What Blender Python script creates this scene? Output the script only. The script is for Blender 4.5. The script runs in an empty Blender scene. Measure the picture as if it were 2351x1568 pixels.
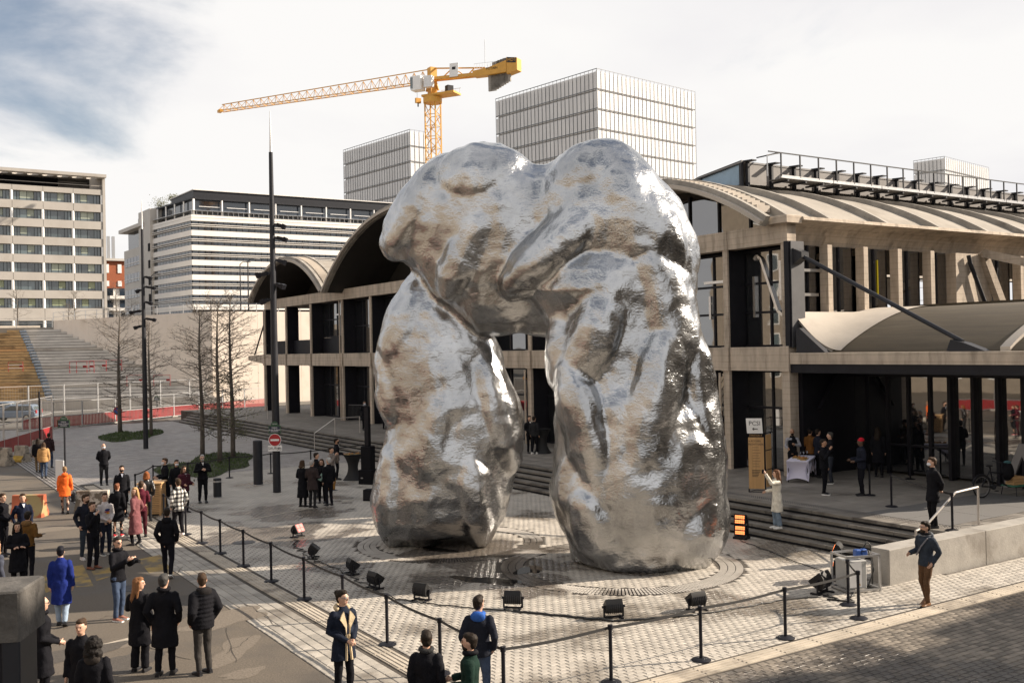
import bpy, bmesh, math, random
import numpy as np
from mathutils import Vector, Matrix
random.seed(7); RNG = np.random.default_rng(7)
SC = bpy.context.scene
COL = SC.collection
# ------------------------------------------------------------------ camera
HC = 5.75
W_, H_ = 2351.0, 1568.0
FP = 35.0 / 36.0 * W_
_a = math.radians(57.05)
FW = Vector((math.cos(_a), math.sin(_a), 0)); RT = Vector((FW.y, -FW.x, 0)); UPZ = Vector((0, 0, 1))
_p = math.atan(14 / FP)
fw = FW * math.cos(_p) + UPZ * math.sin(_p); up0 = UPZ * math.cos(_p) - FW * math.sin(_p)
_t = math.radians(1.15)
rc = RT * math.cos(_t) - up0 * math.sin(_t); uc = up0 * math.cos(_t) + RT * math.sin(_t)
CAMP = Vector((0, 0, HC))
cam_d = bpy.data.cameras.new('camera'); cam = bpy.data.objects.new('camera', cam_d); COL.objects.link(cam)
cam_d.lens = 35; cam_d.sensor_width = 36; cam_d.clip_start = 0.1; cam_d.clip_end = 6000
cam.matrix_world = Matrix(((rc.x, uc.x, -fw.x, 0), (rc.y, uc.y, -fw.y, 0), (rc.z, uc.z, -fw.z, HC), (0, 0, 0, 1)))
SC.camera = cam
# ------------------------------------------------------------------ world, sun, exposure
SUN_DIR = Vector((0.926, -0.373, 0)).normalized(); SUN_EL = math.radians(28.5)
wd = bpy.data.worlds.new('World'); SC.world = wd; wd.use_nodes = True
nt = wd.node_tree; nt.nodes.clear()
def N(t, tree=None, **kw):
    n = (tree or nt).nodes.new(t)
    for k, v in kw.items():
        setattr(n, k, v)
    return n
L = nt.links.new
out = N('ShaderNodeOutputWorld'); bg = N('ShaderNodeBackground'); bg.inputs['Strength'].default_value = 0.055
sky = N('ShaderNodeTexSky', sky_type='NISHITA', sun_disc=False, sun_elevation=SUN_EL)
sky.sun_rotation = math.atan2(SUN_DIR.x, SUN_DIR.y); sky.altitude = 50; sky.air_density = 1.0; sky.dust_density = 1.2
tc = N('ShaderNodeTexCoord'); sep = N('ShaderNodeSeparateXYZ'); L(tc.outputs['Generated'], sep.inputs[0])
# project the view direction on a flat cloud deck so that clouds shrink towards the horizon
zz = N('ShaderNodeMath', operation='MAXIMUM'); L(sep.outputs['Z'], zz.inputs[0]); zz.inputs[1].default_value = 0.0
za = N('ShaderNodeMath', operation='ADD'); L(zz.outputs[0], za.inputs[0]); za.inputs[1].default_value = 0.16
dv = N('ShaderNodeVectorMath', operation='DIVIDE'); L(tc.outputs['Generated'], dv.inputs[0])
cmb = N('ShaderNodeCombineXYZ'); 
for i in range(3): L(za.outputs[0], cmb.inputs[i])
L(cmb.outputs[0], dv.inputs[1])
mp = N('ShaderNodeMapping'); L(dv.outputs[0], mp.inputs[0]); mp.inputs['Location'].default_value = (3.1, 1.7, 0); mp.inputs['Scale'].default_value = (1, 1, 0.0)
n1 = N('ShaderNodeTexNoise'); n1.inputs['Scale'].default_value = 1.15; n1.inputs['Detail'].default_value = 9; n1.inputs['Roughness'].default_value = 0.56; n1.inputs['Distortion'].default_value = 0.35
L(mp.outputs[0], n1.inputs['Vector'])
# cover opens towards the north west, upper left of the view
dl = N('ShaderNodeVectorMath', operation='DOT_PRODUCT'); L(tc.outputs['Generated'], dl.inputs[0])
_ul = (FW * 0.84 - RT * 0.46 + UPZ * 0.31).normalized(); dl.inputs[1].default_value = _ul
mr0 = N('ShaderNodeMapRange'); L(dl.outputs['Value'], mr0.inputs[0]); mr0.inputs[1].default_value = 0.968; mr0.inputs[2].default_value = 1.0; mr0.inputs[3].default_value = 0.0; mr0.inputs[4].default_value = -0.32
ad0 = N('ShaderNodeMath', operation='ADD'); L(n1.outputs['Fac'], ad0.inputs[0]); L(mr0.outputs[0], ad0.inputs[1])
# broken cloud: seen edge-on it closes up towards the horizon, overhead the gaps open
el = N('ShaderNodeMapRange'); L(sep.outputs['Z'], el.inputs[0]); el.inputs[1].default_value = 0.15; el.inputs[2].default_value = 0.75; el.inputs[3].default_value = 0.155; el.inputs[4].default_value = -0.16
ad = N('ShaderNodeMath', operation='ADD'); L(ad0.outputs[0], ad.inputs[0]); L(el.outputs[0], ad.inputs[1])
mr = N('ShaderNodeMapRange', interpolation_type='SMOOTHSTEP'); L(ad.outputs[0], mr.inputs[0]); mr.inputs[1].default_value = 0.22; mr.inputs[2].default_value = 0.47; mr.inputs[3].default_value = 0.14
# grey undersides
n2 = N('ShaderNodeTexNoise'); n2.inputs['Scale'].default_value = 0.9; n2.inputs['Detail'].default_value = 6; L(mp.outputs[0], n2.inputs['Vector'])
cr = N('ShaderNodeValToRGB'); L(n2.outputs['Fac'], cr.inputs[0])
cr.color_ramp.elements[0].position = 0.34; cr.color_ramp.elements[0].color = (7.9, 7.75, 7.9, 1)
cr.color_ramp.elements[1].position = 0.56; cr.color_ramp.elements[1].color = (8.9, 8.75, 8.6, 1)
mxs = N('ShaderNodeMix', data_type='RGBA'); L(mr.outputs[0], mxs.inputs['Factor'])
L(sky.outputs[0], mxs.inputs['A']); L(cr.outputs[0], mxs.inputs['B'])
L(mxs.outputs['Result'], bg.inputs['Color']); L(bg.outputs[0], out.inputs[0])
sun_d = bpy.data.lights.new('sun', 'SUN'); sun_d.energy = 5.0; sun_d.angle = math.radians(0.5); sun_d.color = (1.0, 0.87, 0.72)
sun = bpy.data.objects.new('sun', sun_d); COL.objects.link(sun)
_sd = Vector((SUN_DIR.x * math.cos(SUN_EL), SUN_DIR.y * math.cos(SUN_EL), math.sin(SUN_EL)))
sun.rotation_euler = _sd.to_track_quat('Z', 'Y').to_euler(); sun.location = _sd * 200
SC.view_settings.view_transform = 'Standard'; SC.view_settings.look = 'None'
SC.view_settings.exposure = 1.0; SC.view_settings.gamma = 1; SC.view_settings.use_curve_mapping = False
# ------------------------------------------------------------------ photo measurements -> places in the world
def ray(x, y): return fw + rc * ((x - 1175.5) / FP) - uc * ((y - 784) / FP)
def g(x, y, z=0.0): d = ray(x, y); return CAMP + d * ((z - HC) / d.z)
def pX(x, y, X): d = ray(x, y); return CAMP + d * (X / d.x)
def pY(x, y, Y): d = ray(x, y); return CAMP + d * (Y / d.y)
def pZ(x, y, Z): return CAMP + ray(x, y) * Z
def vis(P):
    v = P - CAMP; z = v.dot(fw)
    if z < 0.3: return False
    x = v.dot(rc) / z * FP; y = v.dot(uc) / z * FP
    return abs(x) < 1185 and abs(y) < 795
# ------------------------------------------------------------------ mesh helpers
class M:
    def __init__(s): s.v = []; s.f = []
    def add(s, vs, fs):
        o = len(s.v); s.v += [tuple(v) for v in vs]; s.f += [tuple(i + o for i in f) for f in fs]; return s
    def box(s, x0, y0, z0, x1, y1, z1):
        return s.add([(x0,y0,z0),(x1,y0,z0),(x1,y1,z0),(x0,y1,z0),(x0,y0,z1),(x1,y0,z1),(x1,y1,z1),(x0,y1,z1)],
                     [(0,3,2,1),(4,5,6,7),(0,1,5,4),(1,2,6,5),(2,3,7,6),(3,0,4,7)])
    def cbox(s, c, sx, sy, sz): return s.box(c[0]-sx/2, c[1]-sy/2, c[2]-sz/2, c[0]+sx/2, c[1]+sy/2, c[2]+sz/2)
    def bevbox(s, x0, y0, z0, x1, y1, z1, b):
        # box with chamfered vertical edges and top
        p = [(x0+b,y0),(x1-b,y0),(x1,y0+b),(x1,y1-b),(x1-b,y1),(x0+b,y1),(x0,y1-b),(x0,y0+b)]
        q = [(x0+2*b,y0+b),(x1-2*b,y0+b),(x1-b,y0+2*b),(x1-b,y1-2*b),(x1-2*b,y1-b),(x0+2*b,y1-b),(x0+b,y1-2*b),(x0+b,y0+2*b)]
        vs = [(a,c,z0) for a,c in p] + [(a,c,z1-b) for a,c in p] + [(a,c,z1) for a,c in q]
        fs = [tuple(range(7,-1,-1)), tuple(range(16,24))]
        for r in (0, 8):
            for i in range(8): j = (i+1) % 8; fs.append((r+i, r+j, r+8+j, r+8+i))
        return s.add(vs, fs)
    def beam(s, p, q, w, h=None, up=(0,0,1)):
        p = Vector(p); q = Vector(q); h = h or w; d = (q-p).normalized(); u = Vector(up)
        a = d.cross(u)
        if a.length < 1e-4: a = d.cross(Vector((1,0,0)))
        a.normalize(); b = a.cross(d).normalized(); a = a*(w/2); b = b*(h/2)
        return s.add([p-a-b,p+a-b,p+a+b,p-a+b,q-a-b,q+a-b,q+a+b,q-a+b],
                     [(0,1,2,3),(7,6,5,4),(0,4,5,1),(1,5,6,2),(2,6,7,3),(3,7,4,0)])
    def tube(s, pts, r, n=8, cap=True):
        pts = [Vector(p) for p in pts]; k = len(pts)
        rr = [r]*k if not hasattr(r, '__len__') else list(r)
        vs = []; fs = []; a = None
        for i, p in enumerate(pts):
            d = (pts[min(i+1,k-1)] - pts[max(i-1,0)])
            d = d.normalized() if d.length > 1e-9 else Vector((0,0,1))
            if a is None:
                a = d.cross(Vector((0,0,1)) if abs(d.z) < .9 else Vector((1,0,0))).normalized()
            else:
                a = (a - d*a.dot(d)); a = a.normalized() if a.length > 1e-6 else d.orthogonal().normalized()
            b = d.cross(a)
            for j in range(n):
                t = 2*math.pi*j/n; vs.append(p + (a*math.cos(t) + b*math.sin(t))*rr[i])
        for i in range(k-1):
            for j in range(n):
                j2 = (j+1) % n; fs.append((i*n+j, i*n+j2, (i+1)*n+j2, (i+1)*n+j))
        if cap: fs.append(tuple(range(n-1,-1,-1))); fs.append(tuple((k-1)*n+j for j in range(n)))
        return s.add(vs, fs)
    def loft(s, rings, cap=True):
        n = len(rings[0]); vs = [p for r in rings for p in r]; fs = []
        for i in range(len(rings)-1):
            for j in range(n):
                j2 = (j+1) % n; fs.append((i*n+j, i*n+j2, (i+1)*n+j2, (i+1)*n+j))
        if cap: fs.append(tuple(range(n-1,-1,-1))); fs.append(tuple((len(rings)-1)*n+j for j in range(n)))
        return s.add(vs, fs)
    def sect(s, secs, n=14):
        # horizontal elliptical sections (z, cx, cy, rx, ry)
        return s.loft([[(cx+rx*math.cos(2*math.pi*j/n), cy+ry*math.sin(2*math.pi*j/n), z) for j in range(n)] for z,cx,cy,rx,ry in secs])
    def lathe(s, prof, n=16, c=(0,0,0), cap=True):
        return s.loft([[(c[0]+r*math.cos(2*math.pi*j/n), c[1]+r*math.sin(2*math.pi*j/n), c[2]+z) for j in range(n)] for r,z in prof], cap)
    def ell(s, c, rx, ry, rz, n=12, m=8, R=None):
        vs = []; fs = []
        for i in range(1, m):
            ph = math.pi*i/m
            for j in range(n):
                t = 2*math.pi*j/n; vs.append(Vector((rx*math.sin(ph)*math.cos(t), ry*math.sin(ph)*math.sin(t), -rz*math.cos(ph))))
        b = len(vs); vs += [Vector((0,0,-rz)), Vector((0,0,rz))]
        if R is not None: vs = [R @ v for v in vs]
        vs = [v + Vector(c) for v in vs]
        for i in range(m-2):
            for j in range(n):
                j2 = (j+1) % n; fs.append((i*n+j, i*n+j2, (i+1)*n+j2, (i+1)*n+j))
        for j in range(n):
            j2 = (j+1) % n; fs.append((b, j2, j)); fs.append((b+1, (m-2)*n+j, (m-2)*n+j2))
        return s.add(vs, fs)
    def ext(s, poly, vec):
        vec = Vector(vec); n = len(poly); A = [Vector(p) for p in poly]
        fs = [tuple(range(n-1,-1,-1)), tuple(range(n, 2*n))] + [(i, (i+1)%n, n+(i+1)%n, n+i) for i in range(n)]
        return s.add(A + [p+vec for p in A], fs)
    def quad(s, a, b, c, d): return s.add([a,b,c,d], [(0,1,2,3)])
    def xf(s, mat):
        s.v = [tuple(mat @ Vector(v)) for v in s.v]; return s
    def mesh(s, name, mat=None, smooth=False):
        me = bpy.data.meshes.new(name); me.from_pydata(s.v, [], s.f)
        if mat: me.materials.append(mat)
        bm = bmesh.new(); bm.from_mesh(me); bmesh.ops.recalc_face_normals(bm, faces=bm.faces); bm.to_mesh(me); bm.free()
        if smooth:
            me.polygons.foreach_set('use_smooth', [True]*len(me.polygons))
            if smooth == 'auto': me.set_sharp_from_angle(angle=math.radians(38))
        me.update(); return me
def link(o): COL.objects.link(o); return o
def obj(name, m, mat=None, parent=None, smooth=False, kind=None, label=None, cat=None, group=None, loc=None, world=False, rotz=0):
    """one mesh object; world=True: coordinates are world ones although it has a parent (unrotated empty)"""
    me = m if isinstance(m, bpy.types.Mesh) else m.mesh(name, mat, smooth)
    o = link(bpy.data.objects.new(name, me))
    if loc is not None: o.location = loc
    if rotz: o.rotation_euler = (0, 0, rotz)
    if parent is not None:
        o.parent = parent
        if world: o.matrix_parent_inverse = Matrix.Translation(-Vector(parent.location))
    tag(o, label, cat, group, kind); return o
def tag(o, label=None, cat=None, group=None, kind=None):
    if label: o['label'] = label
    if cat: o['category'] = cat
    if group: o['group'] = group
    if kind: o['kind'] = kind
    return o
def thing(name, label, cat, loc=(0,0,0), rotz=0, group=None):
    o = link(bpy.data.objects.new(name, None)); o.location = loc; o.rotation_euler = (0,0,rotz); o.empty_display_size = .2
    return tag(o, label, cat, group)
def copy_tree(o, parent=None, loc=None, rotz=None, label=None, group=None):
    c = o.copy(); link(c)
    if parent is not None: c.parent = parent
    if loc is not None: c.location = loc
    if rotz is not None: c.rotation_euler = (0,0,rotz)
    if label: c['label'] = label
    if group: c['group'] = group
    for ch in KIDS.get(o.name, None) or list(o.children): copy_tree(ch, c)
    return c
KIDS = {}
# ------------------------------------------------------------------ materials
_mats = {}
def mat(name, col, rough=.6, metal=0., var=.12, scale=2., bump=0., bscale=30., spec=.5, coord='pos', rnd=0., emit=None, estr=0., detail=5, dark=None, dscale=.6, dlo=.5, dhi=.68, drough=None, stretch=None):
    """principled surface: base colour varied by noise; dark = colour of stains of their own shape"""
    if name in _mats: return _mats[name]
    m = bpy.data.materials.new(name); m.use_nodes = True; t = m.node_tree; b = t.nodes['Principled BSDF']; LK = t.links.new
    b.inputs['Roughness'].default_value = rough; b.inputs['Metallic'].default_value = metal; b.inputs['Specular IOR Level'].default_value = spec
    c = tuple(col) + (1,); b.inputs['Base Color'].default_value = c
    if coord == 'pos': cn = N('ShaderNodeNewGeometry', t); co = cn.outputs['Position']
    else: cn = N('ShaderNodeTexCoord', t); co = cn.outputs['Object']
    if stretch:
        mpn = N('ShaderNodeMapping', t); LK(co, mpn.inputs[0]); mpn.inputs['Scale'].default_value = stretch; co = mpn.outputs[0]
    last = None
    if var or dark or rnd:
        nz = N('ShaderNodeTexNoise', t); nz.inputs['Scale'].default_value = scale; nz.inputs['Detail'].default_value = detail; nz.inputs['Roughness'].default_value = .62; LK(co, nz.inputs['Vector'])
        r = N('ShaderNodeValToRGB', t); LK(nz.outputs['Fac'], r.inputs[0])
        r.color_ramp.elements[0].position = .3; r.color_ramp.elements[1].position = .7
        r.color_ramp.elements[0].color = tuple(max(0, x*(1-var)) for x in col) + (1,)
        r.color_ramp.elements[1].color = tuple(min(1, x*(1+var)) for x in col) + (1,)
        last = r.outputs[0]
    if dark:
        nd = N('ShaderNodeTexNoise', t); nd.inputs['Scale'].default_value = dscale; nd.inputs['Detail'].default_value = 7; nd.inputs['Roughness'].default_value = .6; LK(co, nd.inputs['Vector'])
        k = N('ShaderNodeMapRange', t, interpolation_type='SMOOTHSTEP'); LK(nd.outputs['Fac'], k.inputs[0]); k.inputs[1].default_value = dlo; k.inputs[2].default_value = dhi
        mx = N('ShaderNodeMix', t, data_type='RGBA'); LK(k.outputs[0], mx.inputs['Factor']); LK(last, mx.inputs['A']); mx.inputs['B'].default_value = tuple(dark) + (1,); last = mx.outputs['Result']
        if drough is not None:
            q = N('ShaderNodeMapRange', t); LK(k.outputs[0], q.inputs[0]); q.inputs[3].default_value = rough; q.inputs[4].default_value = drough; LK(q.outputs[0], b.inputs['Roughness'])
    if rnd:
        oi = N('ShaderNodeObjectInfo', t); q = N('ShaderNodeMapRange', t); LK(oi.outputs['Random'], q.inputs[0]); q.inputs[3].default_value = 1-rnd; q.inputs[4].default_value = 1+rnd
        hs = N('ShaderNodeHueSaturation', t); LK(q.outputs[0], hs.inputs['Value']); LK(last, hs.inputs['Color']); last = hs.outputs[0]
    if last is not None: LK(last, b.inputs['Base Color'])
    if bump:
        nb = N('ShaderNodeTexNoise', t); nb.inputs['Scale'].default_value = bscale; nb.inputs['Detail'].default_value = 4; LK(co, nb.inputs['Vector'])
        bp = N('ShaderNodeBump', t); bp.inputs['Strength'].default_value = bump; bp.inputs['Distance'].default_value = .02; LK(nb.outputs['Fac'], bp.inputs['Height']); LK(bp.outputs[0], b.inputs['Normal'])
    if emit: b.inputs['Emission Color'].default_value = tuple(emit) + (1,); b.inputs['Emission Strength'].default_value = estr
    _mats[name] = m; return m
def glass(name, col=(.012,.014,.016), rough=.03, ior=1.9, rnd=.0, wob=0.):
    if name in _mats: return _mats[name]
    m = mat(name, col, rough, var=.0, rnd=rnd); b = m.node_tree.nodes['Principled BSDF']; b.inputs['IOR'].default_value = ior
    if wob:
        t = m.node_tree; cn = N('ShaderNodeNewGeometry', t); nb = N('ShaderNodeTexNoise', t); nb.inputs['Scale'].default_value = .8; nb.inputs['Detail'].default_value = 1
        t.links.new(cn.outputs['Position'], nb.inputs['Vector']); bp = N('ShaderNodeBump', t); bp.inputs['Strength'].default_value = wob; bp.inputs['Distance'].default_value = .05
        t.links.new(nb.outputs['Fac'], bp.inputs['Height']); t.links.new(bp.outputs[0], b.inputs['Normal'])
    return m
concrete = mat('board_concrete', (.46,.385,.305), .85, var=.22, scale=1.1, bump=.35, bscale=14, dark=(.30,.25,.195), dscale=.9, dlo=.50, dhi=.68, stretch=(2.4,2.4,.55))
def board_marks(m, per=.24, dark=.9):
    # lines left by the formwork boards, level courses with uneven strength
    t = m.node_tree; b = t.nodes['Principled BSDF']; LK = t.links.new; ge = N('ShaderNodeNewGeometry', t); se = N('ShaderNodeSeparateXYZ', t); LK(ge.outputs['Position'], se.inputs[0])
    nz = N('ShaderNodeTexNoise', t); nz.inputs['Scale'].default_value = 1.3; LK(ge.outputs['Position'], nz.inputs['Vector'])
    wv = N('ShaderNodeMath', t, operation='MULTIPLY_ADD'); LK(nz.outputs['Fac'], wv.inputs[0]); wv.inputs[1].default_value = .05; LK(se.outputs['Z'], wv.inputs[2])
    dv_ = N('ShaderNodeMath', t, operation='DIVIDE'); LK(wv.outputs[0], dv_.inputs[0]); dv_.inputs[1].default_value = per
    fr = N('ShaderNodeMath', t, operation='FRACT'); LK(dv_.outputs[0], fr.inputs[0]); lt = N('ShaderNodeMath', t, operation='LESS_THAN'); LK(fr.outputs[0], lt.inputs[0]); lt.inputs[1].default_value = .12
    fa = N('ShaderNodeMath', t, operation='MULTIPLY'); LK(lt.outputs[0], fa.inputs[0]); LK(nz.outputs['Fac'], fa.inputs[1])
    src = b.inputs['Base Color'].links[0].from_socket; mx = N('ShaderNodeMix', t, data_type='RGBA', blend_type='MULTIPLY'); LK(fa.outputs[0], mx.inputs['Factor']); LK(src, mx.inputs['A']); mx.inputs['B'].default_value = (dark*.75, dark*.72, dark*.7, 1); LK(mx.outputs['Result'], b.inputs['Base Color'])
board_marks(concrete)
concrete_pale = mat('pale_concrete', (.46,.41,.35), .85, var=.12, scale=.7, bump=.2, bscale=10, dark=(.32,.28,.24), dscale=.35, dlo=.5, dhi=.7, stretch=(1,1,.4))
concrete_grey = mat('grey_concrete', (.31,.29,.26), .88, var=.2, scale=2.2, bump=.3, bscale=22, dark=(.2,.18,.155), dscale=1.1)
concrete_old = mat('weathered_concrete', (.30,.26,.21), .9, var=.35, scale=4, bump=.7, bscale=14, dark=(.10,.08,.065), dscale=2.5, dlo=.5, dhi=.62)
black_steel = mat('black_steel', (.011,.011,.015), .5, var=.2, scale=3, spec=.22)
black_matt = mat('black_matt', (.009,.009,.011), .8, var=.2, spec=.12)
dark_grey = mat('dark_grey_metal', (.02,.021,.026), .5, var=.2, spec=.3)
mid_grey = mat('mid_grey_metal', (.16,.155,.155), .5, var=.15)
galv = mat('galvanised_steel', (.5,.5,.5), .38, metal=.8, var=.15, scale=6)
alu = mat('brushed_aluminium', (.62,.61,.6), .3, metal=1., var=.1, scale=8)
white_paint = mat('white_paint', (.78,.77,.75), .5, var=.05)
white_plastic = mat('white_plastic', (.7,.7,.7), .4, var=.05)
red_paint = mat('red_paint', (.27,.014,.018), .5, var=.2, scale=1.5)
sign_red = mat('sign_red', (.36,.015,.02), .4, var=.05)
sign_blue = mat('sign_blue', (.03,.09,.32), .4, var=.05)
yellow_paint = mat('yellow_paint', (.60,.31,.045), .5, var=.12, scale=.8)
timber = mat('timber', (.36,.19,.075), .6, var=.28, scale=3, stretch=(6,6,.5), bump=.1)
timber_pale = mat('pale_timber', (.45,.27,.12), .6, var=.2, scale=3, stretch=(1,1,5))
text_black = mat('text_black', (.012,.012,.012), .6, var=0)
text_white = mat('text_white', (.75,.75,.75), .6, var=0)
hall_glass = glass('hall_glass', (.010,.011,.013), .02, 2.9, wob=.06)
office_glass = glass('office_glass', (.055,.075,.08), .05, 2.0, rnd=.55)
office_blind = mat('window_blind', (.30,.33,.27), .25, var=.1, rnd=.2)
tree_bark = mat('tree_bark', (.10,.085,.07), .9, var=.3, scale=9, bump=.5, bscale=40)
rubber = mat('black_rubber', (.01,.01,.01), .7, var=.1)
def text(name, s, size, m, P, u, v, parent=None, ext=.004, align='CENTER', sx=1.):
    cu = bpy.data.curves.new(name, 'FONT'); cu.body = s; cu.size = size; cu.align_x = align; cu.align_y = 'CENTER'; cu.extrude = ext; cu.resolution_u = 2
    to = bpy.data.objects.new(name + '_tmp', cu)
    me = bpy.data.meshes.new_from_object(to); bpy.data.objects.remove(to); bpy.data.curves.remove(cu)
    me.name = name; me.materials.clear(); me.materials.append(m)
    u = Vector(u).normalized(); v = Vector(v).normalized(); n = u.cross(v)
    me.transform(Matrix(((u.x*sx,v.x,n.x,P[0]),(u.y*sx,v.y,n.y,P[1]),(u.z*sx,v.z,n.z,P[2]),(0,0,0,1))))
    return obj(name, me, parent=parent, world=parent is not None)
# ================================================================== GROUND
def tone_mat(name, col, rough=.75, tone_amt=1., dark=None, dscale=.25, dlo=.52, dhi=.66, drough=.25, dirt=.25, tile_scale=1.):
    """paving material: every block carries its own face attribute 'tone'; wet and dirty patches over it"""
    m = mat(name, col, rough, var=dirt, scale=1.4, dark=dark, dscale=dscale, dlo=dlo, dhi=dhi, drough=drough, bump=.25, bscale=45)
    t = m.node_tree; b = t.nodes['Principled BSDF']; at = N('ShaderNodeAttribute', t); at.attribute_name = 'tone'
    src = b.inputs['Base Color'].links[0].from_socket
    mx = N('ShaderNodeMix', t, data_type='RGBA', blend_type='MULTIPLY'); mx.inputs['Factor'].default_value = tone_amt
    t.links.new(src, mx.inputs['A']); t.links.new(at.outputs['Color'], mx.inputs['B']); t.links.new(mx.outputs['Result'], b.inputs['Base Color'])
    return m
def pavers(pname, x0, x1, y0, y1, lx, ly, h, ztop, m, parent, along='x', near=300, seed=1, skip=None, tone=(.78,1.12), gap=.012, jit=.003, only_vis=False, bev=.012):
    r = np.random.default_rng(seed)
    nu = int((x1-x0)/lx) + 1; nv = int((y1-y0)/ly)
    cs = []
    if along == 'x':
        for j in range(nv):
            off = (j % 2)*.5*lx
            for i in range(nu):
                a = x0 - off + i*lx; b2 = min(a+lx, x1); a = max(a, x0)
                if b2-a < .05: continue
                cs.append(((a+b2)/2, y0+(j+.5)*ly, b2-a, ly))
    else:
        nu = int((x1-x0)/lx); nv = int((y1-y0)/ly) + 1
        for i in range(nu):
            off = (i % 2)*.5*ly
            for j in range(nv):
                a = y0 - off + j*ly; b2 = min(a+ly, y1); a = max(a, y0)
                if b2-a < .05: continue
                cs.append((x0+(i+.5)*lx, (a+b2)/2, lx, b2-a))
    A = np.array(cs)
    if skip is not None: A = A[~skip(A)]
    # screen distance, visibility
    P = np.c_[A[:, 0], A[:, 1], np.full(len(A), ztop)] - np.array(CAMP)
    d = P @ np.array(fw); xx = (P @ np.array(rc))/np.maximum(d, .1)*FP; yy = (P @ np.array(uc))/np.maximum(d, .1)*FP
    on = (d > 1) & (abs(xx) < 1175) & (abs(yy) < 784)
    if only_vis: k = (d > 1) & (abs(xx) < 1500) & (abs(yy) < 1100); A = A[k]; d = d[k]; on = on[k]
    order = np.argsort(np.where(on, d, 1e6)); full = (abs(A[:, 2]-lx) < 1e-6) & (abs(A[:, 3]-ly) < 1e-6)
    pick = [i for i in order if on[i] and full[i]][:near]; ps = np.zeros(len(A), bool); ps[pick] = True
    tn = r.uniform(tone[0], tone[1], len(A))
    # singles
    variants = []
    for k in range(8):
        hx, hy = lx/2-gap/2, ly/2-gap/2; b = bev; dz = [r.uniform(-jit, jit) for _ in range(4)]
        q = M(); q.add([(-hx,-hy,-h),(hx,-hy,-h),(hx,hy,-h),(-hx,hy,-h),(-hx,-hy,-b*.6),(hx,-hy,-b*.6),(hx,hy,-b*.6),(-hx,hy,-b*.6),(-hx+b,-hy+b,dz[0]),(hx-b,-hy+b,dz[1]),(hx-b,hy-b,dz[2]),(-hx+b,hy-b,dz[3])],
              [(0,1,5,4),(1,2,6,5),(2,3,7,6),(3,0,4,7),(4,5,9,8),(5,6,10,9),(6,7,11,10),(7,4,8,11),(8,9,10,11)])
        me = q.mesh(pname, m); a = me.attributes.new('tone', 'FLOAT', 'FACE'); a.data.foreach_set('value', [tone[0]+(tone[1]-tone[0])*(k+.5)/8]*len(me.polygons)); variants.append(me)
    for i in pick:
        obj(pname, variants[int((tn[i]-tone[0])/(tone[1]-tone[0])*7.99)], parent=parent, world=True, loc=(A[i,0], A[i,1], ztop))
    B = A[~ps]; tb = tn[~ps]; n = len(B)
    if n:
        hx = B[:,2]/2-gap/2; hy = B[:,3]/2-gap/2; b = bev
        V = np.zeros((n, 12, 3)); sx = np.array([-1,1,1,-1]); sy = np.array([-1,-1,1,1])
        for k in range(4):
            V[:,k,0] = B[:,0]+sx[k]*hx; V[:,k,1] = B[:,1]+sy[k]*hy; V[:,k,2] = ztop-h
            V[:,4+k] = V[:,k]; V[:,4+k,2] = ztop-b*.6
            V[:,8+k,0] = B[:,0]+sx[k]*(hx-b); V[:,8+k,1] = B[:,1]+sy[k]*(hy-b); V[:,8+k,2] = ztop+r.uniform(-jit, jit, n)
        F0 = np.array([(4,5,9,8),(5,6,10,9),(6,7,11,10),(7,4,8,11),(8,9,10,11)])
        F = (F0[None]+ (np.arange(n)*12)[:,None,None]).reshape(-1)
        me = bpy.data.meshes.new(pname+'_field'); me.vertices.add(n*12); me.vertices.foreach_set('co', V.reshape(-1))
        nf = n*5; me.loops.add(nf*4); me.loops.foreach_set('vertex_index', F.astype(np.int32)); me.polygons.add(nf); me.polygons.foreach_set('loop_start', np.arange(nf, dtype=np.int32)*4)
        me.update(); me.validate(); me.materials.append(m)
        at = me.attributes.new('tone', 'FLOAT', 'FACE'); at.data.foreach_set('value', np.repeat(tb, 5))
        obj(pname+'_field', me, parent=parent, world=True, kind='stuff')
    return len(A)
asph_m = mat('asphalt', (.115,.095,.073), .85, var=.38, scale=28, detail=8, bump=.5, bscale=70, dark=(.075,.064,.052), dscale=.33, dlo=.45, dhi=.66, drough=.6)
earth_m = mat('ground_earth', (.12,.11,.095), .9, var=.2, scale=.1)
joint_m = mat('mortar_joint', (.06,.05,.04), .95, var=.3, scale=3)
obj('ground', M().quad((-2500,-2500,-.06),(2500,-2500,-.06),(2500,2500,-.06),(-2500,2500,-.06)), earth_m, kind='structure')
obj('street', M().box(-40,-30,-.05,6.75,140,-.001), asph_m, kind='structure')
plaza = obj('plaza_paving', M().box(6.75,-10,-.055,22.2,92,-.016).box(22.2,-10,-.055,75,14.8,-.017), joint_m, kind='structure')
sett_m = tone_mat('granite_sett', (.415,.38,.33), .62, dark=(.19,.165,.135), dscale=.34, dlo=.50, dhi=.64, drough=.22, dirt=.14)
sett_dark_m = tone_mat('street_sett', (.20,.17,.135), .6, dark=(.055,.047,.04), dscale=.22, dlo=.44, dhi=.56, drough=.3, dirt=.25)
slab_m = tone_mat('platform_slab_stone', (.21,.19,.165), .7, dark=(.12,.105,.09), dscale=.4, dirt=.15, drough=.5)
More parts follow.
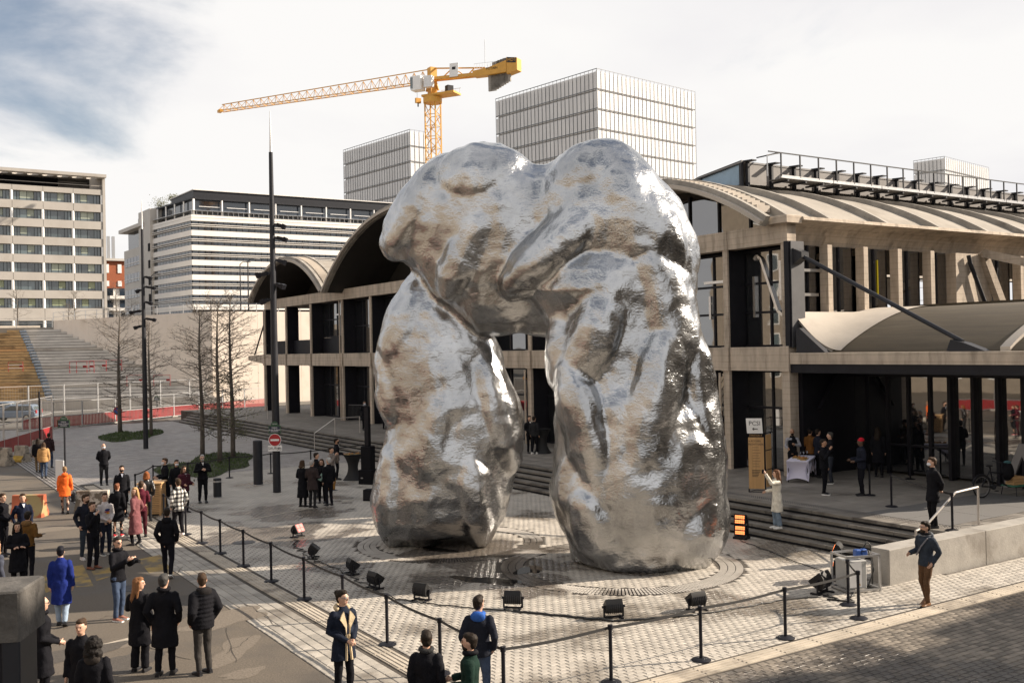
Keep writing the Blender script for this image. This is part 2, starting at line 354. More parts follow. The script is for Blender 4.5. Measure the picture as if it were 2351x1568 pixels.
def wet_zone(m, centres):
    # soaked ground round given spots (hosed down under the sculpture): darker and glossy
    t = m.node_tree; b = t.nodes['Principled BSDF']; ge = N('ShaderNodeNewGeometry', t); nz = N('ShaderNodeTexNoise', t); nz.inputs['Scale'].default_value = .7; nz.inputs['Detail'].default_value = 6; t.links.new(ge.outputs['Position'], nz.inputs['Vector'])
    tot = None
    for cx, cy, rad in centres:
        d = N('ShaderNodeVectorMath', t, operation='DISTANCE'); t.links.new(ge.outputs['Position'], d.inputs[0]); d.inputs[1].default_value = (cx, cy, 0)
        q = N('ShaderNodeMapRange', t); t.links.new(d.outputs['Value'], q.inputs[0]); q.inputs[1].default_value = rad; q.inputs[2].default_value = 0; q.inputs[3].default_value = -.12; q.inputs[4].default_value = .42
        if tot is None: tot = q
        else: mxx = N('ShaderNodeMath', t, operation='MAXIMUM'); t.links.new(tot.outputs[0], mxx.inputs[0]); t.links.new(q.outputs[0], mxx.inputs[1]); tot = mxx
    ad_ = N('ShaderNodeMath', t, operation='ADD'); t.links.new(tot.outputs[0], ad_.inputs[0]); t.links.new(nz.outputs['Fac'], ad_.inputs[1])
    k = N('ShaderNodeMapRange', t, interpolation_type='SMOOTHSTEP'); t.links.new(ad_.outputs[0], k.inputs[0]); k.inputs[1].default_value = .60; k.inputs[2].default_value = .72
    src = b.inputs['Base Color'].links[0].from_socket; mx = N('ShaderNodeMix', t, data_type='RGBA', blend_type='MULTIPLY'); t.links.new(k.outputs[0], mx.inputs['Factor']); t.links.new(src, mx.inputs['A']); mx.inputs['B'].default_value = (.34,.32,.31,1); t.links.new(mx.outputs['Result'], b.inputs['Base Color'])
    rs = b.inputs['Roughness'].links[0].from_socket; mr_ = N('ShaderNodeMix', t); t.links.new(k.outputs[0], mr_.inputs[0]); t.links.new(rs, mr_.inputs[2]); mr_.inputs[3].default_value = .14; t.links.new(mr_.outputs[0], b.inputs['Roughness'])
wet_zone(sett_m, ((13.6,21.5,4.6),(14.2,24.8,3.2),(10.6,30.5,4.2),(12.5,34.5,4.0),(10.3,25.2,2.2)))
C1, R1 = (16.5, 20.45), (2.55, 3.15); C2, R2 = (14.5, 25.95), (2.2, 2.75)
def in_rings(A):
    k = np.zeros(len(A), bool)
    for c, rr in ((C1, R1), (C2, R2)):
        d = np.hypot(A[:,0]-c[0], A[:,1]-c[1]); k |= (d > rr[0]-.06) & (d < rr[1]+.06)
    return k
pavers('sett', 8.48, 22.0, 13.28, 48, .20, .15, .05, 0., sett_m, plaza, 'x', 300, 3, in_rings, (.92,1.05), .016)
border_m = tone_mat('border_stone', (.36,.33,.285), .68, dark=(.17,.145,.115), dscale=.5, dlo=.48, dhi=.64, drough=.4, dirt=.2)
pavers('border_sett', 6.78, 7.86, 6, 48, .215, .30, .05, 0., border_m, plaza, 'y', 220, 4)
fine_m = tone_mat('small_paver', (.30,.275,.255), .62, dark=(.19,.175,.165), dscale=.18, dlo=.45, dhi=.65, drough=.35, dirt=.2)
pavers('paver', 6.78, 22.0, 48, 88, .40, .20, .05, 0., fine_m, plaza, 'x', 0, 5)
pavers('street_sett', 8.6, 40, 4, 12.7, .20, .145, .05, 0., sett_dark_m, plaza, 'x', 280, 6, None, (.6,1.2), .014, .004, True)
pavers('kerb_sett', 22.0, 60, 13.28, 14.8, .20, .145, .05, 0., sett_m, plaza, 'x', 0, 8, None, (.78,1.12), .012, .003, True)
# tactile guide strips: slabs with four raised ribs
strip_m = mat('guide_strip_stone', (.42,.37,.30), .7, var=.22, scale=1.5, dark=(.22,.19,.155), dscale=.9, bump=.15)
def strip_mesh(L):
    q = M().box(0,-.21,-.04,L-.012,.21,.001)
    for k in range(4): yy = -.155+k*.103; q.box(.02,yy-.019,.0,L-.03,yy+.019,.014)
    return q.mesh('guide_slab', strip_m)
sme = strip_mesh(1.0)
gs = obj('guide_strip', M().box(7.88,12.8,-.05,8.46,90,-.018).box(8.46,12.72,-.05,60,13.26,-.0185), joint_m, kind='structure')
for k in range(34): obj('guide_slab', sme, parent=gs, world=True, loc=(8.17, 13.3+k, 0), rotz=math.pi/2)
for k in range(22): obj('guide_slab', sme, parent=gs, world=True, loc=(8.2+k, 12.99, 0))
# tree/drain rings with radial slots
ring_m = mat('ring_stone', (.42,.39,.35), .6, var=.12, scale=2, dark=(.15,.13,.11), dscale=.4, dlo=.5, dhi=.62, drough=.25)
wet_zone(ring_m, ((13.6,21.5,4.6),(14.2,24.8,3.2)))
for (cx, cy), (ra, rb) in ((C1, R1), (C2, R2)):
    ro = obj('drain_ring', M().loft([[(cx+r*math.cos(2*math.pi*j/72), cy+r*math.sin(2*math.pi*j/72), z) for j in range(72)] for r, z in ((ra,-.016),(ra,-.014),(rb,-.014),(rb,-.016))], False), black_matt, kind='structure')
    n = 24; q = M()
    for k in range(9):
        a0 = 2*math.pi*k/9/n
        a1 = a0 + 2*math.pi/9/n*.62
        for s_ in range(3):
            r0 = ra+(rb-ra)*s_/3+.012; r1 = ra+(rb-ra)*(s_+1)/3-.008
            q.ext([(r0*math.cos(a0),r0*math.sin(a0),-.013),(r1*math.cos(a0),r1*math.sin(a0),-.013),(r1*math.cos(a1),r1*math.sin(a1),-.013),(r0*math.cos(a1),r0*math.sin(a1),-.013)], (0,0,.014))
    gm = q.mesh('grate', ring_m)
    for k in range(n): obj('grate', gm, parent=ro, loc=(cx,cy,0), rotz=2*math.pi*k/n)
# a puddle and worn yellow road marks
wat = mat('puddle_water', (.02,.018,.016), .03, var=.1); wat.node_tree.nodes['Principled BSDF'].inputs['IOR'].default_value = 1.33
def blob(c, rx, ry, z, n=40, seed=1, rough=.25, rot=0):
    r = random.Random(seed); ph = [r.uniform(0, 6.28) for _ in range(6)]
    pts = []
    for j in range(n):
        t = 2*math.pi*j/n; k = 1+rough*sum(math.sin((i+2)*t+ph[i])/(i+1.5) for i in range(6))
        x, y = rx*k*math.cos(t), ry*k*math.sin(t)
        pts.append((c[0]+x*math.cos(rot)-y*math.sin(rot), c[1]+x*math.sin(rot)+y*math.cos(rot), z))
    return pts
def flat(pts): m = M(); m.v = [tuple(p) for p in pts]; m.f = [tuple(range(len(pts)))]; return m
for i, (x, y, rx, ry) in enumerate(((1112,1331,.75,.33),(1150,1340,.3,.18),(1010,1262,.6,.2),(1215,1308,.4,.4))):
    p = g(x, y); obj('puddle', flat(blob(p, rx, ry, .0045, 40, i+3, .35, 2.2)), wat, kind='structure')
mark_m = mat('worn_road_paint', (.30,.20,.055), .8, var=.3, scale=2, dark=(.11,.095,.075), dscale=1.6, dlo=.42, dhi=.60)
for x0, y0, x1, y1, x2, y2, x3, y3 in ((316,1284,368,1273,400,1315,345,1318),(165,1300,190,1296,215,1345,175,1347),(210,1310,250,1300,262,1320,222,1333),(95,1325,120,1300,130,1352,105,1360)):
    q = [g(x0,y0,.003), g(x1,y1,.003), g(x2,y2,.003), g(x3,y3,.003)]
    obj('road_marking', flat(q), mark_m, kind='structure')
# tar seam / pale line on the asphalt
obj('asphalt_seam', flat([g(225,1480,.003), g(300,1462,.003), g(304,1470,.003), g(228,1488,.003)]), strip_m, kind='structure')
line_m = mat('pale_stone_line', (.36,.32,.26), .7, var=.2)
for a, b in (((560,1195),(860,1138)),((440,1160),(560,1150))):
    A = g(*a,.006); B = g(*b,.006); d = (B-A).normalized(); s_ = Vector((-d.y,d.x,0))*.06
    obj('stone_line', flat([A-s_,B-s_,B+s_,A+s_]), line_m, kind='structure')
# the long open gutter lines beside the path, far left
for k in range(7):
    A = Vector((6.75+.17*k, 40.5, .005)); B = Vector((6.75+.17*k, 66, .005))
    obj('gutter_line', flat([A-Vector((.02,0,0)),A+Vector((.02,0,0)),B+Vector((.02,0,0)),B-Vector((.02,0,0))]), black_matt, kind='structure')
# patches, cracks and an iron cover in the asphalt
patch_a = mat('asphalt_patch_dark', (.072,.062,.052), .8, var=.35, scale=22, bump=.4, bscale=60); patch_b = mat('asphalt_patch_pale', (.15,.125,.098), .88, var=.35, scale=24, bump=.4, bscale=60)
for i, (x,y,rx,ry,rot,mm_) in enumerate(((520,1420,1.1,.5,.3,patch_b),(540,1490,.9,.35,.9,patch_b),(330,1465,.9,.3,.2,patch_b),(230,1240,1.4,.5,.4,patch_a),(120,1215,1.5,.4,.2,patch_b),(400,1395,1.2,.7,1.2,patch_a),(560,1545,.5,.2,.3,patch_b),(300,1520,.8,.4,1.1,patch_a),(30,1160,2.2,.8,.3,patch_b),(170,1500,1.0,.4,.3,patch_a))):
    obj('asphalt_patch', flat(blob(g(x,y), rx, ry, .0025+.0002*i, 36, i+20, .3, rot)), mm_, kind='structure')
crk = random.Random(12)
for x,y,dx,dy,n in ((560,1385,9,4,14),(230,1420,7,-3,12),(520,1440,5,9,9),(420,1300,-6,5,12),(330,1480,10,3,10),(520,1500,6,-3,12)):
    pts = []; px_c, py_c = x, y
    for k in range(n): pts.append(g(px_c,py_c,.0055)); px_c += dx+crk.uniform(-6,6); py_c += dy+crk.uniform(-4,4)
    q = M()
    for a,b in zip(pts[:-1],pts[1:]):
        d = (b-a); s_ = Vector((-d.y,d.x,0)).normalized()*crk.uniform(.006,.014); q.add([a-s_,b-s_*.8,b+s_*.8,a+s_],[(0,1,2,3)])
    obj('asphalt_crack', q, joint_m, kind='structure')
for x,y in ((560,1245),(300,1350)):
    p = g(x,y); obj('manhole_cover', M().lathe([(.34,.001),(.34,.006),(.30,.007),(.30,.004),(.05,.004)], 24, p).lathe([(.05,.004),(.05,.008)], 12, p), dark_grey, kind='structure')
# grass islands round the trees
grass_m = mat('grass_blade', (.055,.085,.022), .8, var=.45, scale=4)
soil_m = mat('lawn_soil', (.035,.04,.018), .95, var=.3)
def lawn(c, rx, ry, rot, seed):
    pts = blob(c, rx, ry, .01, 48, seed, .26, rot); obj('lawn', flat(pts), soil_m, kind='structure')
    r = random.Random(seed); q = M(); poly = [(p[0], p[1]) for p in pts]
    def ins(x, y):
        k = False
        for i in range(len(poly)):
            (xa, ya), (xb, yb) = poly[i-1], poly[i]
            if (ya > y) != (yb > y) and x < (xb-xa)*(y-ya)/(yb-ya)+xa: k = not k
        return k
    n = 0
    while n < 5200:
        a, b = r.uniform(-1.4,1.4)*rx, r.uniform(-1.4,1.4)*ry
        x = c[0]+a*math.cos(rot)-b*math.sin(rot); y = c[1]+a*math.sin(rot)+b*math.cos(rot)
        n += 1
        if not ins(x, y): continue
        h = r.uniform(.06,.15); t = r.uniform(0,6.28); w = .03; dx, dy = math.cos(t)*w, math.sin(t)*w; lx, ly = r.uniform(-.05,.05), r.uniform(-.05,.05)
        q.add([(x-dx,y-dy,.01),(x+dx,y+dy,.01),(x+lx,y+ly,h)], [(0,1,2)])
    me = bpy.data.meshes.new('grass'); me.from_pydata(q.v, [], q.f); me.materials.append(grass_m)
    obj('grass', me, kind='stuff')
lawn(g(300,1000), 5.2, 1.9, math.radians(75), 5); lawn(g(482,1066), 5.4, 2.2, math.radians(70), 9)
# ================================================================== PLATFORM AND STEPS
PZ = .8
plat = obj('platform', M().box(23.26,15.3,-.05,110,90,PZ-.02), joint_m, kind='structure')
pavers('slab', 23.55, 36.5, 15.3, 88, .9, .6, .05, PZ, slab_m, plat, 'y', 300, 11, None, (.86,1.08), .01, .001)
step_m = mat('step_stone', (.15,.135,.115), .65, var=.25, scale=1.6, dark=(.07,.06,.05), dscale=1.2, dlo=.5, dhi=.65, bump=.2, rnd=.15)
steps = obj('steps', M().box(22.05,15.3,-.05,23.2,86,.1), joint_m, kind='structure')
sblk = [M().bevbox(0,.004,0,.335,1.496,.16,.012).mesh('step_block', step_m)]
cap_m = M().bevbox(0,.004,0,.36,1.496,.16,.012).mesh('step_block', step_m)
riser = M().box(.03,0,0,.32,1.5,.02)
for k in range(5):
    for j in range(47):
        y = 15.32 + j*1.5
        obj('step_block', cap_m if k == 4 else sblk[0], parent=steps, world=True, loc=(22.0+.3*k + (.0 if k else 0), y, .16*k))
# black strips on each riser: dark nosing with the riser's shade painted in
for k in range(5): obj('nosing_shade', M().box(21.996+.3*k,15.32,.16*k+.012,22.01+.3*k,85.7,.16*k+.07), black_matt, parent=steps)
# tactile warning studs at the platform edge
q = M()
for j in range(110):
    for i in range(4):
        x = 23.75+i*.09; y = 15.6+j*.09; q.lathe([(.022,PZ+.0005),(.012,PZ+.008)], 6, (x,y,0))
obj('warning_stud', q, dark_grey, parent=plat, kind='stuff')
# low concrete wall on the right, in cast lengths
lw = thing('low_wall', 'low grey concrete wall with flat top at the right end of the steps', 'wall', (20.04,14.85,0))
for k in range(9):
    x0 = 20.04 + (0 if k == 0 else 3.9+3.6*(k-1)); x1 = 20.04+3.9+3.6*k
    obj('wall_segment', M().bevbox(x0,14.85,-.05,x1-.008,15.38,.83,.012), concrete_grey, lw, world=True)
# pale stone trim and mat panels on the platform by the rail
mat_m = mat('entrance_mat', (.12,.115,.11), .85, var=.1, scale=30)
mp_ = thing('floor_mat', 'grey floor panels set in the platform beside the handrail', 'floor mat', (23.9,16,PZ))
for i in range(3):
    for j in range(2): obj('mat_panel', M().box(24.0+i*2.05,15.9+j*1.35,PZ+.002,24.0+i*2.05+2.03,15.9+j*1.35+1.33,PZ+.008), mat_m, mp_, world=True)
# ================================================================== HALL
HX = 28.5
hall = thing('vaulted_hall', 'long concrete hall with arched vault roofs, black fins and dark glass', 'hall', (HX,25.4,PZ))
def hp(name, m, mt, smooth=False, parent=None, kind=None, label=None): return obj(name, m, mt, parent or hall, smooth, world=True if parent is None else False, kind=kind, label=label)
colY = [25.4, 28.43, 32.9, 37.4, 42.4, 47.2, 52.0, 56.8, 61.58, 66.37, 72.38, 77.73, 82.9]
Z1, Z2, Z3, Z4 = 4.68, 5.58, 9.42, 10.15
for i, y in enumerate(colY):
    w = .32 if i else .38; cd_ = .14 if i else .45
    hp('column', M().bevbox(HX-.02, y-w/2, PZ, HX+cd_, y+w/2, Z1, .012), concrete)
    hp('upper_column', M().bevbox(HX+.03, y-w/2+.03, Z2, HX+cd_, y+w/2-.03, Z3, .012), concrete)
    hp('beam_post', M().bevbox(HX-.09, y-w/2-.03, Z1-.02, HX-.003, y+w/2+.03, Z2+.02, .012), concrete)
    if i < len(colY)-1:
        y2 = colY[i+1]
        hp('floor_beam', M().bevbox(HX, y+w/2+.003, Z1, HX+.5, y2-.214, Z2, .01), concrete)
        hp('roof_beam', M().bevbox(HX, y-w/2+.003, Z3, HX+.5, y2-w/2, Z4, .01), concrete)
    hp('beam_core', M().box(HX+.02, y-w/2-.02, Z1+.001, HX+.46, y+w/2+.02, Z2-.001), concrete)
    # fins, black, running back from the facade on the far side of each column
    if i not in (0,):
        for za, zb in ((PZ, Z1), (Z2, Z3)):
            hp('fin', M().box(HX+.142, y-.155, za+.002, HX+(1.08 if i < 12 else .6), y+.155, zb-.002), black_steel)
    if i in (1, 4, 9): hp('downpipe', M().tube([(HX-.1,y+.27,Z1-.1),(HX-.1,y+.27,PZ)] if i!=9 else [(HX-.1,y+.1,Z3),(HX-.1,y+.1,PZ)], .05, 8), concrete)
# glazing: panes and mullions between the fins
GXP = HX+1.6
def bay(y0, y1, za, zb, gx, n, rails=(.45,), small=False):
    w = (y1-y0)/n
    for k in range(n):
        a, b = y0+k*w, y0+(k+1)*w
        zs = [za] + [za+(zb-za)*r for r in rails] + [zb]
        for z0, z1 in zip(zs[:-1], zs[1:]):
            hp('pane', M().box(gx, a+.045, z0+.045, gx+.02, b-.045, z1-.045), hall_glass)
        hp('mullion', M().box(gx-.05, a-.045, za, gx+.06, a+.045, zb), black_steel)
    for r in rails: hp('transom', M().box(gx-.045, y0, za+(zb-za)*r-.045, gx+.055, y1, za+(zb-za)*r+.045), black_steel)
    hp('sill', M().box(gx-.06, y0, za-.04, gx+.1, y1, za+.06), black_steel)
    hp('head_frame', M().box(gx-.06, y0, zb-.1, gx+.1, y1, zb+.0), black_steel)
for i in range(len(colY)-1):
    y0, y1 = colY[i]+.2, colY[i+1]-.17
    n = 2 if y1-y0 < 3.5 else 3
    if i < 10:
        if i >= 9: continue
        gx_ = HX+1.0; bay(y0, y1, PZ+.02, Z1, gx_, n, (.62,)); bay(y0, y1, Z2+.02, Z3-.02, gx_, n, (.35,.65) if i < 2 else (.5,))
GXP = HX+1.0; bay(66.54, 72.2, PZ+.02, Z1, GXP, 4, (.62,)); bay(66.54, 72.2, Z2+1.25, Z3-.02, GXP, 4, (.5,))
hp('parapet_panel', M().box(GXP-.04,66.54,Z2,GXP+.04,72.2,Z2+1.2), black_steel)
for y0, y1 in ((72.55,77.56),(77.9,82.73)): hp('parapet_panel', M().box(HX+.6,y0,Z2,HX+.66,y1,Z2+1.1), black_steel)
# recessed glass wall behind the open corner bays, slabs, inner walls, ceiling
bay(72.6, 83.0, PZ+.02, Z1, HX+6.2, 6, (.6,)); bay(72.6, 83.0, Z2+.02, Z3, HX+6.2, 6, (.5,))
hp('floor_slab', M().box(HX+1.2, 26.6, Z1+.15, HX+40, 82.7, Z2-.1), concrete)
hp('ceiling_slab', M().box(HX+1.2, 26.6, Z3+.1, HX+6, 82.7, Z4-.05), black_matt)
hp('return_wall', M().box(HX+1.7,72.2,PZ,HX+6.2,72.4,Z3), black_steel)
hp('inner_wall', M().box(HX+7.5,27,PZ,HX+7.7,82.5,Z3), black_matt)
# end canopy stub at far left with its raking tie
hp('end_bracket', M().ext([(HX,83.1,Z1+.1),(HX,87.2,Z1+.42),(HX,87.2,Z2-.1),(HX,83.1,Z2-.02)], (1.4,0,0)), concrete)
hp('tie_rod', M().tube([(HX+.3,86.3,Z2),(HX+.3,83.4,Z3-.9)], .07, 8), black_steel)
hp('end_post', M().box(HX+.1,83.15,PZ,HX+.5,83.4,Z3), black_steel)
# vaults: circular arcs along x
def arc(ya, yb, z0, rise, n=26, off=0.):
    w = (yb-ya)/2; R = (w*w+rise*rise)/(2*rise); cy = (ya+yb)/2; cz = z0+rise-R; t0 = math.asin(min(1, w/R))
    return [(cy+(R+off)*math.sin(-t0+2*t0*k/n), cz+(R+off)*math.cos(-t0+2*t0*k/n)) for k in range(n+1)]
def vault_skin(ya, yb, z0, rise, xa, xb, th, off=0., n=26):
    A = arc(ya,yb,z0,rise,n,off); B = arc(ya,yb,z0,rise,n,off-th)
    ring = [(y,z) for y,z in A] + [(y,z) for y,z in reversed(B)]
    return M().ext([(xa,y,z) for y,z in ring], (xb-xa,0,0))
def strip_ext(ya, yb, z0, rise, xa, xb, th, off, n=26):
    A = arc(ya,yb,z0,rise,n,off); B = arc(ya,yb,z0,rise,n,off-th); q = M(); vs = []
    for (y,z),(y2,z2) in zip(A,B): vs += [(xa,y,z),(xb,y,z),(xb,y2,z2),(xa,y2,z2)]
    fs = []
    for k in range(n):
        o = 4*k
        for a,b in ((0,1),(1,2),(2,3),(3,0)): fs.append((o+a,o+b,o+4+b,o+4+a))
    fs += [(3,2,1,0),(4*n,4*n+1,4*n+2,4*n+3)]
    return q.add(vs, fs)
roof_m = mat('roof_concrete', (.29,.26,.22), .85, var=.18, scale=.8, dark=(.24,.21,.17), dscale=.5, dlo=.5, dhi=.7, bump=.15, bscale=8)
rim_m = mat('rim_concrete', (.30,.275,.24), .85, var=.25, scale=1.2, dark=(.18,.16,.14), dscale=.8, bump=.3, bscale=20)
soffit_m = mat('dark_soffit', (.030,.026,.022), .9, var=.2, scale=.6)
vaults = ((25.75,42.3,10.22,2.45,'right'),(42.5,66.2,10.0,4.5,'mid'),(66.5,82.3,10.05,2.85,'left'))
for ya, yb, z0, rise, nm in vaults:
    fo = -.65 if nm == 'right' else -1.4
    v_ = hp('roof_vault', strip_ext(ya,yb,z0,rise,HX+fo+.25,HX+62,.12,.0,30), roof_m, 'auto')
    hp('arch_rim', strip_ext(ya-.03,yb+.03,z0,rise,HX+fo,HX+fo+.23,.42,.22,30), rim_m, 'auto')
    hp('arch_edge', strip_ext(ya-.03,yb+.03,z0,rise,HX+fo-.2,HX+fo-.02,.16,.02,30), concrete_pale, 'auto')
    hp('arch_upstand', strip_ext(ya,yb,z0,rise,HX+fo+1.15,HX+fo+1.4,.4,.3,30), rim_m, 'auto')
    # roof ribs, proud shells
    for k in range(15):
        x = HX + 3.1 + 3.55*k
        hp('roof_rib', strip_ext(ya,yb,z0,rise,x,x+.22,.32,.24,24), rim_m, 'auto')
        hp('roof_shell', strip_ext(ya+.2,yb-.2,z0+.02,rise,x+.285,x+3.1,.08,.07,24), roof_m, 'auto')
    # gable
    n = 26; A = arc(ya,yb,z0,rise,n,-.14); gx = HX+(3.2 if nm != 'right' else 2.0)
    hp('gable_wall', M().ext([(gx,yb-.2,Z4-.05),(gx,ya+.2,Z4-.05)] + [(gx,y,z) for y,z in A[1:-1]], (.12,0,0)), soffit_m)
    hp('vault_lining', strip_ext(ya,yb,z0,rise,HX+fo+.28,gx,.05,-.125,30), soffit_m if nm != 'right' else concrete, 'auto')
    # small steps climbing the front of the vault
    if nm in ('right','left'):
        S = arc(ya,yb,z0,rise,64,.16)
        for k in range(3, 27):
            y, z = S[k]; y2, z2 = S[k+1]
            hp('roof_step', M().box(HX+fo+.35,y,z-.1,HX+fo+1.05,y2+.02,z2+.03), concrete_pale)
# lunette glazing in the right gable
ya, yb, z0, rise, _ = vaults[0]; A = arc(ya,yb,z0,rise,40,-.2)
def zat(y): 
    for (y0_,z0_),(y1_,z1_) in zip(A[:-1],A[1:]):
        if y0_ <= y <= y1_: return z0_+(z1_-z0_)*(y-y0_)/(y1_-y0_+1e-9)
    return z0
ys = np.linspace(ya+1.2, yb-1.2, 9)
for k in range(8):
    a, b = ys[k]+.04, ys[k+1]-.04; mid = (a+b)/2; top = .55
    hp('lunette_pane', M().ext([(HX+1.85,a,Z4+.12),(HX+1.85,b,Z4+.12),(HX+1.85,b,max(Z4+.2,zat(b)-.35)),(HX+1.85,mid,zat(mid)-.3),(HX+1.85,a,max(Z4+.2,zat(a)-.35))], (.02,0,0)), hall_glass)
    hp('lunette_mullion', M().box(HX+1.78,ys[k]-.05,Z4,HX+1.92,ys[k]+.05,max(Z4+.1,zat(ys[k])-.2)), black_steel)
hp('lunette_sill', M().box(HX+1.7,ya+.8,Z4-.02,HX+1.95,yb-.8,Z4+.12), black_steel)
# eave on the long side: flared lip and soffit
prof = [(25.62,Z4+.28),(24.9,Z4+.22),(24.87,Z4+.10),(25.45,Z4-.02),(25.72,Z4-.22),(25.88,Z4-.5),(25.95,Z4-.72),(26.1,Z4-.72),(26.1,Z4+.28)]
hp('eave', M().ext([(HX+.55,y,z) for y,z in prof], (60,0,0)), concrete)
hp('corner_block', M().bevbox(HX-.3,24.95,Z4-.02,HX+.54,26.1,Z4+.26,.02), concrete)
# long side wall, upper storey
SY = 25.4
sideX = [31.04, 33.17, 35.32, 37.5]
hp('side_beam', M().box(HX+.5,SY+.5,Z3+.02,HX+60,SY+.6,Z4-.7), concrete)
for x in sideX + [44.2, 46.4, 48.6, 50.8]: hp('side_column', M().bevbox(x-.14,SY-.05,6.4,x+.14,SY+.35,Z3+.02,.01), concrete)
def sidebay(x0, x1, za, zb, n=2):
    w = (x1-x0)/n; y = SY+.45
    for k in range(n):
        hp('side_pane', M().box(x0+k*w+.05,y,za,x0+(k+1)*w-.05,y+.02,zb), hall_glass)
        hp('side_mullion', M().box(x0+k*w-.04,y-.06,za,x0+k*w+.04,y+.06,zb), black_steel)
    hp('side_sill', M().box(x0,y-.2,za-.08,x1,y+.1,za), black_steel)
for a, b, n in ((HX+1.2,30.9,2),(31.18,33.03,2),(33.31,35.18,2),(35.46,37.36,2),(37.64,39.2,2),(41.9,44.06,2),(44.34,46.26,2)): sidebay(a,b,6.75,Z3+.02,n)
hp('side_pier', M().box(39.2,SY,6.2,41.8,SY+.6,Z3), concrete)
hp('side_downpipe', M().tube([(39.9,SY-.15,Z3-.1),(40.0,SY-.15,9.0),(41.3,SY-.25,6.6)], .09, 8), dark_grey)
hp('raking_strut', M().beam((41.0,SY-.1,9.5),(42.6,SY-.3,6.3),.3,.35), concrete)
hp('raking_strut', M().beam((41.0,SY-.15,9.45),(43.2,18.6,7.3),.3,.35), concrete)
# black corner post
hp('corner_post', M().box(HX+.05,SY-.32,PZ+4.75,HX+.75,SY-.02,Z3+.05), mat('post_grey',(.075,.075,.08),.5,var=.2))
hp('corner_post_web', M().box(HX-.05,SY-.28,PZ+4.75,HX+.05,SY-.06,Z3+.05), black_steel)
# ------- side canopy: edge beam along the facade line, barrel shell rising behind it
CY0 = 15.3
hp('canopy_beam', M().bevbox(HX-.05,CY0,4.94,HX+.35,SY-.24,5.35,.015), concrete)
hp('canopy_lintel', M().box(HX+.0,CY0,4.62,HX+.3,SY-.24,4.937), black_steel)
shell_m = mat('canopy_shell', (.068,.052,.031), .8, var=.25, scale=1.2, dark=(.115,.092,.06), dscale=.35, dlo=.52, dhi=.72, stretch=(3,.35,3), bump=.2)
def barrel(y0, y1, mt, name, dz=0, th=.12):
    n = 18; pr = []
    for k in range(n+1):
        t = k/n; x = HX+.36+5.6*t; z = 5.38+dz+1.62*math.sin(math.pi/2*min(1,t*1.02))**.9
        pr.append((x,z))
    ring = [(x,y0,z) for x,z in pr] + [(x,y0,z-th) for x,z in reversed(pr)]
    vs = []; 
    for x,z in pr: vs += [(x,y0,z),(x,y1,z),(x,y1,z-th),(x,y0,z-th)]
    fs = []
    for k in range(n):
        o = 4*k
        for a,b in ((0,1),(1,2),(2,3),(3,0)): fs.append((o+a,o+b,o+4+b,o+4+a))
    fs += [(3,2,1,0),(4*n,4*n+1,4*n+2,4*n+3)]
    return hp(name, M().add(vs, fs), mt, 'auto')
barrel(17.32,23.9,shell_m,'canopy_shell'); barrel(16.98,17.3,concrete_pale,'canopy_rib',.1,.3); barrel(CY0,16.96,shell_m,'canopy_shell')
barrel(CY0-.3,CY0-.02,concrete_pale,'canopy_rib',.1,.3)
# flared fillet between shell and corner wall
vs = []; fs = []; n = 16; mm = 10
for k in range(n+1):
    t = k/n; x = HX+.36+5.6*t; zb = 5.40+1.62*math.sin(math.pi/2*min(1,t*1.02))**.9
    ztop = max(zb+.02, 6.85)
    for j in range(mm+1):
        u = j/mm; y = 23.2+2.15*u; e = (1-math.cos(u*math.pi/2))
        z = zb+.02+(ztop-zb)*e*(1 if True else 0); vs.append((x,y,z))
for k in range(n):
    for j in range(mm): o = k*(mm+1)+j; fs.append((o,o+1,o+mm+2,o+mm+1))
q = M().add(vs, fs); nv = len(vs); q.add([(a,b,c-.1) for a,b,c in vs], [tuple(reversed(f)) for f in fs])
hp('canopy_flare', q, concrete_pale, 'auto')
hp('flare_plate', M().ext([(HX+.02,24.9,5.36),(HX+.02,23.6,5.36),(HX+.02,24.75,6.25),(HX+.02,24.9,6.25)], (.25,0,0)), dark_grey)
hp('side_base_wall', M().box(HX+.6,SY-.02,5.3,HX+60,SY+.3,6.66), concrete)
hp('canopy_deck', M().box(HX+.36,CY0,4.95,HX+12,SY-.3,5.2), black_matt)
hp('canopy_roof_back', M().box(HX+5.9,CY0,5.2,HX+12,23.9,7.1), shell_m)
# tie strut from the corner post to the canopy edge
hp('tie_strut', M().tube([(HX+.3,SY-.3,9.05),(HX+.25,18.45,5.65)], .075, 10), dark_grey)
hp('strut_shoe', M().ext([(HX+.12,SY-.33,8.6),(HX+.12,SY-.33,9.2),(HX+.12,SY-.75,9.02),(HX+.12,SY-.75,8.84)], (.4,0,0)), dark_grey)
hp('strut_shoe', M().ext([(HX+.05,18.9,5.36),(HX+.05,18.75,5.72),(HX+.05,18.3,5.62),(HX+.05,17.6,5.36)], (.4,0,0)), dark_grey)
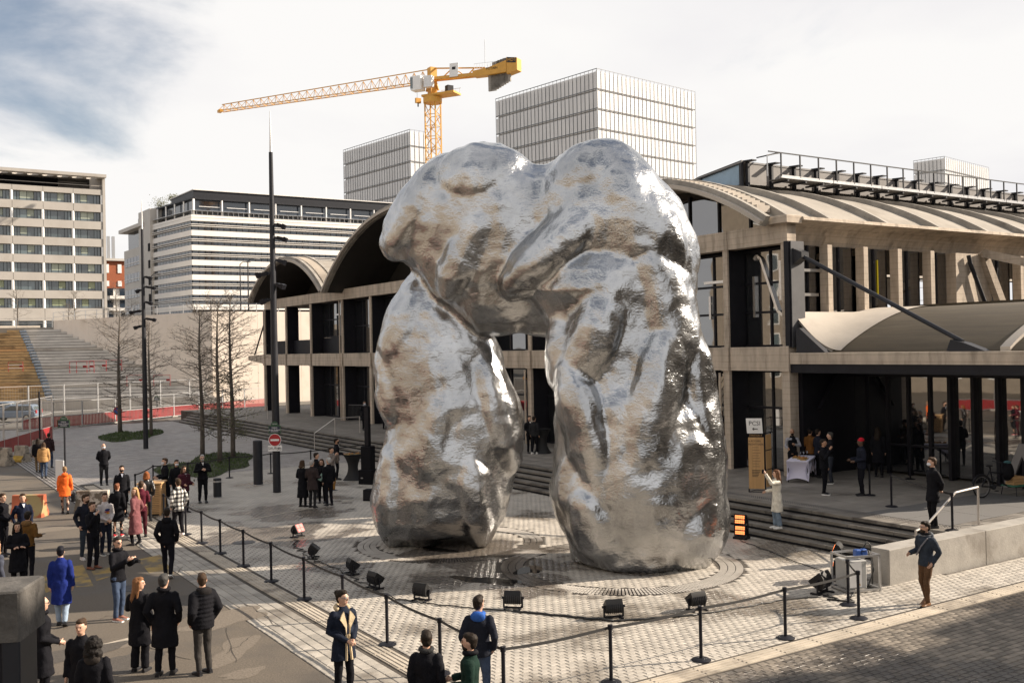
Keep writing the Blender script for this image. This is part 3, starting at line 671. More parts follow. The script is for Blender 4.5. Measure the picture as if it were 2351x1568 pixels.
# entrance glass under the canopy: facing the square
EX = HX+3.4
for k in range(11):
    y1 = SY-.1-k*.88
    dark_panel = k >= 5
    hp('entrance_pane', M().box(EX,y1-.88+.05,PZ+.1,EX+.02,y1-.05,4.6), hall_glass)
    hp('entrance_mullion', M().box(EX-(.25 if dark_panel else .08),y1-.06,PZ,EX+.1,y1+.06,4.62), black_steel)
hp('entrance_head', M().box(EX-.3,CY0,4.4,EX+.2,SY-.1,4.95), black_steel)
hp('entrance_rail', M().box(EX-.06,20.9,PZ+1.05,EX+.06,SY-.2,PZ+1.12), black_steel)
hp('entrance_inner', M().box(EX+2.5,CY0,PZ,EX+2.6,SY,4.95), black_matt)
hp('black_jamb', M().box(HX+.48,SY-.35,PZ,EX,SY-.05,4.93), black_steel)
hp('brace', M().beam((HX+1.2,SY-.5,3.2),(HX+2.6,SY-.5,4.9),.14,.14), black_steel)
q1 = mat('grey_lettering', (.22,.21,.21), .6, var=.1)
text('letter', 'A', 2.7, q1, pX(2349,1092,HX+3.1), (0,-1,0), (0,0,1), hall, .02)
# vertical name on a fin
P = pX(859.5,915,HX+.44); text('fin_lettering', 'STATION F', .34, text_white, Vector((HX+.62, 61.58-.16, 2.3)), (0,0,1), (-1,0,0), hall, .004)
# ------- big tubular letters hung in the upper windows
def strokes(pts_list, y, w, h, z, name='metal_letter'):
    q = M()
    for pts in pts_list:
        P_ = [Vector((HX+.95, y-w*a, z+h*b)) for a,b in pts]
        for p_, r_ in zip(P_[:-1],P_[1:]): q.beam(p_, r_, .11, .11, (1,0,0))
    hp(name, q, alu)
strokes([[(0,0),(0,.62)],[(.55,0),(.55,1.0)],[(-.2,.98),(.5,.98)]], 30.2, 1.6, 1.55, 6.75)
strokes([[(0,0),(0,.92)],[(.02,1.3),(.1,1.38),(.22,1.3),(.7,.12),(.85,.02)],[(.8,.35),(.8,1.22)]], 27.75, 1.7, 1.75, 6.75)
q = M()
for a,b in (((0,0),(0,1)),((0,.98),(.8,.98)),((0,.45),(.6,.45))):
    q.beam((HX+1.25+1.55*a[0],SY+.28,6.75+1.75*a[1]),(HX+1.25+1.55*b[0],SY+.28,6.75+1.75*b[1]),.11,.11,(0,1,0))
hp('metal_letter', q, alu)
strokes([[(.5,0),(.5,1.2)],[(0,1.2),(1,1.2)]], 69.5, 1.6, 1.3, 6.9)
# yellow fluorescent tubes behind the glass (unlit colour)
yt = mat('yellow_tube', (.75,.62,.02), .4, var=0)
for x in (34.5, 45.2): hp('yellow_tube', M().tube([(x,SY+.42,7.6),(x,SY+.42,9.0)], .03, 6), yt)
# ------- roof lantern, walkway and railing
lant_glass = mat('lantern_glass', (.22,.32,.42), .08, var=.3, scale=.7)
LX = HX+5.2
lz0, lz1 = 12.95, 14.02
lant = [(LX,32.4,13.05),(LX,32.4,14.0),(LX,35.4,13.45),(LX,38.2,12.7),(LX,36.2,12.75),(LX,34,12.95)]
hp('lantern_glass', M().ext([(LX,32.5,12.95),(LX,32.5,13.95),(LX,35.0,13.62),(LX,35.0,12.85)], (.03,0,0)), lant_glass)
hp('lantern_glass', M().ext([(LX,35.1,12.85),(LX,35.1,13.6),(LX,37.9,13.0),(LX,37.9,12.75)], (.03,0,0)), lant_glass)
hp('lantern_frame', M().beam((LX-.02,32.3,14.02),(LX-.02,35.05,13.7),.14).beam((LX-.02,35.05,13.7),(LX-.02,38.1,13.05),.14).beam((LX-.02,32.4,12.9),(LX-.02,32.4,14.0),.14).beam((LX-.02,35.05,12.8),(LX-.02,35.05,13.65),.1).beam((LX-.02,32.3,12.93),(LX-.02,37.9,12.7),.12), dark_grey)
hp('lantern_roof', M().ext([(LX-.1,32.3,14.05),(LX-.1,35.05,13.74),(LX-.1,38.1,13.08),(LX-.1,38.1,13.02),(LX-.1,35.05,13.68),(LX-.1,32.3,13.97)], (50,0,0)), mid_grey)
panel_m = mat('roof_panel', (.17,.155,.145), .55, var=.15, rnd=.15)
for k in range(18):
    x = LX+.3+1.55*k
    hp('roof_panel', M().box(x,32.25,13.0,x+1.35,32.3,13.92), panel_m)
    hp('panel_post', M().box(x-.14,32.15,12.9,x-.02,32.32,14.0), dark_grey)
    hp('panel_hood', M().beam((x-.1,31.8,14.03),(x-.1,32.4,14.06),.3,.06), dark_grey)
for k in range(7):
    x0 = 35.0+3.6*k
    hp('walkway_plate', M().box(x0,31.2,13.22,x0+3.55,31.32,13.36), galv)
    hp('walkway_deck', M().box(x0+.1,31.35,13.2,x0+3.5,32.1,13.23), mid_grey)
    for j in range(3): hp('walkway_bracket', M().beam((x0+.4+1.2*j,32.2,13.12),(x0+.4+1.2*j,31.15,13.12),.1,.08), dark_grey)
q = M()
hp('top_rail', M().box(34.2,31.2,14.33,62,31.25,14.38), dark_grey)
for k in range(22): hp('rail_post', M().box(35.0+1.27*k,31.2,13.3,35.05+1.27*k,31.26,14.34), dark_grey)
hp('top_rail', M().box(34.9,31.25,14.33,34.95,32.6,14.38), dark_grey)
hp('stair_rail', M().tube([(34.2,31.3,13.25),(34.2,31.3,14.2),(35,31.25,14.35)], .03, 6), galv)
# ================================================================== TERRAIN BEHIND
AZ = 9.6
avn_m = mat('avenue_paving', (.25,.23,.2), .85, var=.12, scale=.3)
WA = Vector((32.3,111.3,0)); WB = Vector((20.5,141.6,0))
wdir = (WB-WA).normalized()
obj('avenue', M().ext([(WB.x-70,WB.y+28,0),(WB.x,WB.y,0),(WA.x+.6,WA.y+.3,0),(240,111.9,0),(420,430,0),(-60,430,0)], (0,0,AZ)), avn_m, kind='structure')
wall_m = mat('retaining_wall_concrete', (.72,.63,.54), .85, var=.1, scale=.25, dark=(.60,.51,.42), dscale=.25, dlo=.5, dhi=.72, bump=.15, bscale=6)
rw = thing('retaining_wall', 'tall pale concrete retaining wall behind the bare trees', 'wall', (WA.x,WA.y,0))
nrm = Vector((-wdir.y, wdir.x, 0))
nseg = 8; Lw = (WB-WA).length
for k in range(nseg):
    a = WA + wdir*(Lw*k/nseg+.012); b = WA + wdir*(Lw*(k+1)/nseg-.012)
    for z0, z1 in ((-.05,7.2),(7.215,10.45)):
        obj('wall_panel', M().ext([a+Vector((0,0,z0)), b+Vector((0,0,z0)), b+Vector((.5,.2,z0)), a+Vector((.5,.2,z0))], (0,0,z1-z0)), wall_m, rw, world=True)
for k in range(11):
    x0 = WA.x+.02+5.2*k
    for z0, z1 in ((-.05,7.2),(7.215,10.45)):
        obj('wall_panel', M().box(x0,WA.y+.0,z0,x0+5.18,WA.y+.5,z1), wall_m, rw, world=True)
# stepped seating
seat_m = mat('stair_concrete', (.55,.51,.46), .85, rnd=.1, var=.14, scale=.5, dark=(.44,.41,.37), dscale=.3)
wood_m = mat('stair_timber', (.40,.27,.13), .75, rnd=.16, var=.25, scale=1.5, stretch=(1,1,4), dark=(.2,.13,.06), dscale=.5)
zinc_m = mat('stair_metal', (.33,.38,.44), .4, var=.2, scale=2, metal=.3)
sd = -RT  # runs to the left in plan
st = thing('stepped_seating', 'wide stepped seating of concrete and timber rising to the avenue', 'stairs', (WA.x,WA.y,0))
NS = 26; s0, s1 = -3.0, Lw-.5
def split(px, z, c):  # lateral offset along sd of an image column on tread k
    best = 0
    for q_ in range(0, 600):
        P_ = c + sd*(q_*.1); P_ = Vector((P_.x,P_.y,z)); v = P_-CAMP
        if v.dot(rc)/v.dot(fw)*FP+1175.5 < px: return q_*.1
    return 60
for k in range(NS):
    t0 = k/NS; t1 = (k+1)/NS; z1 = (k+1)*9.3/NS
    a = WA + wdir*(s0+(s1-s0)*t0) - Vector((.02,0,0)); b = WA + wdir*(s0+(s1-s0)*t1)- Vector((.02,0,0))
    # terrain edges read from the photo: wood | metal flight | concrete
    x_w = 42 + (112-42)*(1-t0)*1.02; x_m = 58 + (131-58)*(1-t0)*1.02
    lm = split(x_m, z1, a); lw_ = split(x_w, z1, a); le = lw_ + 26
    zb = z1 - 9.3/NS - .3
    def blk(nm, l0, l1, mt, dz=0.):
        A_ = a+sd*l0; B_ = a+sd*l1; C_ = b+sd*l1; D_ = b+sd*l0
        obj(nm, M().ext([Vector((p.x,p.y,zb)) for p in (A_,B_,C_,D_)], (0,0,z1-zb+dz)), mt, st, world=True)
    land = k in (6,12,18)
    nb = max(1, int(lm/5.5)); 
    for j in range(nb): blk('seat_block', lm*j/nb+.02, lm*(j+1)/nb-.02, concrete_pale if land else seat_m)
    blk('metal_step', lm, lw_-.03, zinc_m, -.08); blk('metal_step', lm, lw_-.03, zinc_m, -.22)
    A_ = a+sd*.02-wdir*.012; B_ = a+sd*le-wdir*.012; obj('step_shade_line', M().beam((A_.x,A_.y,zb+.34),(B_.x,B_.y,zb+.33),.02,.05), joint_m, st, world=True)  # dark bar painting in a shade line at each riser foot
    nb = 4
    for j in range(nb): blk('timber_step', lw_+26*j/nb+.01, lw_+26*(j+1)/nb-.02, wood_m if not land else timber_pale)
obj('low_kerb_wall', M().ext([(WA-wdir*5+sd*2+Vector((0,0,-.05))), (WA-wdir*5+sd*60+Vector((0,0,-.05))), (WA-wdir*4.6+sd*60+Vector((0,0,-.05))), (WA-wdir*4.6+sd*2+Vector((0,0,-.05)))], (0,0,1.1)), concrete_pale, st, world=True)
# railings along the top of the wall
def railing(name, label, pts, h=1.1, step=2.4, mt=galv, bars=2):
    t = thing(name, label, 'railing', pts[0]); q = M()
    for p_, r_ in zip(pts[:-1], pts[1:]):
        p_, r_ = Vector(p_), Vector(r_); n = max(1, int((r_-p_).length/step))
        for k in range(n+1):
            c = p_+(r_-p_)*k/n; obj('post', M().box(c.x-.04,c.y-.04,c.z,c.x+.04,c.y+.04,c.z+h), mt, t, world=True)
        for j in range(bars): obj('rail', M().beam(p_+Vector((0,0,h*(1-j/bars))), r_+Vector((0,0,h*(1-j/bars))), .05), mt, t, world=True)
    return t
railing('railing', 'thin metal railing along the top of the pale retaining wall', [(WB.x,WB.y,10.4),(WA.x,WA.y+.2,10.4),(WA.x+26,WA.y+.2,10.4)])
railing('railing', 'thin railing on the avenue in front of the grid-windowed office block', [(-4,150,AZ),(WB.x,WB.y+1,AZ)], 1.2, 4)
obj('avenue_kerb', M().box(-6,146,AZ-.5,WB.x-1,146.6,AZ+.35), concrete_pale, kind='structure')
# ================================================================== OFFICE BLOCKS
def facade_grid(): pass
off_m = mat('office_concrete', (.37,.345,.315), .85, var=.07, scale=.3, dark=(.32,.29,.255), dscale=.2, dlo=.5, dhi=.75)
# left block, facade facing us on a plane Y = 212
oy = 212.; ob = thing('office_block', 'beige concrete office block with seven rows of ribbon windows at left', 'office block', (20,oy,AZ))
def op(n_, m_, mt, parent=None): return obj(n_, m_, mt, parent or ob, world=True) if parent is None else obj(n_, m_, mt, parent)
ex = pY(244,600,oy).x; x_l = -16.
rowz = [16.2+3.47*k for k in range(7)]
op('core', M().box(x_l,oy+1.2,AZ,ex-.3,oy+16,38.6), black_matt)
op('end_wall', M().box(ex-.5,oy-.15,AZ,ex,oy+16,41.3), off_m)
colx = [pY(c,600,oy).x for c in (28.7,100,169.5,236.5)]
dxb = (colx[3]-colx[0])/3; colx = [colx[0]-dxb*k for k in range(5,0,-1)] + colx
bnd = [AZ+2.0] + rowz
for k in range(8):
    zc0 = (rowz[k-1]+.95) if k else AZ+3.2; zc1 = (rowz[k]-.95) if k < 7 else 39.0
    if k == 0: zc1 = rowz[0]-.95
    edges = [x_l]+[c+.1 for c in colx]+[ex-.52]
    for a, b in zip(edges[:-1], edges[1:]):
        if b-a < .3: continue
        op('spandrel', M().box(a+.03,oy,zc0,b-.03,oy+1.1,zc1), off_m)
pane_ms = {}
def unit_box(nm, sx, sy, sz, mt):
    key = (nm, round(sx,3), round(sy,3), round(sz,3), mt.name)
    if key not in pane_ms: pane_ms[key] = M().box(0,0,0,sx,sy,sz).mesh(nm, mt)
    return pane_ms[key]
rr = random.Random(4)
green_blind = mat('green_blind', (.24,.27,.17), .4, var=.1, rnd=.25)
for zc in rowz:
    for i, c in enumerate(colx):
        op('round_column', M().tube([(c,oy+.25,zc-.95),(c,oy+.25,zc+.95)], .28, 10), white_paint)
        nx = colx[i+1] if i+1 < len(colx) else None
        if nx is None: continue
        w0, w1 = c+.35, nx-.3; wf = op('window', M().box(w0,oy+.75,zc-.95,w1,oy+.85,zc-.88).box(w0,oy+.75,zc+.88,w1,oy+.85,zc+.95), dark_grey)
        fr = [0,.13,.24,.50,.76,.88,1.0]
        for a, b in zip(fr[:-1], fr[1:]):
            wd_ = (w1-w0)*(b-a)-.08; bl = b-a > .2 and rr.random() < .35
            o = obj('pane', unit_box('pane', wd_, .05, 1.74 if not bl else 1.3, office_blind if bl and zc > 22 else (green_blind if bl else office_glass)), parent=wf, loc=(w0+(w1-w0)*a+.04, oy+.80, zc-.87+(0 if not bl else .44)))
            o.matrix_parent_inverse = Matrix.Identity(4); o.location = Vector(o.location)
            if bl: obj('pane', unit_box('pane', wd_, .05, .42, office_glass), parent=wf, loc=(w0+(w1-w0)*a+.04, oy+.80, zc-.87))
# ground floor and roof loggia
op('ground_glass', M().box(x_l,oy+.9,AZ,ex-.5,oy+1.1,AZ+3.2), office_glass)
for c in colx: op('round_column', M().tube([(c,oy+.2,AZ),(c,oy+.2,AZ+3.2)], .3, 10), white_paint)
lx1 = pY(142,500,oy).x
op('loggia_wall', M().box(x_l,oy+4,38.9,lx1,oy+15,41.3), black_matt)
op('loggia_fin', M().box(ex-2.6,oy+1.5,39,ex-.55,oy+2,41.3), off_m)
op('roof_beam', M().beam((lx1,oy+5,40.9),(ex-2.5,oy+5,40.9),.25), off_m)
op('roof_rail', M().beam((x_l,oy+.1,39.75),(ex-.5,oy+.1,39.75),.1), off_m)
# overhanging roof slab with round openings
def holed(x0,x1,y0,y1,z0,z1,r,n=16):
    cx, cy = (x0+x1)/2, (y0+y1)/2; q = M(); sq = []; ci = []
    for j in range(n):
        t = 2*math.pi*j/n; c_, s_ = math.cos(t), math.sin(t); ci.append((cx+r*c_, cy+r*s_))
        k = 1/max(abs(c_)/((x1-x0)/2), abs(s_)/((y1-y0)/2)); sq.append((cx+k*c_, cy+k*s_))
    vs = [(x,y,z0) for x,y in sq]+[(x,y,z0) for x,y in ci]+[(x,y,z1) for x,y in sq]+[(x,y,z1) for x,y in ci]; fs = []
    for j in range(n):
        j2 = (j+1)%n; fs += [(j,j2,n+j2,n+j),(2*n+j,3*n+j,3*n+j2,2*n+j2),(n+j,n+j2,3*n+j2,3*n+j),(j,2*n+j,2*n+j2,j2)]
    for sx,sy in ((x0,y0),(x1,y0),(x1,y1),(x0,y1)):
        pass
    q.add(vs, fs)
    # corner triangles
    for (sx,sy) in ((x0,y0),(x1,y0),(x1,y1),(x0,y1)):
        near = sorted(range(n), key=lambda j: (sq[j][0]-sx)**2+(sq[j][1]-sy)**2)[:2]
        q.ext([(sx,sy,z0),(sq[near[0]][0],sq[near[0]][1],z0),(sq[near[1]][0],sq[near[1]][1],z0)], (0,0,z1-z0))
    return q
hx = [pY(c,500,oy).x for c in (8,46,78,117,147,185,214)]
stp = (hx[-1]-hx[0])/6; k0 = hx[0]-stp*7
for k in range(14):
    a = k0+stp*(k-.5)
    op('roof_slab', holed(a,a+stp-.005,oy-1.6,oy+3.2,41.3,41.9,1.05), off_m)
op('roof_slab', M().box(k0+stp*13.5,oy-1.6,41.3,ex-.0,oy+3.2,41.9), off_m)
op('roof_slab', M().box(x_l,oy+3.2,41.35,ex,oy+15,41.85), off_m)
# ---- white banded block
cn = Vector((62,228,0)); xr = 118.; ldir = Vector((-.158,.987,0)); lend = cn+ldir*21.8
wb = thing('white_office_block', 'white banded office block with long dark ribbon windows and sunshades', 'office block', (62,228,AZ))
white_clad = mat('white_cladding', (.72,.69,.65), .6, var=.04, scale=.2)
shade_clad = mat('stone_cladding', (.50,.47,.43), .7, var=.06, scale=.3)
def wp(n_, m_, mt, parent=None): return obj(n_, m_, mt, wb, world=True)
def slab_poly(z0, z1, out, y_back=24):
    a = cn+Vector((-out*.4,-out,0)); b = Vector((xr,228-out,0)); c = Vector((xr,228+y_back,0)); d = lend+Vector((-out,0,0)); return M().ext([(p.x,p.y,z0) for p in (a,b,c,d)], (0,0,z1-z0))
sp = 3.36; zt = 37.3
wp('core', slab_poly(AZ,37.0,-.9), black_matt)
wp('parapet', slab_poly(zt-1.35,zt,0), white_clad); wp('parapet', slab_poly(zt-.62,zt-.56,.06), shade_clad)
cnt = 0
navy_glass = glass('navy_glass', (.02,.028,.04), .05, 1.9, rnd=.5)
for k in range(8):
    zh = zt-1.35-sp*k           # window head
    zl = zh-2.15
    if k < 7: wp('band', slab_poly(zl-1.21,zl,0), white_clad)
    for dz in (.75,1.15): wp('sunshade', slab_poly(zh-dz-.12,zh-dz,.25,20), white_clad)
    npn = 38
    for j in range(npn):
        a = cn.x+.3+(xr-cn.x-.6)*j/npn
        if k < 6: obj('pane', unit_box('pane',(xr-cn.x-.6)/npn-.12,.08,2.1,navy_glass), parent=wb, world=True, loc=(a,228+.55,zl+.03))
    npl = 12
    for j in range(npl):
        p_ = cn+ldir*(.8+(21.2)*j/npl)
        o = obj('side_pane', unit_box('side_pane',1.62,.08,2.1,navy_glass), parent=wb, world=True, loc=(p_.x+.35,p_.y,zl+.03), rotz=math.atan2(ldir.y,ldir.x))
wp('base', slab_poly(AZ,zt-1.35-sp*7-2.2,0), white_clad)
# set back top floors
wp('terrace_glass', slab_poly(37.3,41.0,-2.2), navy_glass)
wp('terrace_roof', slab_poly(41.0,41.35,-.9), dark_grey)
wp('penthouse', slab_poly(41.35,43.6,-4.5), dark_grey); wp('penthouse_cap', slab_poly(43.6,43.8,-4.2), white_clad)
for j in range(9):
    x = cn.x+.9+6.4*j; wp('terrace_column', M().tube([(x,229,37.3),(x,229,41.0)], .2, 8), white_paint)
    if j: wp('terrace_bar', M().beam((x-5.2,229.2,39.4),(x-.4,229.2,39.4),.12), white_paint)
for j in range(5):
    p_ = cn+ldir*(1+5*j)+Vector((.9,0,0)); wp('terrace_column', M().tube([(p_.x,p_.y,37.3),(p_.x,p_.y,41.0)], .2, 8), white_paint)
wp('balustrade', slab_poly(38.25,38.33,.15), galv)
for j in range(46): wp('baluster', M().box(cn.x+1.2*j,227.95,37.3,cn.x+1.2*j+.07,228.02,38.25), galv)
for j in range(5): wp('roof_unit', M().box(cn.x+8+9*j,240,43.8,cn.x+8+9*j+4,243,44.6+(j%2)*.5), white_plastic)
# lower set-back wing on the left
p2 = lend; lw2 = pZ(287,700,262); 
wq = thing('stone_office_wing', 'narrow stone office wing set back left of the white banded block', 'office block', (p2.x,p2.y,AZ))
u_ = Vector((lw2.x-p2.x, lw2.y-p2.y, 0)); uL = u_.length; ud = u_.normalized(); back = Vector((-ud.y,ud.x,0))
if back.dot(FW) < 0: back = -back
def wing(nm, l0, l1, z0, z1, d0, d1, mt): 
    ps = [p2+ud*l0+back*d0, p2+ud*l1+back*d0, p2+ud*l1+back*d1, p2+ud*l0+back*d1]
    return obj(nm, M().ext([(p.x,p.y,z0) for p in ps], (0,0,z1-z0)), mt, wq, world=True)
wing('tower_pier', 0, uL*.38, AZ, 41.2, -.6, 8, shade_clad)
wing('wall', uL*.38, uL, AZ, 33.0, 0, 8, shade_clad)
for k in range(4):
    zz_ = 30.8-4.1*k
    for j in range(5): 
        l0 = uL*.42+uL*.55*j/5; wing('window', l0, l0+uL*.55/5-.25, zz_-2.2, zz_, -.12, .3, navy_glass)
    wing('window_rail', uL*.4, uL*.99, zz_-1.55, zz_-1.4, -.25, -.14, white_clad)
    wing('pier_window', .3, 1.6, zz_-1.9+2, zz_+2, -.75, -.5, black_matt)
wing('top_glass', uL*.42, uL*.95, 33.0, 37.6, .8, 6, navy_glass); wing('top_roof', uL*.2, uL*1.02, 37.6, 38.5, -1.2, 8, shade_clad); wing('top_glass', uL*.3, uL*.9, 38.5, 41.5, 3, 8, navy_glass)
wing('shrub_box', .5, 5.5, 41.2, 41.6, 1, 3, shade_clad)
# ---- red brick and white flats between them
br = thing('brick_flats', 'small block of red brick and white flats far between the two office blocks', 'apartment block', pZ(262,740,300))
c0 = pZ(262,740,300); bw = 7
brick_m = mat('red_brick', (.30,.09,.04), .85, var=.15)
def bp_(nm, x0,x1,y0,y1,z0,z1,mt): return obj(nm, M().box(c0.x+x0,c0.y+y0,z0,c0.x+x1,c0.y+y1,z1), mt, br, world=True)
bp_('wall',-7,9,0,12,AZ,26,white_clad); bp_('brick_storey',-7,9,-.3,12,26.02,34.2,brick_m); bp_('roof',-8,10,-1.2,12,34.22,34.9,shade_clad)
for k in range(4):
    for j in range(4): bp_('window',-5.5+3.6*j,-3.8+3.6*j,-.45,0,13+3.6*k,15.2+3.6*k,navy_glass)
    bp_('balcony',-7.3+2*k,1+2*k,-1.4,-.02,12.0+3.6*k,12.9+3.6*k,white_clad)
for j in range(4):
    bp_('window',-6+3.6*j,-4.9+3.6*j,-.5,-.28,30.6,33.2,white_paint); bp_('window',-6+3.6*j,-4.9+3.6*j,-.5,-.28,26.6,28.2,white_paint)
for j in range(2): bp_('chimney',-1+1.4*j,-.2+1.4*j,3,4,34.9,42,galv)
# ================================================================== GLASS BOOK TOWERS
tw_blind = mat('tower_shutter', (.60,.59,.58), .55, var=.05, scale=.2, rnd=.06)
tw_white = mat('tower_pale_glass', (.60,.60,.60), .35, var=.03, scale=.1, rnd=.05)
tw_frame = mat('tower_frame', (.12,.13,.14), .5, var=.1)
tw_edge = mat('tower_corner_glass', (.55,.60,.63), .15, var=.05)
def tower(label, corner, udl, wl, udr, wr, ztop, nrow, ncl, ncr, zb, hh, budget=300, rowsvis=9):
    t = thing('glass_tower', label, 'tower', (corner.x,corner.y,0))
    udl = udl.normalized(); udr = udr.normalized(); nl = -udr; nr = -udl
    A = corner; pl = corner+udl*wl; pr = corner+udr*wr
    obj('core', M().ext([(p.x,p.y,zb) for p in (A-nl*.6-nr*.6, pr-nr*.6, pr+udl*wl*.9, pl+udr*wr*.9, pl-nl*.6)] if False else [(p.x,p.y,zb) for p in (A+udr*.5+udl*.5, pr+udl*.5-udr*.5, pr+udl*wl-udr*.5, pl+udr*.5-udl*.5)], (0,0,ztop-zb-.9)), tw_blind, t, world=True)
    n = 0; stuff = {}
    for face, ud, nrm_, w, nc in ((0,udl,nl,wl,ncl),(1,udr,nr,wr,ncr)):
        if nc == 0: continue
        cw = w/nc; mt = tw_blind if face == 0 else tw_white; rz = math.atan2(ud.y, ud.x)
        gp = .26 if face == 0 else .14; gh = .45 if face == 0 else .3; me = unit_box('shutter_pane', cw-gp, .12, hh-gh, mt); q = M()
        for r in range(nrow):
            for c in range(nc):
                z = ztop-.45-(r+1)*hh+.1; P_ = corner+ud*(c*cw+gp/2)+nrm_*-(.16 if face == 0 else .10)
                if r < rowsvis and n < budget: obj('shutter_pane', me, parent=t, world=True, loc=(P_.x,P_.y,z), rotz=rz); n += 1
                elif r < rowsvis+3:
                    b = P_+ud*(cw-gp); q.ext([(P_.x,P_.y,z),(b.x,b.y,z),(b.x-nrm_.x*.12,b.y-nrm_.y*.12,z),(P_.x-nrm_.x*.12,P_.y-nrm_.y*.12,z)], (0,0,hh-gh))
        if q.v: obj('shutter_field', q, mt, t, world=True, kind='stuff')
        for c in range(nc+1):
            P_ = corner+ud*(c*cw); obj('mullion', M().beam((P_.x,P_.y,zb),(P_.x,P_.y,ztop),.1 if face == 0 else .05,.1), tw_frame if face == 0 else mid_grey, t, world=True)
        for r in range(nrow+1):
            z = ztop-.08-r*hh; b = corner+ud*w; obj('floor_edge', M().beam((A.x,A.y,z),(b.x,b.y,z),.14,.18 if face == 0 else .07), tw_frame if face == 0 else mid_grey, t, world=True)
    obj('corner_glass', M().beam((A.x,A.y,zb)+Vector((0,0,0)) if False else (A.x+udr.x*.25+udl.x*.3,A.y+udr.y*.25+udl.y*.3,zb),(A.x+udr.x*.25+udl.x*.3,A.y+udr.y*.25+udl.y*.3,ztop-.4),.3,.3), tw_edge, t, world=True)
    return t
Zs = 75.
cT = pZ(1370,157,269); zt1 = cT.z
L1 = pZ(1138,228,300); R1_ = pZ(1596,212,296)
tower('large pale glass tower with a gridded facade rising behind the sculpture', Vector((cT.x,cT.y,0)), Vector((L1.x-cT.x,L1.y-cT.y,0)), 41.7, Vector((R1_.x-cT.x,R1_.y-cT.y,0)), 41.5, zt1, 16, 27, 25, 20, 5.33)
c2 = pZ(941,297,339); L2 = pZ(788,345,372)
tower('glass tower with a gridded facade left of the crane mast', Vector((c2.x,c2.y,0)), Vector((L2.x-c2.x,L2.y-c2.y,0)), 43.5, RT*.75+FW*.65, 7.7, c2.z, 15, 27, 4, 20, 5.33, 300, 9)
c2b = pZ(985,352,370)
obj('rear_block', M().cbox((c2b.x+6,c2b.y+8,40),14,14,2*(c2b.z-40)), tw_blind, COL.objects['glass_tower.001'], world=True)
c3 = pZ(2168.7,359,409); L3 = pZ(2099,369,418); R3 = pZ(2270.8,384.6,438)
tower('small distant glass tower above the roof railing at right', Vector((c3.x,c3.y,0)), Vector((L3.x-c3.x,L3.y-c3.y,0)), 13, Vector((R3.x-c3.x,R3.y-c3.y,0)), 43, c3.z, 12, 8, 22, 30, 5.33, 300, 6)
# ================================================================== TOWER CRANE
yel = yellow_paint
cz = 44.0
cb = pZ(997,420,180); cb = Vector((cb.x,cb.y,0))
crane = thing('tower_crane', 'yellow tower crane with a long lattice jib and white cab', 'crane', (cb.x,cb.y,0))
def cp(n_, m_, mt, label=None): return obj(n_, m_, mt, crane, world=True, label=label)
zmast = pZ(997,222,180).z
jd = (pZ(510,272,199)-pZ(997,222,180)); jd = Vector((jd.x,jd.y,0)); jl = jd.length; jd.normalize(); jn = Vector((-jd.y,jd.x,0))
hw = 1.05
q = M(); ux, uy = jd, jn
zs = np.arange(10, zmast-1.5, 2.0)
corners = [ux*a*hw+uy*b*hw for a,b in ((1,1),(1,-1),(-1,-1),(-1,1))]
for c in corners: q.beam(cb+c+Vector((0,0,8)), cb+c+Vector((0,0,zmast-1)), .2)
for k, z in enumerate(zs):
    for i in range(4):
        a, b = corners[i], corners[(i+1)%4]
        q.beam(cb+a+Vector((0,0,z)), cb+b+Vector((0,0,z)), .09)
        if k % 2: a, b = b, a
        q.beam(cb+a+Vector((0,0,z)), cb+b+Vector((0,0,min(z+2,zmast-1))), .1)
cp('mast', q, yel)
cp('slewing_ring', M().tube([cb+Vector((0,0,zmast-1.2)), cb+Vector((0,0,zmast-.2))], 1.7, 16), yel)
cp('slewing_platform', M().beam(cb+jd*1.5+Vector((0,0,zmast)), cb-jd*5+Vector((0,0,zmast+.1)), 3, .35), yel)
for k in range(6): cp('platform_post', M().tube([cb-jd*(1+.75*k)+jn*-1.5+Vector((0,0,zmast+.2)), cb-jd*(1+.75*k)+jn*-1.5+Vector((0,0,zmast+1.3))], .04, 6), galv)
cp('platform_rail', M().beam(cb-jd*1-jn*1.5+Vector((0,0,zmast+1.3)), cb-jd*5-jn*1.5+Vector((0,0,zmast+1.3)), .06), galv)
cp('winch', M().box(-.6,-.5,0,.6,.5,1.3).xf(Matrix.Translation(cb-jd*3.4+Vector((0,0,zmast+.25)))), dark_grey)
cp('tower_head', M().beam(cb+Vector((0,0,zmast)), cb+Vector((0,0,zmast+5.2)), 1.3, 1.3).beam(cb+jd*1.2+Vector((0,0,zmast+1)), cb+Vector((0,0,zmast+5.0)), .3).beam(cb-jd*1.2+Vector((0,0,zmast+1)), cb+Vector((0,0,zmast+5.0)), .3), yel)
# jib
sgc = 1 if jn.dot(CAMP-cb) > 0 else -1
zj = zmast+2.7
def J(s_, side, h): return cb+jd*s_+jn*side+Vector((0,0,zj+h))
q = M(); ns = 26; st_ = (jl-1.0)/ns
hgt = lambda s_: 2.1-(.9*s_/jl)
for sg in (-.75,.75): q.beam(J(1,sg,0), J(jl,sg,-.0), .13)
q.beam(J(0,0,2.3), J(jl-.4,0,1.3), .15)
for k in range(ns):
    a = 1+st_*k; m_ = a+st_/2; b = a+st_
    for sg in (-.75,.75):
        q.beam(J(a,sg,0), J(m_,0,hgt(m_)), .075); q.beam(J(b,sg,0), J(m_,0,hgt(m_)), .075)
    q.beam(J(a,-.75,0), J(a,.75,0), .08); q.beam(J(a,-.75,0), J(b,.75,0), .07)
cp('jib', q, yel)
cp('jib_tip', M().cbox(J(jl+.1,0,.1), .7,1.6,.5), yel)
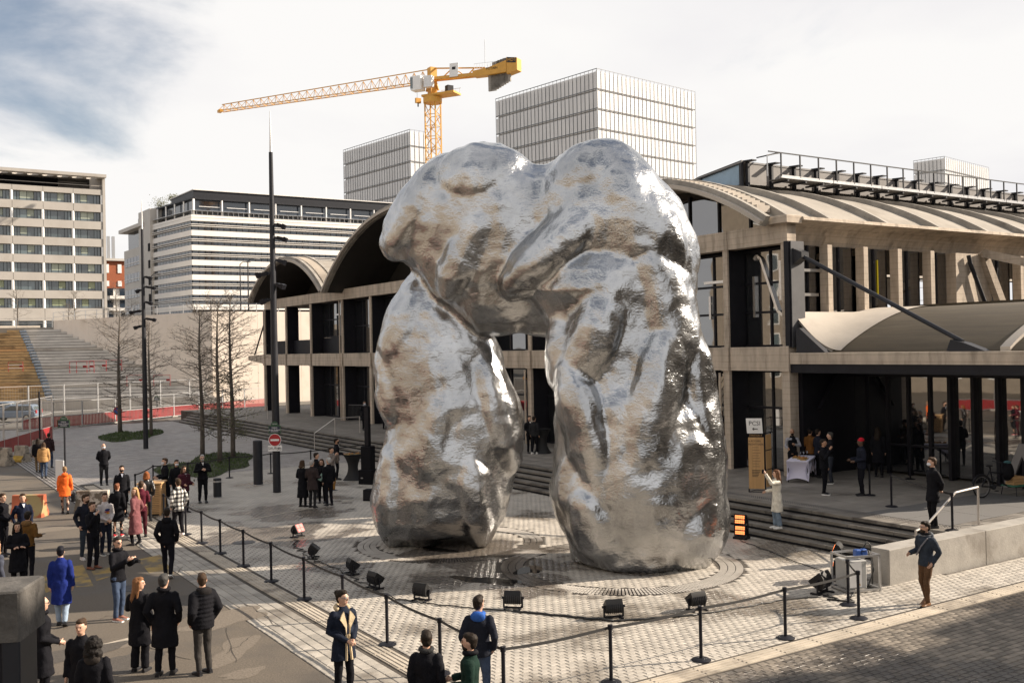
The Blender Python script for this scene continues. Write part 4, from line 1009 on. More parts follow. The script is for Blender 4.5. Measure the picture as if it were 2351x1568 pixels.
cp('trolley', M().cbox(J(3.0,0,-.3), 1.4,1.4,.25), yel); cp('hook_block', M().cbox(cb+jd*3.0+Vector((0,0,zmast-.4)), 1.0,.5,.9), yel)
cp('hook', M().tube([cb+jd*3.0+Vector((0,0,zmast-.8)), cb+jd*3.0+Vector((0,0,zmast-1.5))], .12, 6), black_steel)
cp('hoist_rope', M().beam(J(3.0,.3,-.4), cb+jd*3.0+jn*.3+Vector((0,0,zmast)), .04), dark_grey)
cp('cab', M().box(-1.0,-.9,-1.6,1.0,.9,.9).xf(Matrix.Translation(J(1.9,sgc*2.0,-.3)) @ Matrix.Rotation(math.atan2(jd.y,jd.x),4,'Z')), white_paint)
cp('cab_window', M().box(.55,-.93,-1.3,1.04,.93,.7).xf(Matrix.Translation(J(1.9,sgc*2.0,-.3)) @ Matrix.Rotation(math.atan2(jd.y,jd.x),4,'Z')), office_glass)
cp('electric_cabinet', M().box(-.8,-.5,-1.0,.8,.5,1.0).xf(Matrix.Translation(J(-.3,sgc*1.9,-.5)) @ Matrix.Rotation(math.atan2(jd.y,jd.x),4,'Z')), white_plastic)
# counter jib: rises gently away from the mast
bd = -jd; e1 = pZ(1192,150,172); E = Vector((e1.x,e1.y,0))-cb; El = E.length; bd = E.normalized(); bn = Vector((-bd.y,bd.x,0))
zc_ = lambda s_: zj+.2+(e1.z-zj-1.2)*s_/El
def K(s_, side, h): return cb+bd*s_+bn*side+Vector((0,0,zc_(s_)+h))
cp('counter_jib', M().beam(K(0,-.6,.2),K(El*.55,-.6,.1),.45,.5).beam(K(0,.6,.2),K(El*.55,.6,.1),.45,.5).beam(K(0,0,2.2),K(El*.62,0,1.2),.22).beam(K(El*.1,0,0),K(El*.25,0,1.9),.16).beam(K(El*.25,0,1.9),K(El*.4,0,0),.16).beam(K(El*.4,0,0),K(El*.5,0,1.4),.16), yel)
cp('counter_jib_girder', M().loft([[K(El*.5,-.8,-.3),K(El*.5,.8,-.3),K(El*.5,.8,.7),K(El*.5,-.8,.7)],[K(El*.68,-.8,-.3),K(El*.68,.8,-.3),K(El*.68,.8,1.0),K(El*.68,-.8,1.0)],[K(El*.88,-.8,-.1),K(El*.88,.8,-.1),K(El*.88,.8,1.9),K(El*.88,-.8,1.9)]]), yel)
cp('tail_box', M().loft([[K(El*.885,-.85,-.5),K(El*.885,.85,-.5),K(El*.885,.85,2.4),K(El*.885,-.85,2.4)],[K(El*1.0,-.85,0),K(El*1.0,.85,0),K(El*1.0,.85,2.1),K(El*1.0,-.85,2.1)]]), yel)
for k in range(7): cp('ballast_slab', M().beam(K(El*(.70+.027*k),0,-3.0+.22*k),K(El*(.70+.027*k),0,.0),.36,1.5,bd), concrete_grey)
for k in range(5): cp('ballast_slab', M().beam(K(El*(.74+.03*k),0,1.3),K(El*(.74+.03*k),0,2.0+.12*k),.36,1.3,bd), concrete_grey)
sdn = bn if bn.dot(CAMP-cb) > 0 else -bn
tu = (bd if bd.dot(RT) > 0 else -bd); tv = Vector((0,0,1)); tdir = (K(El*.9,0,0)-K(El*.6,0,0)).normalized()
text('lettering', 'POTAIN', .62, text_black, K(El*.72,0,.75)+sdn*.83, tdir, tdir.cross(-sdn.cross(Vector((0,0,1)).cross(sdn))) if False else Vector((0,0,1)), crane, .01)
cp('tail_plate', M().beam(K(El*.89,0,1.9)+sdn*.87,K(El*.99,0,1.7)+sdn*.87,.04,.9), dark_grey)
text('lettering', 'MDT', .8, yellow_paint, K(El*.945,0,1.8)+sdn*.9, tdir, Vector((0,0,1)), crane, .01)
cp('sign_board', M().beam(K(El*.24,0,1.2)+sdn*.95,K(El*.34,0,1.2)+sdn*.95,.06,2.4), white_paint)
cp('sign_emblem', M().beam(K(El*.27,0,1.5)+sdn*1.0,K(El*.31,0,1.5)+sdn*1.0,.02,.5), dark_grey)
cp('mast_antenna', M().tube([K(El*.62,0,1.2),K(El*.62,0,6.2)], .05, 6), galv)
q = M()
for k in range(9): q.beam(K(El*(.52+.03*k),-.7,.9),K(El*(.52+.03*k),-.7,1.9),.04)
q.beam(K(El*.52,-.7,1.9),K(El*.76,-.7,1.9),.04); cp('catwalk_rail', q, galv)
# ================================================================== SITE FENCE, BARRIERS
fence_wire = mat('fence_wire', (.45,.45,.45), .4, metal=.6, var=.1)
fpts = [g(52,990), g(190,979), g(400,957), g(610,936)]
fpts = [Vector((p.x,p.y,0)) for p in fpts]
def fence_panel(a, b, h_red=1.0, h=2.1, label=None, wire=True, group='red based site fence panels'):
    d = (b-a); Ln = d.length; t = thing('site_fence', label, 'fence panel', a, math.atan2(d.y,d.x), group)
    q = M(); n = 22
    for k in range(n):
        x = .05+(Ln-.1)*k/n; w = (Ln-.1)/n
        q.ext([(x,-.02,.12),(x+w*.55,-.02,.12),(x+w*.62,.03,.12),(x+w,.03,.12),(x+w,.035,.12),(x+w*.60,.035,.12),(x+w*.53,-.01,.12),(x,-.01,.12)], (0,0,h_red-.12))
    obj('red_sheet', q, red_paint, t)
    obj('frame', M().beam((0,0,h_red),(Ln,0,h_red),.06).beam((0,0,.1),(Ln,0,.1),.06).beam((0,0,0),(0,0,h),.06).beam((Ln,0,0),(Ln,0,h),.06), galv, t)
    if wire:
        q = M(); q.beam((0,0,h),(Ln,0,h),.04)
        for k in range(1, 24): q.beam((Ln*k/24,0,h_red),(Ln*k/24,0,h),.006)
        for k in range(1, 6): z = h_red+(h-h_red)*k/6; q.beam((0,0,z),(Ln,0,z),.006)
        obj('wire_mesh', q, fence_wire, t)
    obj('foot', M().bevbox(-.35,-.15,0,.35,.15,.13,.02), concrete_grey, t)
    return t
n_f = 0
ORD = ['leftmost of the row by the slim dark post','second of the row from the left','third of the row, left of the no-parking sign','fourth of the row, beside the left tree','fifth of the row, near the left light pole','sixth of the row, just right of the pole','seventh of the row, beyond the far lawn','eighth of the row, towards the hall steps','ninth of the row, towards the hall steps','tenth of the row, towards the hall','eleventh of the row, behind the near trees','twelfth of the row, against the hall end','last of the row','last of the row','last of the row']
for a, b in zip(fpts[:-1], fpts[1:]):
    n = max(1, round((b-a).length/3.2))
    for k in range(n): fence_panel(a+(b-a)*k/n, a+(b-a)*(k+1)/n-(b-a).normalized()*.05, label='red site fence panel below the stairs, '+ORD[n_f]); n_f += 1
# second, taller wire line behind
def wire_fence(a, b, label):
    a = Vector((a.x,a.y,0)); b = Vector((b.x,b.y,0)); d = b-a; t = thing('wire_fence', label, 'fence', a, math.atan2(d.y,d.x)); Ln = d.length; n = int(Ln/3.4)
    for k in range(n+1): obj('post', M().box(Ln*k/n-.06,-.06,0,Ln*k/n+.06,.06,3.0), galv, t)
    q = M()
    for z in (.3,1.6,2.95): q.beam((0,0,z),(Ln,0,z),.045)
    for k in range(int(Ln/.25)): q.beam((.25*k,0,.1),(.25*k,0,2.9),.006)
    obj('wire_mesh', q, fence_wire, t)
wire_fence(g(-20,962), g(560,925), 'tall grey wire fence in front of the stepped seating')
# left foreground fence with green netting, and concrete blocks
green_net = mat('green_netting', (.03,.14,.05), .8, var=.2)
A_ = Vector(g(-25,1062)); B_ = Vector(g(120,1012)); A_.z = B_.z = 0
lf = thing('netted_fence', 'tall wire fence on a red base with green netting at far left', 'fence', A_, math.atan2((B_-A_).y,(B_-A_).x)); Ln = (B_-A_).length
obj('red_sheet', M().box(0,-.03,.15,Ln,.03,1.0), red_paint, lf)
for k in range(6): obj('post', M().box(Ln*k/5-.04,-.04,0,Ln*k/5+.04,.04,3.1), galv, lf)
q = M()
for z in (1.0,1.9,3.05): q.beam((0,0,z),(Ln,0,z),.05)
for k in range(int(Ln/.2)): q.beam((.2*k,0,1.0),(.2*k,0,3.05),.006)
obj('wire_mesh', q, fence_wire, lf); obj('green_net', M().box(Ln*.02,.06,1.0,Ln*.16,.07,2.0), green_net, lf)
def jersey(px, py, yaw, label, Ln=1.6, h=1.0, mt=concrete_old, band=None):
    p = g(px, py); t = thing('concrete_block', label, 'concrete barrier', (p.x,p.y,0), yaw, None)
    pr = [(-.32,0),(.32,0),(.32,.14),(.17,.36),(.12,h-.02),(.1,h),(-.1,h),(-.12,h-.02),(-.17,.36),(-.32,.14)]
    obj('body', M().ext([(-Ln/2,y,z) for y,z in pr], (Ln,0,0)), mt, t, 'auto')
    if band: obj('paint_band', M().ext([(-Ln/2+.05,-.326,.02),(-Ln/2+.05,-.326,.145),(-Ln/2+.05,-.19,.345),(-Ln/2+.05,-.21,.35),(-Ln/2+.05,-.345,.15),(-Ln/2+.05,-.345,.02)], (Ln-.1,0,0)), band, t)
    for s_ in (-1,1): obj('lifting_loop', M().tube([(s_*Ln/2,-.05,.5),(s_*(Ln/2+.14),-.05,.5),(s_*(Ln/2+.14),.05,.5),(s_*Ln/2,.05,.5)], .015, 6), dark_grey, t)
    return t
faceR = math.atan2(RT.y,RT.x)
yel_old = mat('old_yellow_paint', (.42,.27,.05), .8, var=.3, scale=5)
orange_old = mat('graffiti_paint', (.38,.10,.045), .75, var=.35, scale=1.6, dark=(.33,.26,.12), dscale=1.5, dlo=.48, dhi=.56)
flake_old = mat('flaked_paint', (.42,.38,.32), .85, var=.3, scale=5, dark=(.14,.115,.085), dscale=3.2, dlo=.5, dhi=.56)
jersey(12,1068,faceR-.5,'weathered concrete barrier at the far left edge, leftmost of three',.85,.95)
jersey(50,1060,faceR-.4,'weathered concrete barrier with a yellow painted foot by the netted fence',.8,.9,concrete_old,yel_old)
jersey(92,1048,faceR-.35,'weathered concrete barrier at the end of the netted fence, rightmost of three',.95,.95)
jersey(68,1186,faceR+.02,'concrete barrier with flaking orange and red paint on the asphalt',1.12,.8,orange_old)
jersey(214,1175,faceR+.02,'concrete barrier with flaking white paint behind the drinking man',1.15,.8,flake_old)
# red and white tube barriers on the seating
def tube_barrier(P, yaw, label, w=1.6, group='red and white barriers on the stairs'):
    t = thing('tube_barrier', label, 'safety barrier', P, yaw, group); 
    obj('frame', M().tube([(-w/2,0,0),(-w/2,0,1),(w/2,0,1),(w/2,0,0)], .03, 6), red_paint, t)
    for z in (.35,.68): obj('bar', M().beam((-w/2,0,z),(w/2,0,z),.05), white_paint, t)
    obj('panel', M().box(w/2-.35,-.02,.45,w/2-.05,.02,.65), red_paint, t)
def onstep(px, py, k):  # stand on tread k
    return g(px, py, (k+1)*9.3/NS+.02)
for (px,py,k,lab) in ((36,853,11,'red and white tube barrier on the timber steps'),(180,856,11,'narrow red barrier near the metal flight'),(196,856,11,'red and white barrier on the concrete seating, left one of the middle row'),(225,853,11,'red and white barrier on the concrete seating, middle of the middle row'),(262,850,11,'red and white barrier on the concrete seating, right of the middle row'),(192,799,18,'red barrier standing in a bunch high on the seating'),(203,799,18,'second red barrier of the bunch high on the seating'),(213,799,18,'last red barrier of the bunch beside the wall'),(310,886,7,'red and white barrier low on the seating beside the left pole'),(372,886,7,'red and white barrier low on the seating behind the slim tree')):
    p = onstep(px,py,k); tube_barrier(p, faceR, lab, 1.5 if k != 18 else .9)
# ================================================================== POLES, STREET LAMPS, SIGNS
def light_pole(base, label, H, r0, Hs, heads):
    t = thing('light_pole', label, 'lamp post', base)
    obj('mast', M().tube([(0,0,0),(0,0,H*.35),(0,0,H)], [r0,r0*.93,r0*.5], 16), dark_grey, t, 'auto')
    obj('spire', M().tube([(0,0,H),(0,0,H+Hs)], [r0*.38,.015], 8), white_paint, t)
    for z, a, l in heads:
        u = Vector((math.cos(a),math.sin(a),0)); P_ = u*(r0+l)+Vector((0,0,z))
        o = obj('spotlight', M().beam(u*(r0+.05)+Vector((0,0,z)), P_+Vector((0,0,-.08)), .22, .14).beam(P_-u*.05+Vector((0,0,-.06)), P_+u*.08+Vector((0,0,-.12)), .26, .2), black_steel, t)
        obj('bracket', M().beam(u*(r0*.6)+Vector((0,0,z)), u*(r0+.1)+Vector((0,0,z)), .1), dark_grey, o)
    return t
b1 = g(636,1130); b2 = g(335,1030)
z1m = (lambda py: 5.75+(809-py)*39.7/2285*1.0)
H1 = 5.75 + (810-350)*(b1-CAMP).dot(fw)/FP; S1 = (350-255)*(b1-CAMP).dot(fw)/FP
fr = math.atan2(RT.y,RT.x); D1 = (b1-CAMP).dot(fw)/FP
hz = lambda py, D: 5.75+(811-py)*D
light_pole(b1, 'tall dark light pole with no-entry sign and white spire', H1, .16, S1, [(hz(518,D1),fr,.3),(hz(548,D1),fr,.35),(hz(600,D1),fr+.3,.3),(hz(629,D1),fr+math.pi,.45),(hz(656,D1),fr-.4,.3),(hz(690,D1),fr+math.pi,.3)])
D2 = (b2-CAMP).dot(fw)/FP; H2 = 5.75+(814-525)*D2; S2 = (525-458)*D2
light_pole(b2, 'dark light pole standing beside the far lawn', H2, .15, S2, [(hz(632,D2),fr,.3),(hz(655,D2),fr,.5),(hz(662,D2),fr+math.pi,.2),(hz(690,D2),fr,.3),(hz(710,D2),fr+math.pi,.6),(hz(728,D2),fr,.5),(hz(745,D2),fr+math.pi,.35)])
face = lambda P: math.atan2(CAMP.y-P.y, CAMP.x-P.x)   # unused helper for signs
cu_, cv_ = RT.copy(), Vector((0,0,1)); cnn = -FW  # boards facing back along the street
green_enamel = mat('green_enamel', (.02,.07,.035), .35, var=.1); blue_enamel = mat('dark_blue_enamel', (.015,.02,.045), .35, var=.1)
def F3(o, a, b, d=0.): return Vector(o)+cu_*a+cv_*b+cnn*d
def street_plate(t, o, w=.54, h=.36):
    def pt(a,b,d): v = F3((0,0,0),a,b,d); return v+o
    q = M(); pts = [(-w/2,0),(w/2,0),(w/2,h),(w*.33,h),(w*.25,h+.11),(w*.1,h+.17),(-w*.1,h+.17),(-w*.25,h+.11),(-w*.33,h),(-w/2,h)]
    q.ext([pt(a,b,0) for a,b in pts], cnn*.03); obj('plate', q, green_enamel, t, world=True)
    obj('plate_field', M().ext([pt(a,b,.031) for a,b in ((-w/2+.04,.04),(w/2-.04,.04),(w/2-.04,h-.04),(-w/2+.04,h-.04))], cnn*.004), blue_enamel, t, world=True)
    text('lettering','13e Arrt',.06,text_white,pt(0,h+.07,.033),cu_,cv_,t,.002)
    text('lettering','PARVIS',.075,text_white,pt(0,h-.09,.037),cu_,cv_,t,.002)
    text('lettering','ALAN TURING',.075,text_white,pt(0,h-.18,.037),cu_,cv_,t,.002)
    for k in range(2): obj('text_line', M().ext([pt(-.15,.11-.04*k,.036),(pt(.15,.11-.04*k,.036)),pt(.15,.12-.04*k,.036),pt(-.15,.12-.04*k,.036)], cnn*.002), text_white, t, world=True)
# plates on the tall pole
pole1 = COL.objects['light_pole']
zpl = hz(1000,D1)
t = thing('street_sign', 'dark street name plate on the tall pole above the no-entry disc', 'street sign', (b1.x,b1.y,hz(1000,D1)))
street_plate(t, Vector((b1.x,b1.y,hz(996,D1)))+cnn*.19, .5, .32)
t = thing('no_entry_sign', 'round red no-entry sign with white bar on the tall pole', 'road sign', (b1.x,b1.y,hz(1010,D1)))
c = Vector((b1.x,b1.y,hz(1011,D1)))+cnn*.19
def disc(c, r, d, th, n=28): return M().ext([c+cnn*d+cu_*r*math.cos(2*math.pi*j/n)+cv_*r*math.sin(2*math.pi*j/n) for j in range(n)], cnn*th)
obj('rim', disc(c,.26,0,.02), white_paint, t, world=True); obj('disc', disc(c,.24,.022,.006), sign_red, t, world=True)
obj('bar', M().ext([c+cnn*.03+cu_*a+cv_*b for a,b in ((-.175,-.038),(.175,-.038),(.175,.038),(-.175,.038))], cnn*.004), white_paint, t, world=True)
t = thing('sauf_sign', 'white plate reading SAUF with a bicycle symbol under the no-entry sign', 'road sign', (b1.x,b1.y,hz(1030,D1)))
c = Vector((b1.x,b1.y,hz(1030,D1)))+cnn*.19
obj('plate', M().ext([c+cu_*a+cv_*b for a,b in ((-.285,-.115),(.285,-.115),(.285,.115),(-.285,.115))], cnn*.02), white_paint, t, world=True)
text('lettering','SAUF',.15,text_black,c+cnn*.024-cu_*.105,cu_,cv_,t,.002)
q = M()
for s_ in (.11,.215): q.tube([c+cnn*.026+cu_*(s_+.042*math.cos(2*math.pi*j/14))+cv_*(-.022+.042*math.sin(2*math.pi*j/14)) for j in range(15)], .008, 4)
for a,b in (((.11,-.022),(.14,.038)),((.14,.038),(.20,.038)),((.20,.038),(.215,-.022)),((.20,.038),(.165,-.022)),((.165,-.022),(.14,.038)),((.11,-.022),(.165,-.022))): q.beam(c+cnn*.026+cu_*a[0]+cv_*a[1], c+cnn*.026+cu_*b[0]+cv_*b[1], .009)
obj('bicycle_symbol', q, text_black, t, world=True)
def signpost(px, py, ptop, label, kind, r=.045):
    p = g(px,py); D = (p-CAMP).dot(fw)/FP; H = (py-ptop)*D; t = thing('signpost', label, 'sign post', p)
    obj('post', M().tube([(p.x,p.y,0),(p.x,p.y,H)], r, 10), dark_grey, t, world=True)
    top = Vector((p.x,p.y,H))
    if kind == 'plate': street_plate(t, top+Vector((0,0,-.5))+cnn*.06, .56, .36)
    if kind == 'parking':
        c = top+Vector((0,0,-.33))+cnn*.06
        obj('rim', disc(c,.33,0,.02), sign_red, t, world=True); obj('disc', disc(c,.26,.022,.005), sign_blue, t, world=True)
        obj('slash', M().ext([c+cnn*.03+cu_*a+cv_*b for a,b in ((-.22,.17),(-.17,.22),(.22,-.17),(.17,-.22))], cnn*.004), sign_red, t, world=True)
    return t
signpost(150,1100,957,'green-framed street name plate on a slim post by the orange coat','plate')
signpost(361,945,908,'small distant street name plate on a post behind the slim trees','plate')
signpost(272,992,933,'round blue and red no-parking sign beside the left tree','parking')
p = g(92,1035); t = thing('black_post', 'plain slim dark post behind the three walkers', 'post', p); obj('shaft', M().tube([(0,0,0),(0,0,3.6)], .05, 10), black_steel, t); obj('cap', M().ell((0,0,3.6), .055,.055,.04), black_steel, t)
def bollard(px, py, h, r, label, band=False):
    t = thing('bollard', label, 'bollard', g(px,py)); obj('shaft', M().lathe([(r,0),(r,h-.08),(r*.97,h-.02),(r*.6,h)], 18), dark_grey, t, 'auto')
    obj('base_ring', M().lathe([(r*1.12,0),(r*1.12,.03),(r,.035)], 18), galv, t)
    if band: obj('cap_band', M().lathe([(r*1.02,h-.16),(r*1.02,h-.1)], 18), galv, t)
    return t
bollard(593,1113,1.95,.2,'tall thick dark bollard left of the signed light pole'); bollard(499.5,1142,.78,.16,'short dark bollard with a pale band near the shaded plaza',True)
def street_lamp(P, H, label, yaw):
    t = thing('street_lamp', label, 'street lamp', P, yaw); obj('pole', M().tube([(0,0,0),(0,0,H)], [.12,.07], 8), dark_grey, t); obj('arm', M().tube([(0,0,H),(.4,0,H+.35),(1.1,0,H+.4)], .06, 6), dark_grey, t); obj('lamp_head', M().ell((1.2,0,H+.38), .45,.16,.1), mid_grey, t)
for px, py, H, Z, lab in ((571,717,8.5,135,'thin street lamp on the avenue before the white block, left one'),(700-147,717,9.5,150,'thin street lamp on the avenue before the white block, right one'),(349,725,8.,150,'thin street lamp on the avenue left of the white block')):
    p = pZ(px,py,Z); street_lamp((p.x,p.y,AZ), H, lab, fr+.4)
# ================================================================== TREES (bare)
def tree(base, H, r0, spread, seed, label, nbr=46, leaves=0, low=.12, lean=(0,0)):
    r = random.Random(seed); t = thing('bare_tree', label, 'tree', base); tr = M(); pts = []; K = 12
    for k in range(K+1):
        u = k/K; pts.append((lean[0]*u+.12*math.sin(u*5+seed)*u, lean[1]*u+.12*math.cos(u*4+seed)*u, H*u))
    tr.tube(pts, [r0*(1-.93*(k/K))**.8+.008 for k in range(K+1)], 9); obj('trunk', tr, tree_bark, t, True)
    cr_ = M(); tips = []
    def at(u): f = u*K; i = min(int(f),K-1); return Vector(pts[i]).lerp(Vector(pts[i+1]), f-i)
    for b in range(nbr):
        u = low+(1-low)*((b+r.random()*.8)/nbr)**.9; u = min(.985,u); P_ = at(u)
        a = b*2.4+r.uniform(-1.3,1.3); shape = math.sin(math.pi*min(1,(1-u)*.85+.15))**.8
        Lb = spread*shape*r.uniform(.4,1.25); up_ = .05+.6*u+r.uniform(-.2,.3)
        d = Vector((math.cos(a),math.sin(a),up_)).normalized(); seg = 4; q = [P_]; cur = P_.copy(); dd = d.copy()
        for k in range(seg):
            dd = (dd+Vector((r.uniform(-.34,.34),r.uniform(-.34,.34),r.uniform(-.22,.16)))).normalized(); cur = cur+dd*Lb/seg; q.append(cur.copy())
        rb = max(.012, r0*.20*(1-u)**.6+.008); cr_.tube(q, [rb*(1-.8*k/seg) for k in range(seg+1)], 5, False)
        for k in range(1, seg+1):
            for s_ in range(3):
                e = (dd+Vector((r.uniform(-1,1),r.uniform(-1,1),r.uniform(-.4,.6)))).normalized(); l = Lb*r.uniform(.16,.38)
                p1 = q[k]; p2_ = p1+e*l*.5+Vector((0,0,r.uniform(-.03,.05))); p3_ = p2_+(e+Vector((r.uniform(-.5,.5),r.uniform(-.5,.5),r.uniform(-.5,.3)))).normalized()*l*.6
                cr_.tube([p1,p2_,p3_], [.008,.0055,.003], 3, False); tips.append(p3_)
                for w_ in range(2):
                    e2 = (e+Vector((r.uniform(-1,1),r.uniform(-1,1),r.uniform(-.5,.5)))).normalized(); p4 = p2_+e2*l*.4; cr_.tube([p2_,p4], [.006,.003], 3, False); tips.append(p4)
    obj('crown', cr_, tree_bark, t)
    if leaves:
        lm = mat('dry_leaf', (.10,.11,.03), .7, var=.4, scale=3); q = M(); low_t = [p_ for p_ in tips if p_.z < H*.55]
        for k in range(leaves):
            p_ = r.choice(low_t)+Vector((r.uniform(-.25,.25),r.uniform(-.25,.25),r.uniform(-.25,.1))); a = Vector((r.uniform(-1,1),r.uniform(-1,1),r.uniform(-1.2,0))).normalized()*.13; b_ = a.orthogonal().normalized()*.022
            q.add([p_,p_+a*.5+b_,p_+a,p_+a*.5-b_], [(0,1,2,3)])
        me = bpy.data.meshes.new('leaf_cluster'); me.from_pydata(q.v,[],q.f); me.materials.append(lm); obj('leaf_cluster', me, parent=t, kind='stuff')
    return t
def treeH(px, py, ptop): p = g(px,py); return (py-ptop)*(p-CAMP).dot(fw)/FP
tree(g(276,992), treeH(276,992,712), .155, 2.3, 3, 'bare tree with trunk beside the no-parking sign on the far lawn', 70)
tree(g(347,1000), treeH(347,1000,740), .115, 1.9, 8, 'slim bare tree just right of the left light pole', 60)
tree(g(465,1048), treeH(465,1048,715), .13, 2.2, 14, 'bare tree in front of the corner of the retaining wall, left of the near group', 74)
tree(g(505,1062), treeH(505,1062,690), .125, 1.9, 21, 'bare tree in the middle of the near lawn group', 66, 200)
tree(g(535,1052), treeH(535,1052,685), .13, 2.1, 33, 'bare tree with a few hanging dry leaves, right of the near lawn group', 70, 900)
for i, (px, Z, H) in enumerate(((40,150,6.5),(172,150,6.0),(268,150,7.0),(158,172,5),(302,170,5.5))):
    p = pZ(px,740,Z); tree(Vector((p.x,p.y,AZ)), H, .12, 1.7, 50+i, ['small bare street tree before the left end of the beige office','small bare street tree before the right end of the beige office','small bare street tree before the brick flats','thin bare sapling between the beige office windows','small bare street tree left of the light pole spire'][i], 26)
sh = mat('roof_shrub', (.09,.09,.035), .9, var=.4, scale=2)
def shrub(P, r_, seed, label):
    t = thing('shrub', label, 'shrub', P); r = random.Random(seed); q = M()
    for k in range(420):
        v = Vector((r.gauss(0,.45),r.gauss(0,.45),abs(r.gauss(.5,.35))))*r_; a = Vector((r.uniform(-1,1),r.uniform(-1,1),r.uniform(-1,1))).normalized()*.28; b_ = a.orthogonal().normalized()*.14
        q.add([v,v+a*.5+b_,v+a,v+a*.5-b_], [(0,1,2,3)])
    obj('foliage', q, sh, t); obj('stem', M().tube([(0,0,0),(0,0,r_*.7)], .1, 6), tree_bark, t)
p = pZ(370,478,262); shrub(Vector((p.x,p.y,p.z)), 2.2, 2, 'small shrub on the roof of the stone wing'); p = pZ(397,462,255); shrub(p, 1.4, 3, 'low shrub on the terrace of the white block')
# ================================================================== behind the camera and off to the right: what the glass mirrors and what shades the street
bb = thing('brick_building', 'tan brick apartment building across the street, mirrored in the hall windows', 'apartment block', (-34,-20,0))
tanb = mat('tan_brick', (.22,.185,.145), .85, var=.15, scale=1.5)
obj('wall', M().box(-46,-20,0,-34,95,24), tanb, bb, world=True); obj('cornice', M().box(-46,-20.2,24,-33.4,95.2,24.6), concrete_pale, bb, world=True)
wme = M().box(0,0,0,.12,1.3,2.1).mesh('window', white_paint); pme = M().box(.1,.12,.12,.16,1.18,1.98).mesh('pane', office_glass)
for r_ in range(7):
    for k in range(26):
        o = obj('window', wme, parent=bb, world=True, loc=(-34.02,-17+4.2*k,1.6+3.2*r_)); obj('pane', pme, parent=o)
rb = thing('street_building', 'long building on the near side of the street, out of frame, that shades the cobbles', 'building', (20,-12,0))
obj('wall', M().box(17,-14,0,120,-.2,17.0), tanb, rb, world=True)
for k in range(12): obj('roof_dormer', M().box(19+7.5*k,-6,17,22+7.5*k,-.6,18.6), concrete_pale, rb, world=True)
for k in range(12): fence_panel(Vector((-9,8+3.3*k,0)), Vector((-9,8+3.3*k+3.2,0)), label='red site fence panel across the street, mirrored in the hall glass', group='site fence panels across the street', wire=False)
# ================================================================== SCULPTURE: plain crumpled metal arch
def tex(name, size, depth=2, kind='CLOUDS'):
    t = bpy.data.textures.new(name, kind); t.noise_scale = size
    if kind == 'CLOUDS': t.noise_depth = depth; t.noise_basis = 'BLENDER_ORIGINAL'
    return t
def modset(o, voxel, smooth=3, disp=()):
    r = o.modifiers.new('fuse', 'REMESH'); r.mode = 'VOXEL'; r.voxel_size = voxel; r.use_smooth_shade = True
    if smooth: s_ = o.modifiers.new('soften', 'SMOOTH'); s_.factor = .5; s_.iterations = smooth
    for tx, st_ in disp:
        d = o.modifiers.new('folds', 'DISPLACE'); d.texture = tx; d.texture_coords = 'LOCAL'; d.strength = st_; d.mid_level = .5
def metal_mat():
    m = bpy.data.materials.new('crumpled_aluminium'); m.use_nodes = True; t = m.node_tree; b = t.nodes['Principled BSDF']; LK = t.links.new
    b.inputs['Metallic'].default_value = 1.; b.inputs['Roughness'].default_value = .23
    ge = N('ShaderNodeNewGeometry', t)
    nz = N('ShaderNodeTexNoise', t); nz.inputs['Scale'].default_value = .9; nz.inputs['Detail'].default_value = 5; LK(ge.outputs['Position'], nz.inputs['Vector'])
    r = N('ShaderNodeValToRGB', t); LK(nz.outputs['Fac'], r.inputs[0]); r.color_ramp.elements[0].color = (.36,.365,.37,1); r.color_ramp.elements[1].color = (.57,.575,.58,1); r.color_ramp.elements[0].position = .3; r.color_ramp.elements[1].position = .7
    LK(r.outputs[0], b.inputs['Base Color'])
    q = N('ShaderNodeMapRange', t); LK(nz.outputs['Fac'], q.inputs[0]); q.inputs[1].default_value = .3; q.inputs[2].default_value = .7; q.inputs[3].default_value = .17; q.inputs[4].default_value = .27; LK(q.outputs[0], b.inputs['Roughness'])
    # hammered, finger-pressed skin: distorted ripples and pits
    w = N('ShaderNodeTexNoise', t); w.inputs['Scale'].default_value = 8.5; w.inputs['Detail'].default_value = 3; w.inputs['Distortion'].default_value = 1.2; LK(ge.outputs['Position'], w.inputs['Vector'])
    mpn = N('ShaderNodeMapping', t); LK(ge.outputs['Position'], mpn.inputs[0]); mpn.inputs['Scale'].default_value = (7,7,15); mpn.inputs['Rotation'].default_value = (.35,.25,0)
    v = N('ShaderNodeTexNoise', t); v.inputs['Scale'].default_value = 1.0; v.inputs['Detail'].default_value = 3; v.inputs['Distortion'].default_value = .8; LK(mpn.outputs[0], v.inputs['Vector'])
    msk = N('ShaderNodeTexNoise', t); msk.inputs['Scale'].default_value = .5; LK(ge.outputs['Position'], msk.inputs['Vector'])
    mx = N('ShaderNodeMix', t); LK(msk.outputs['Fac'], mx.inputs[0]); LK(w.outputs['Fac'], mx.inputs[2]); LK(v.outputs['Fac'], mx.inputs[3])
    bp = N('ShaderNodeBump', t); bp.inputs['Strength'].default_value = .5; bp.inputs['Distance'].default_value = .04; LK(mx.outputs[0], bp.inputs['Height']); LK(bp.outputs[0], b.inputs['Normal'])
    return m
scul_m = metal_mat()
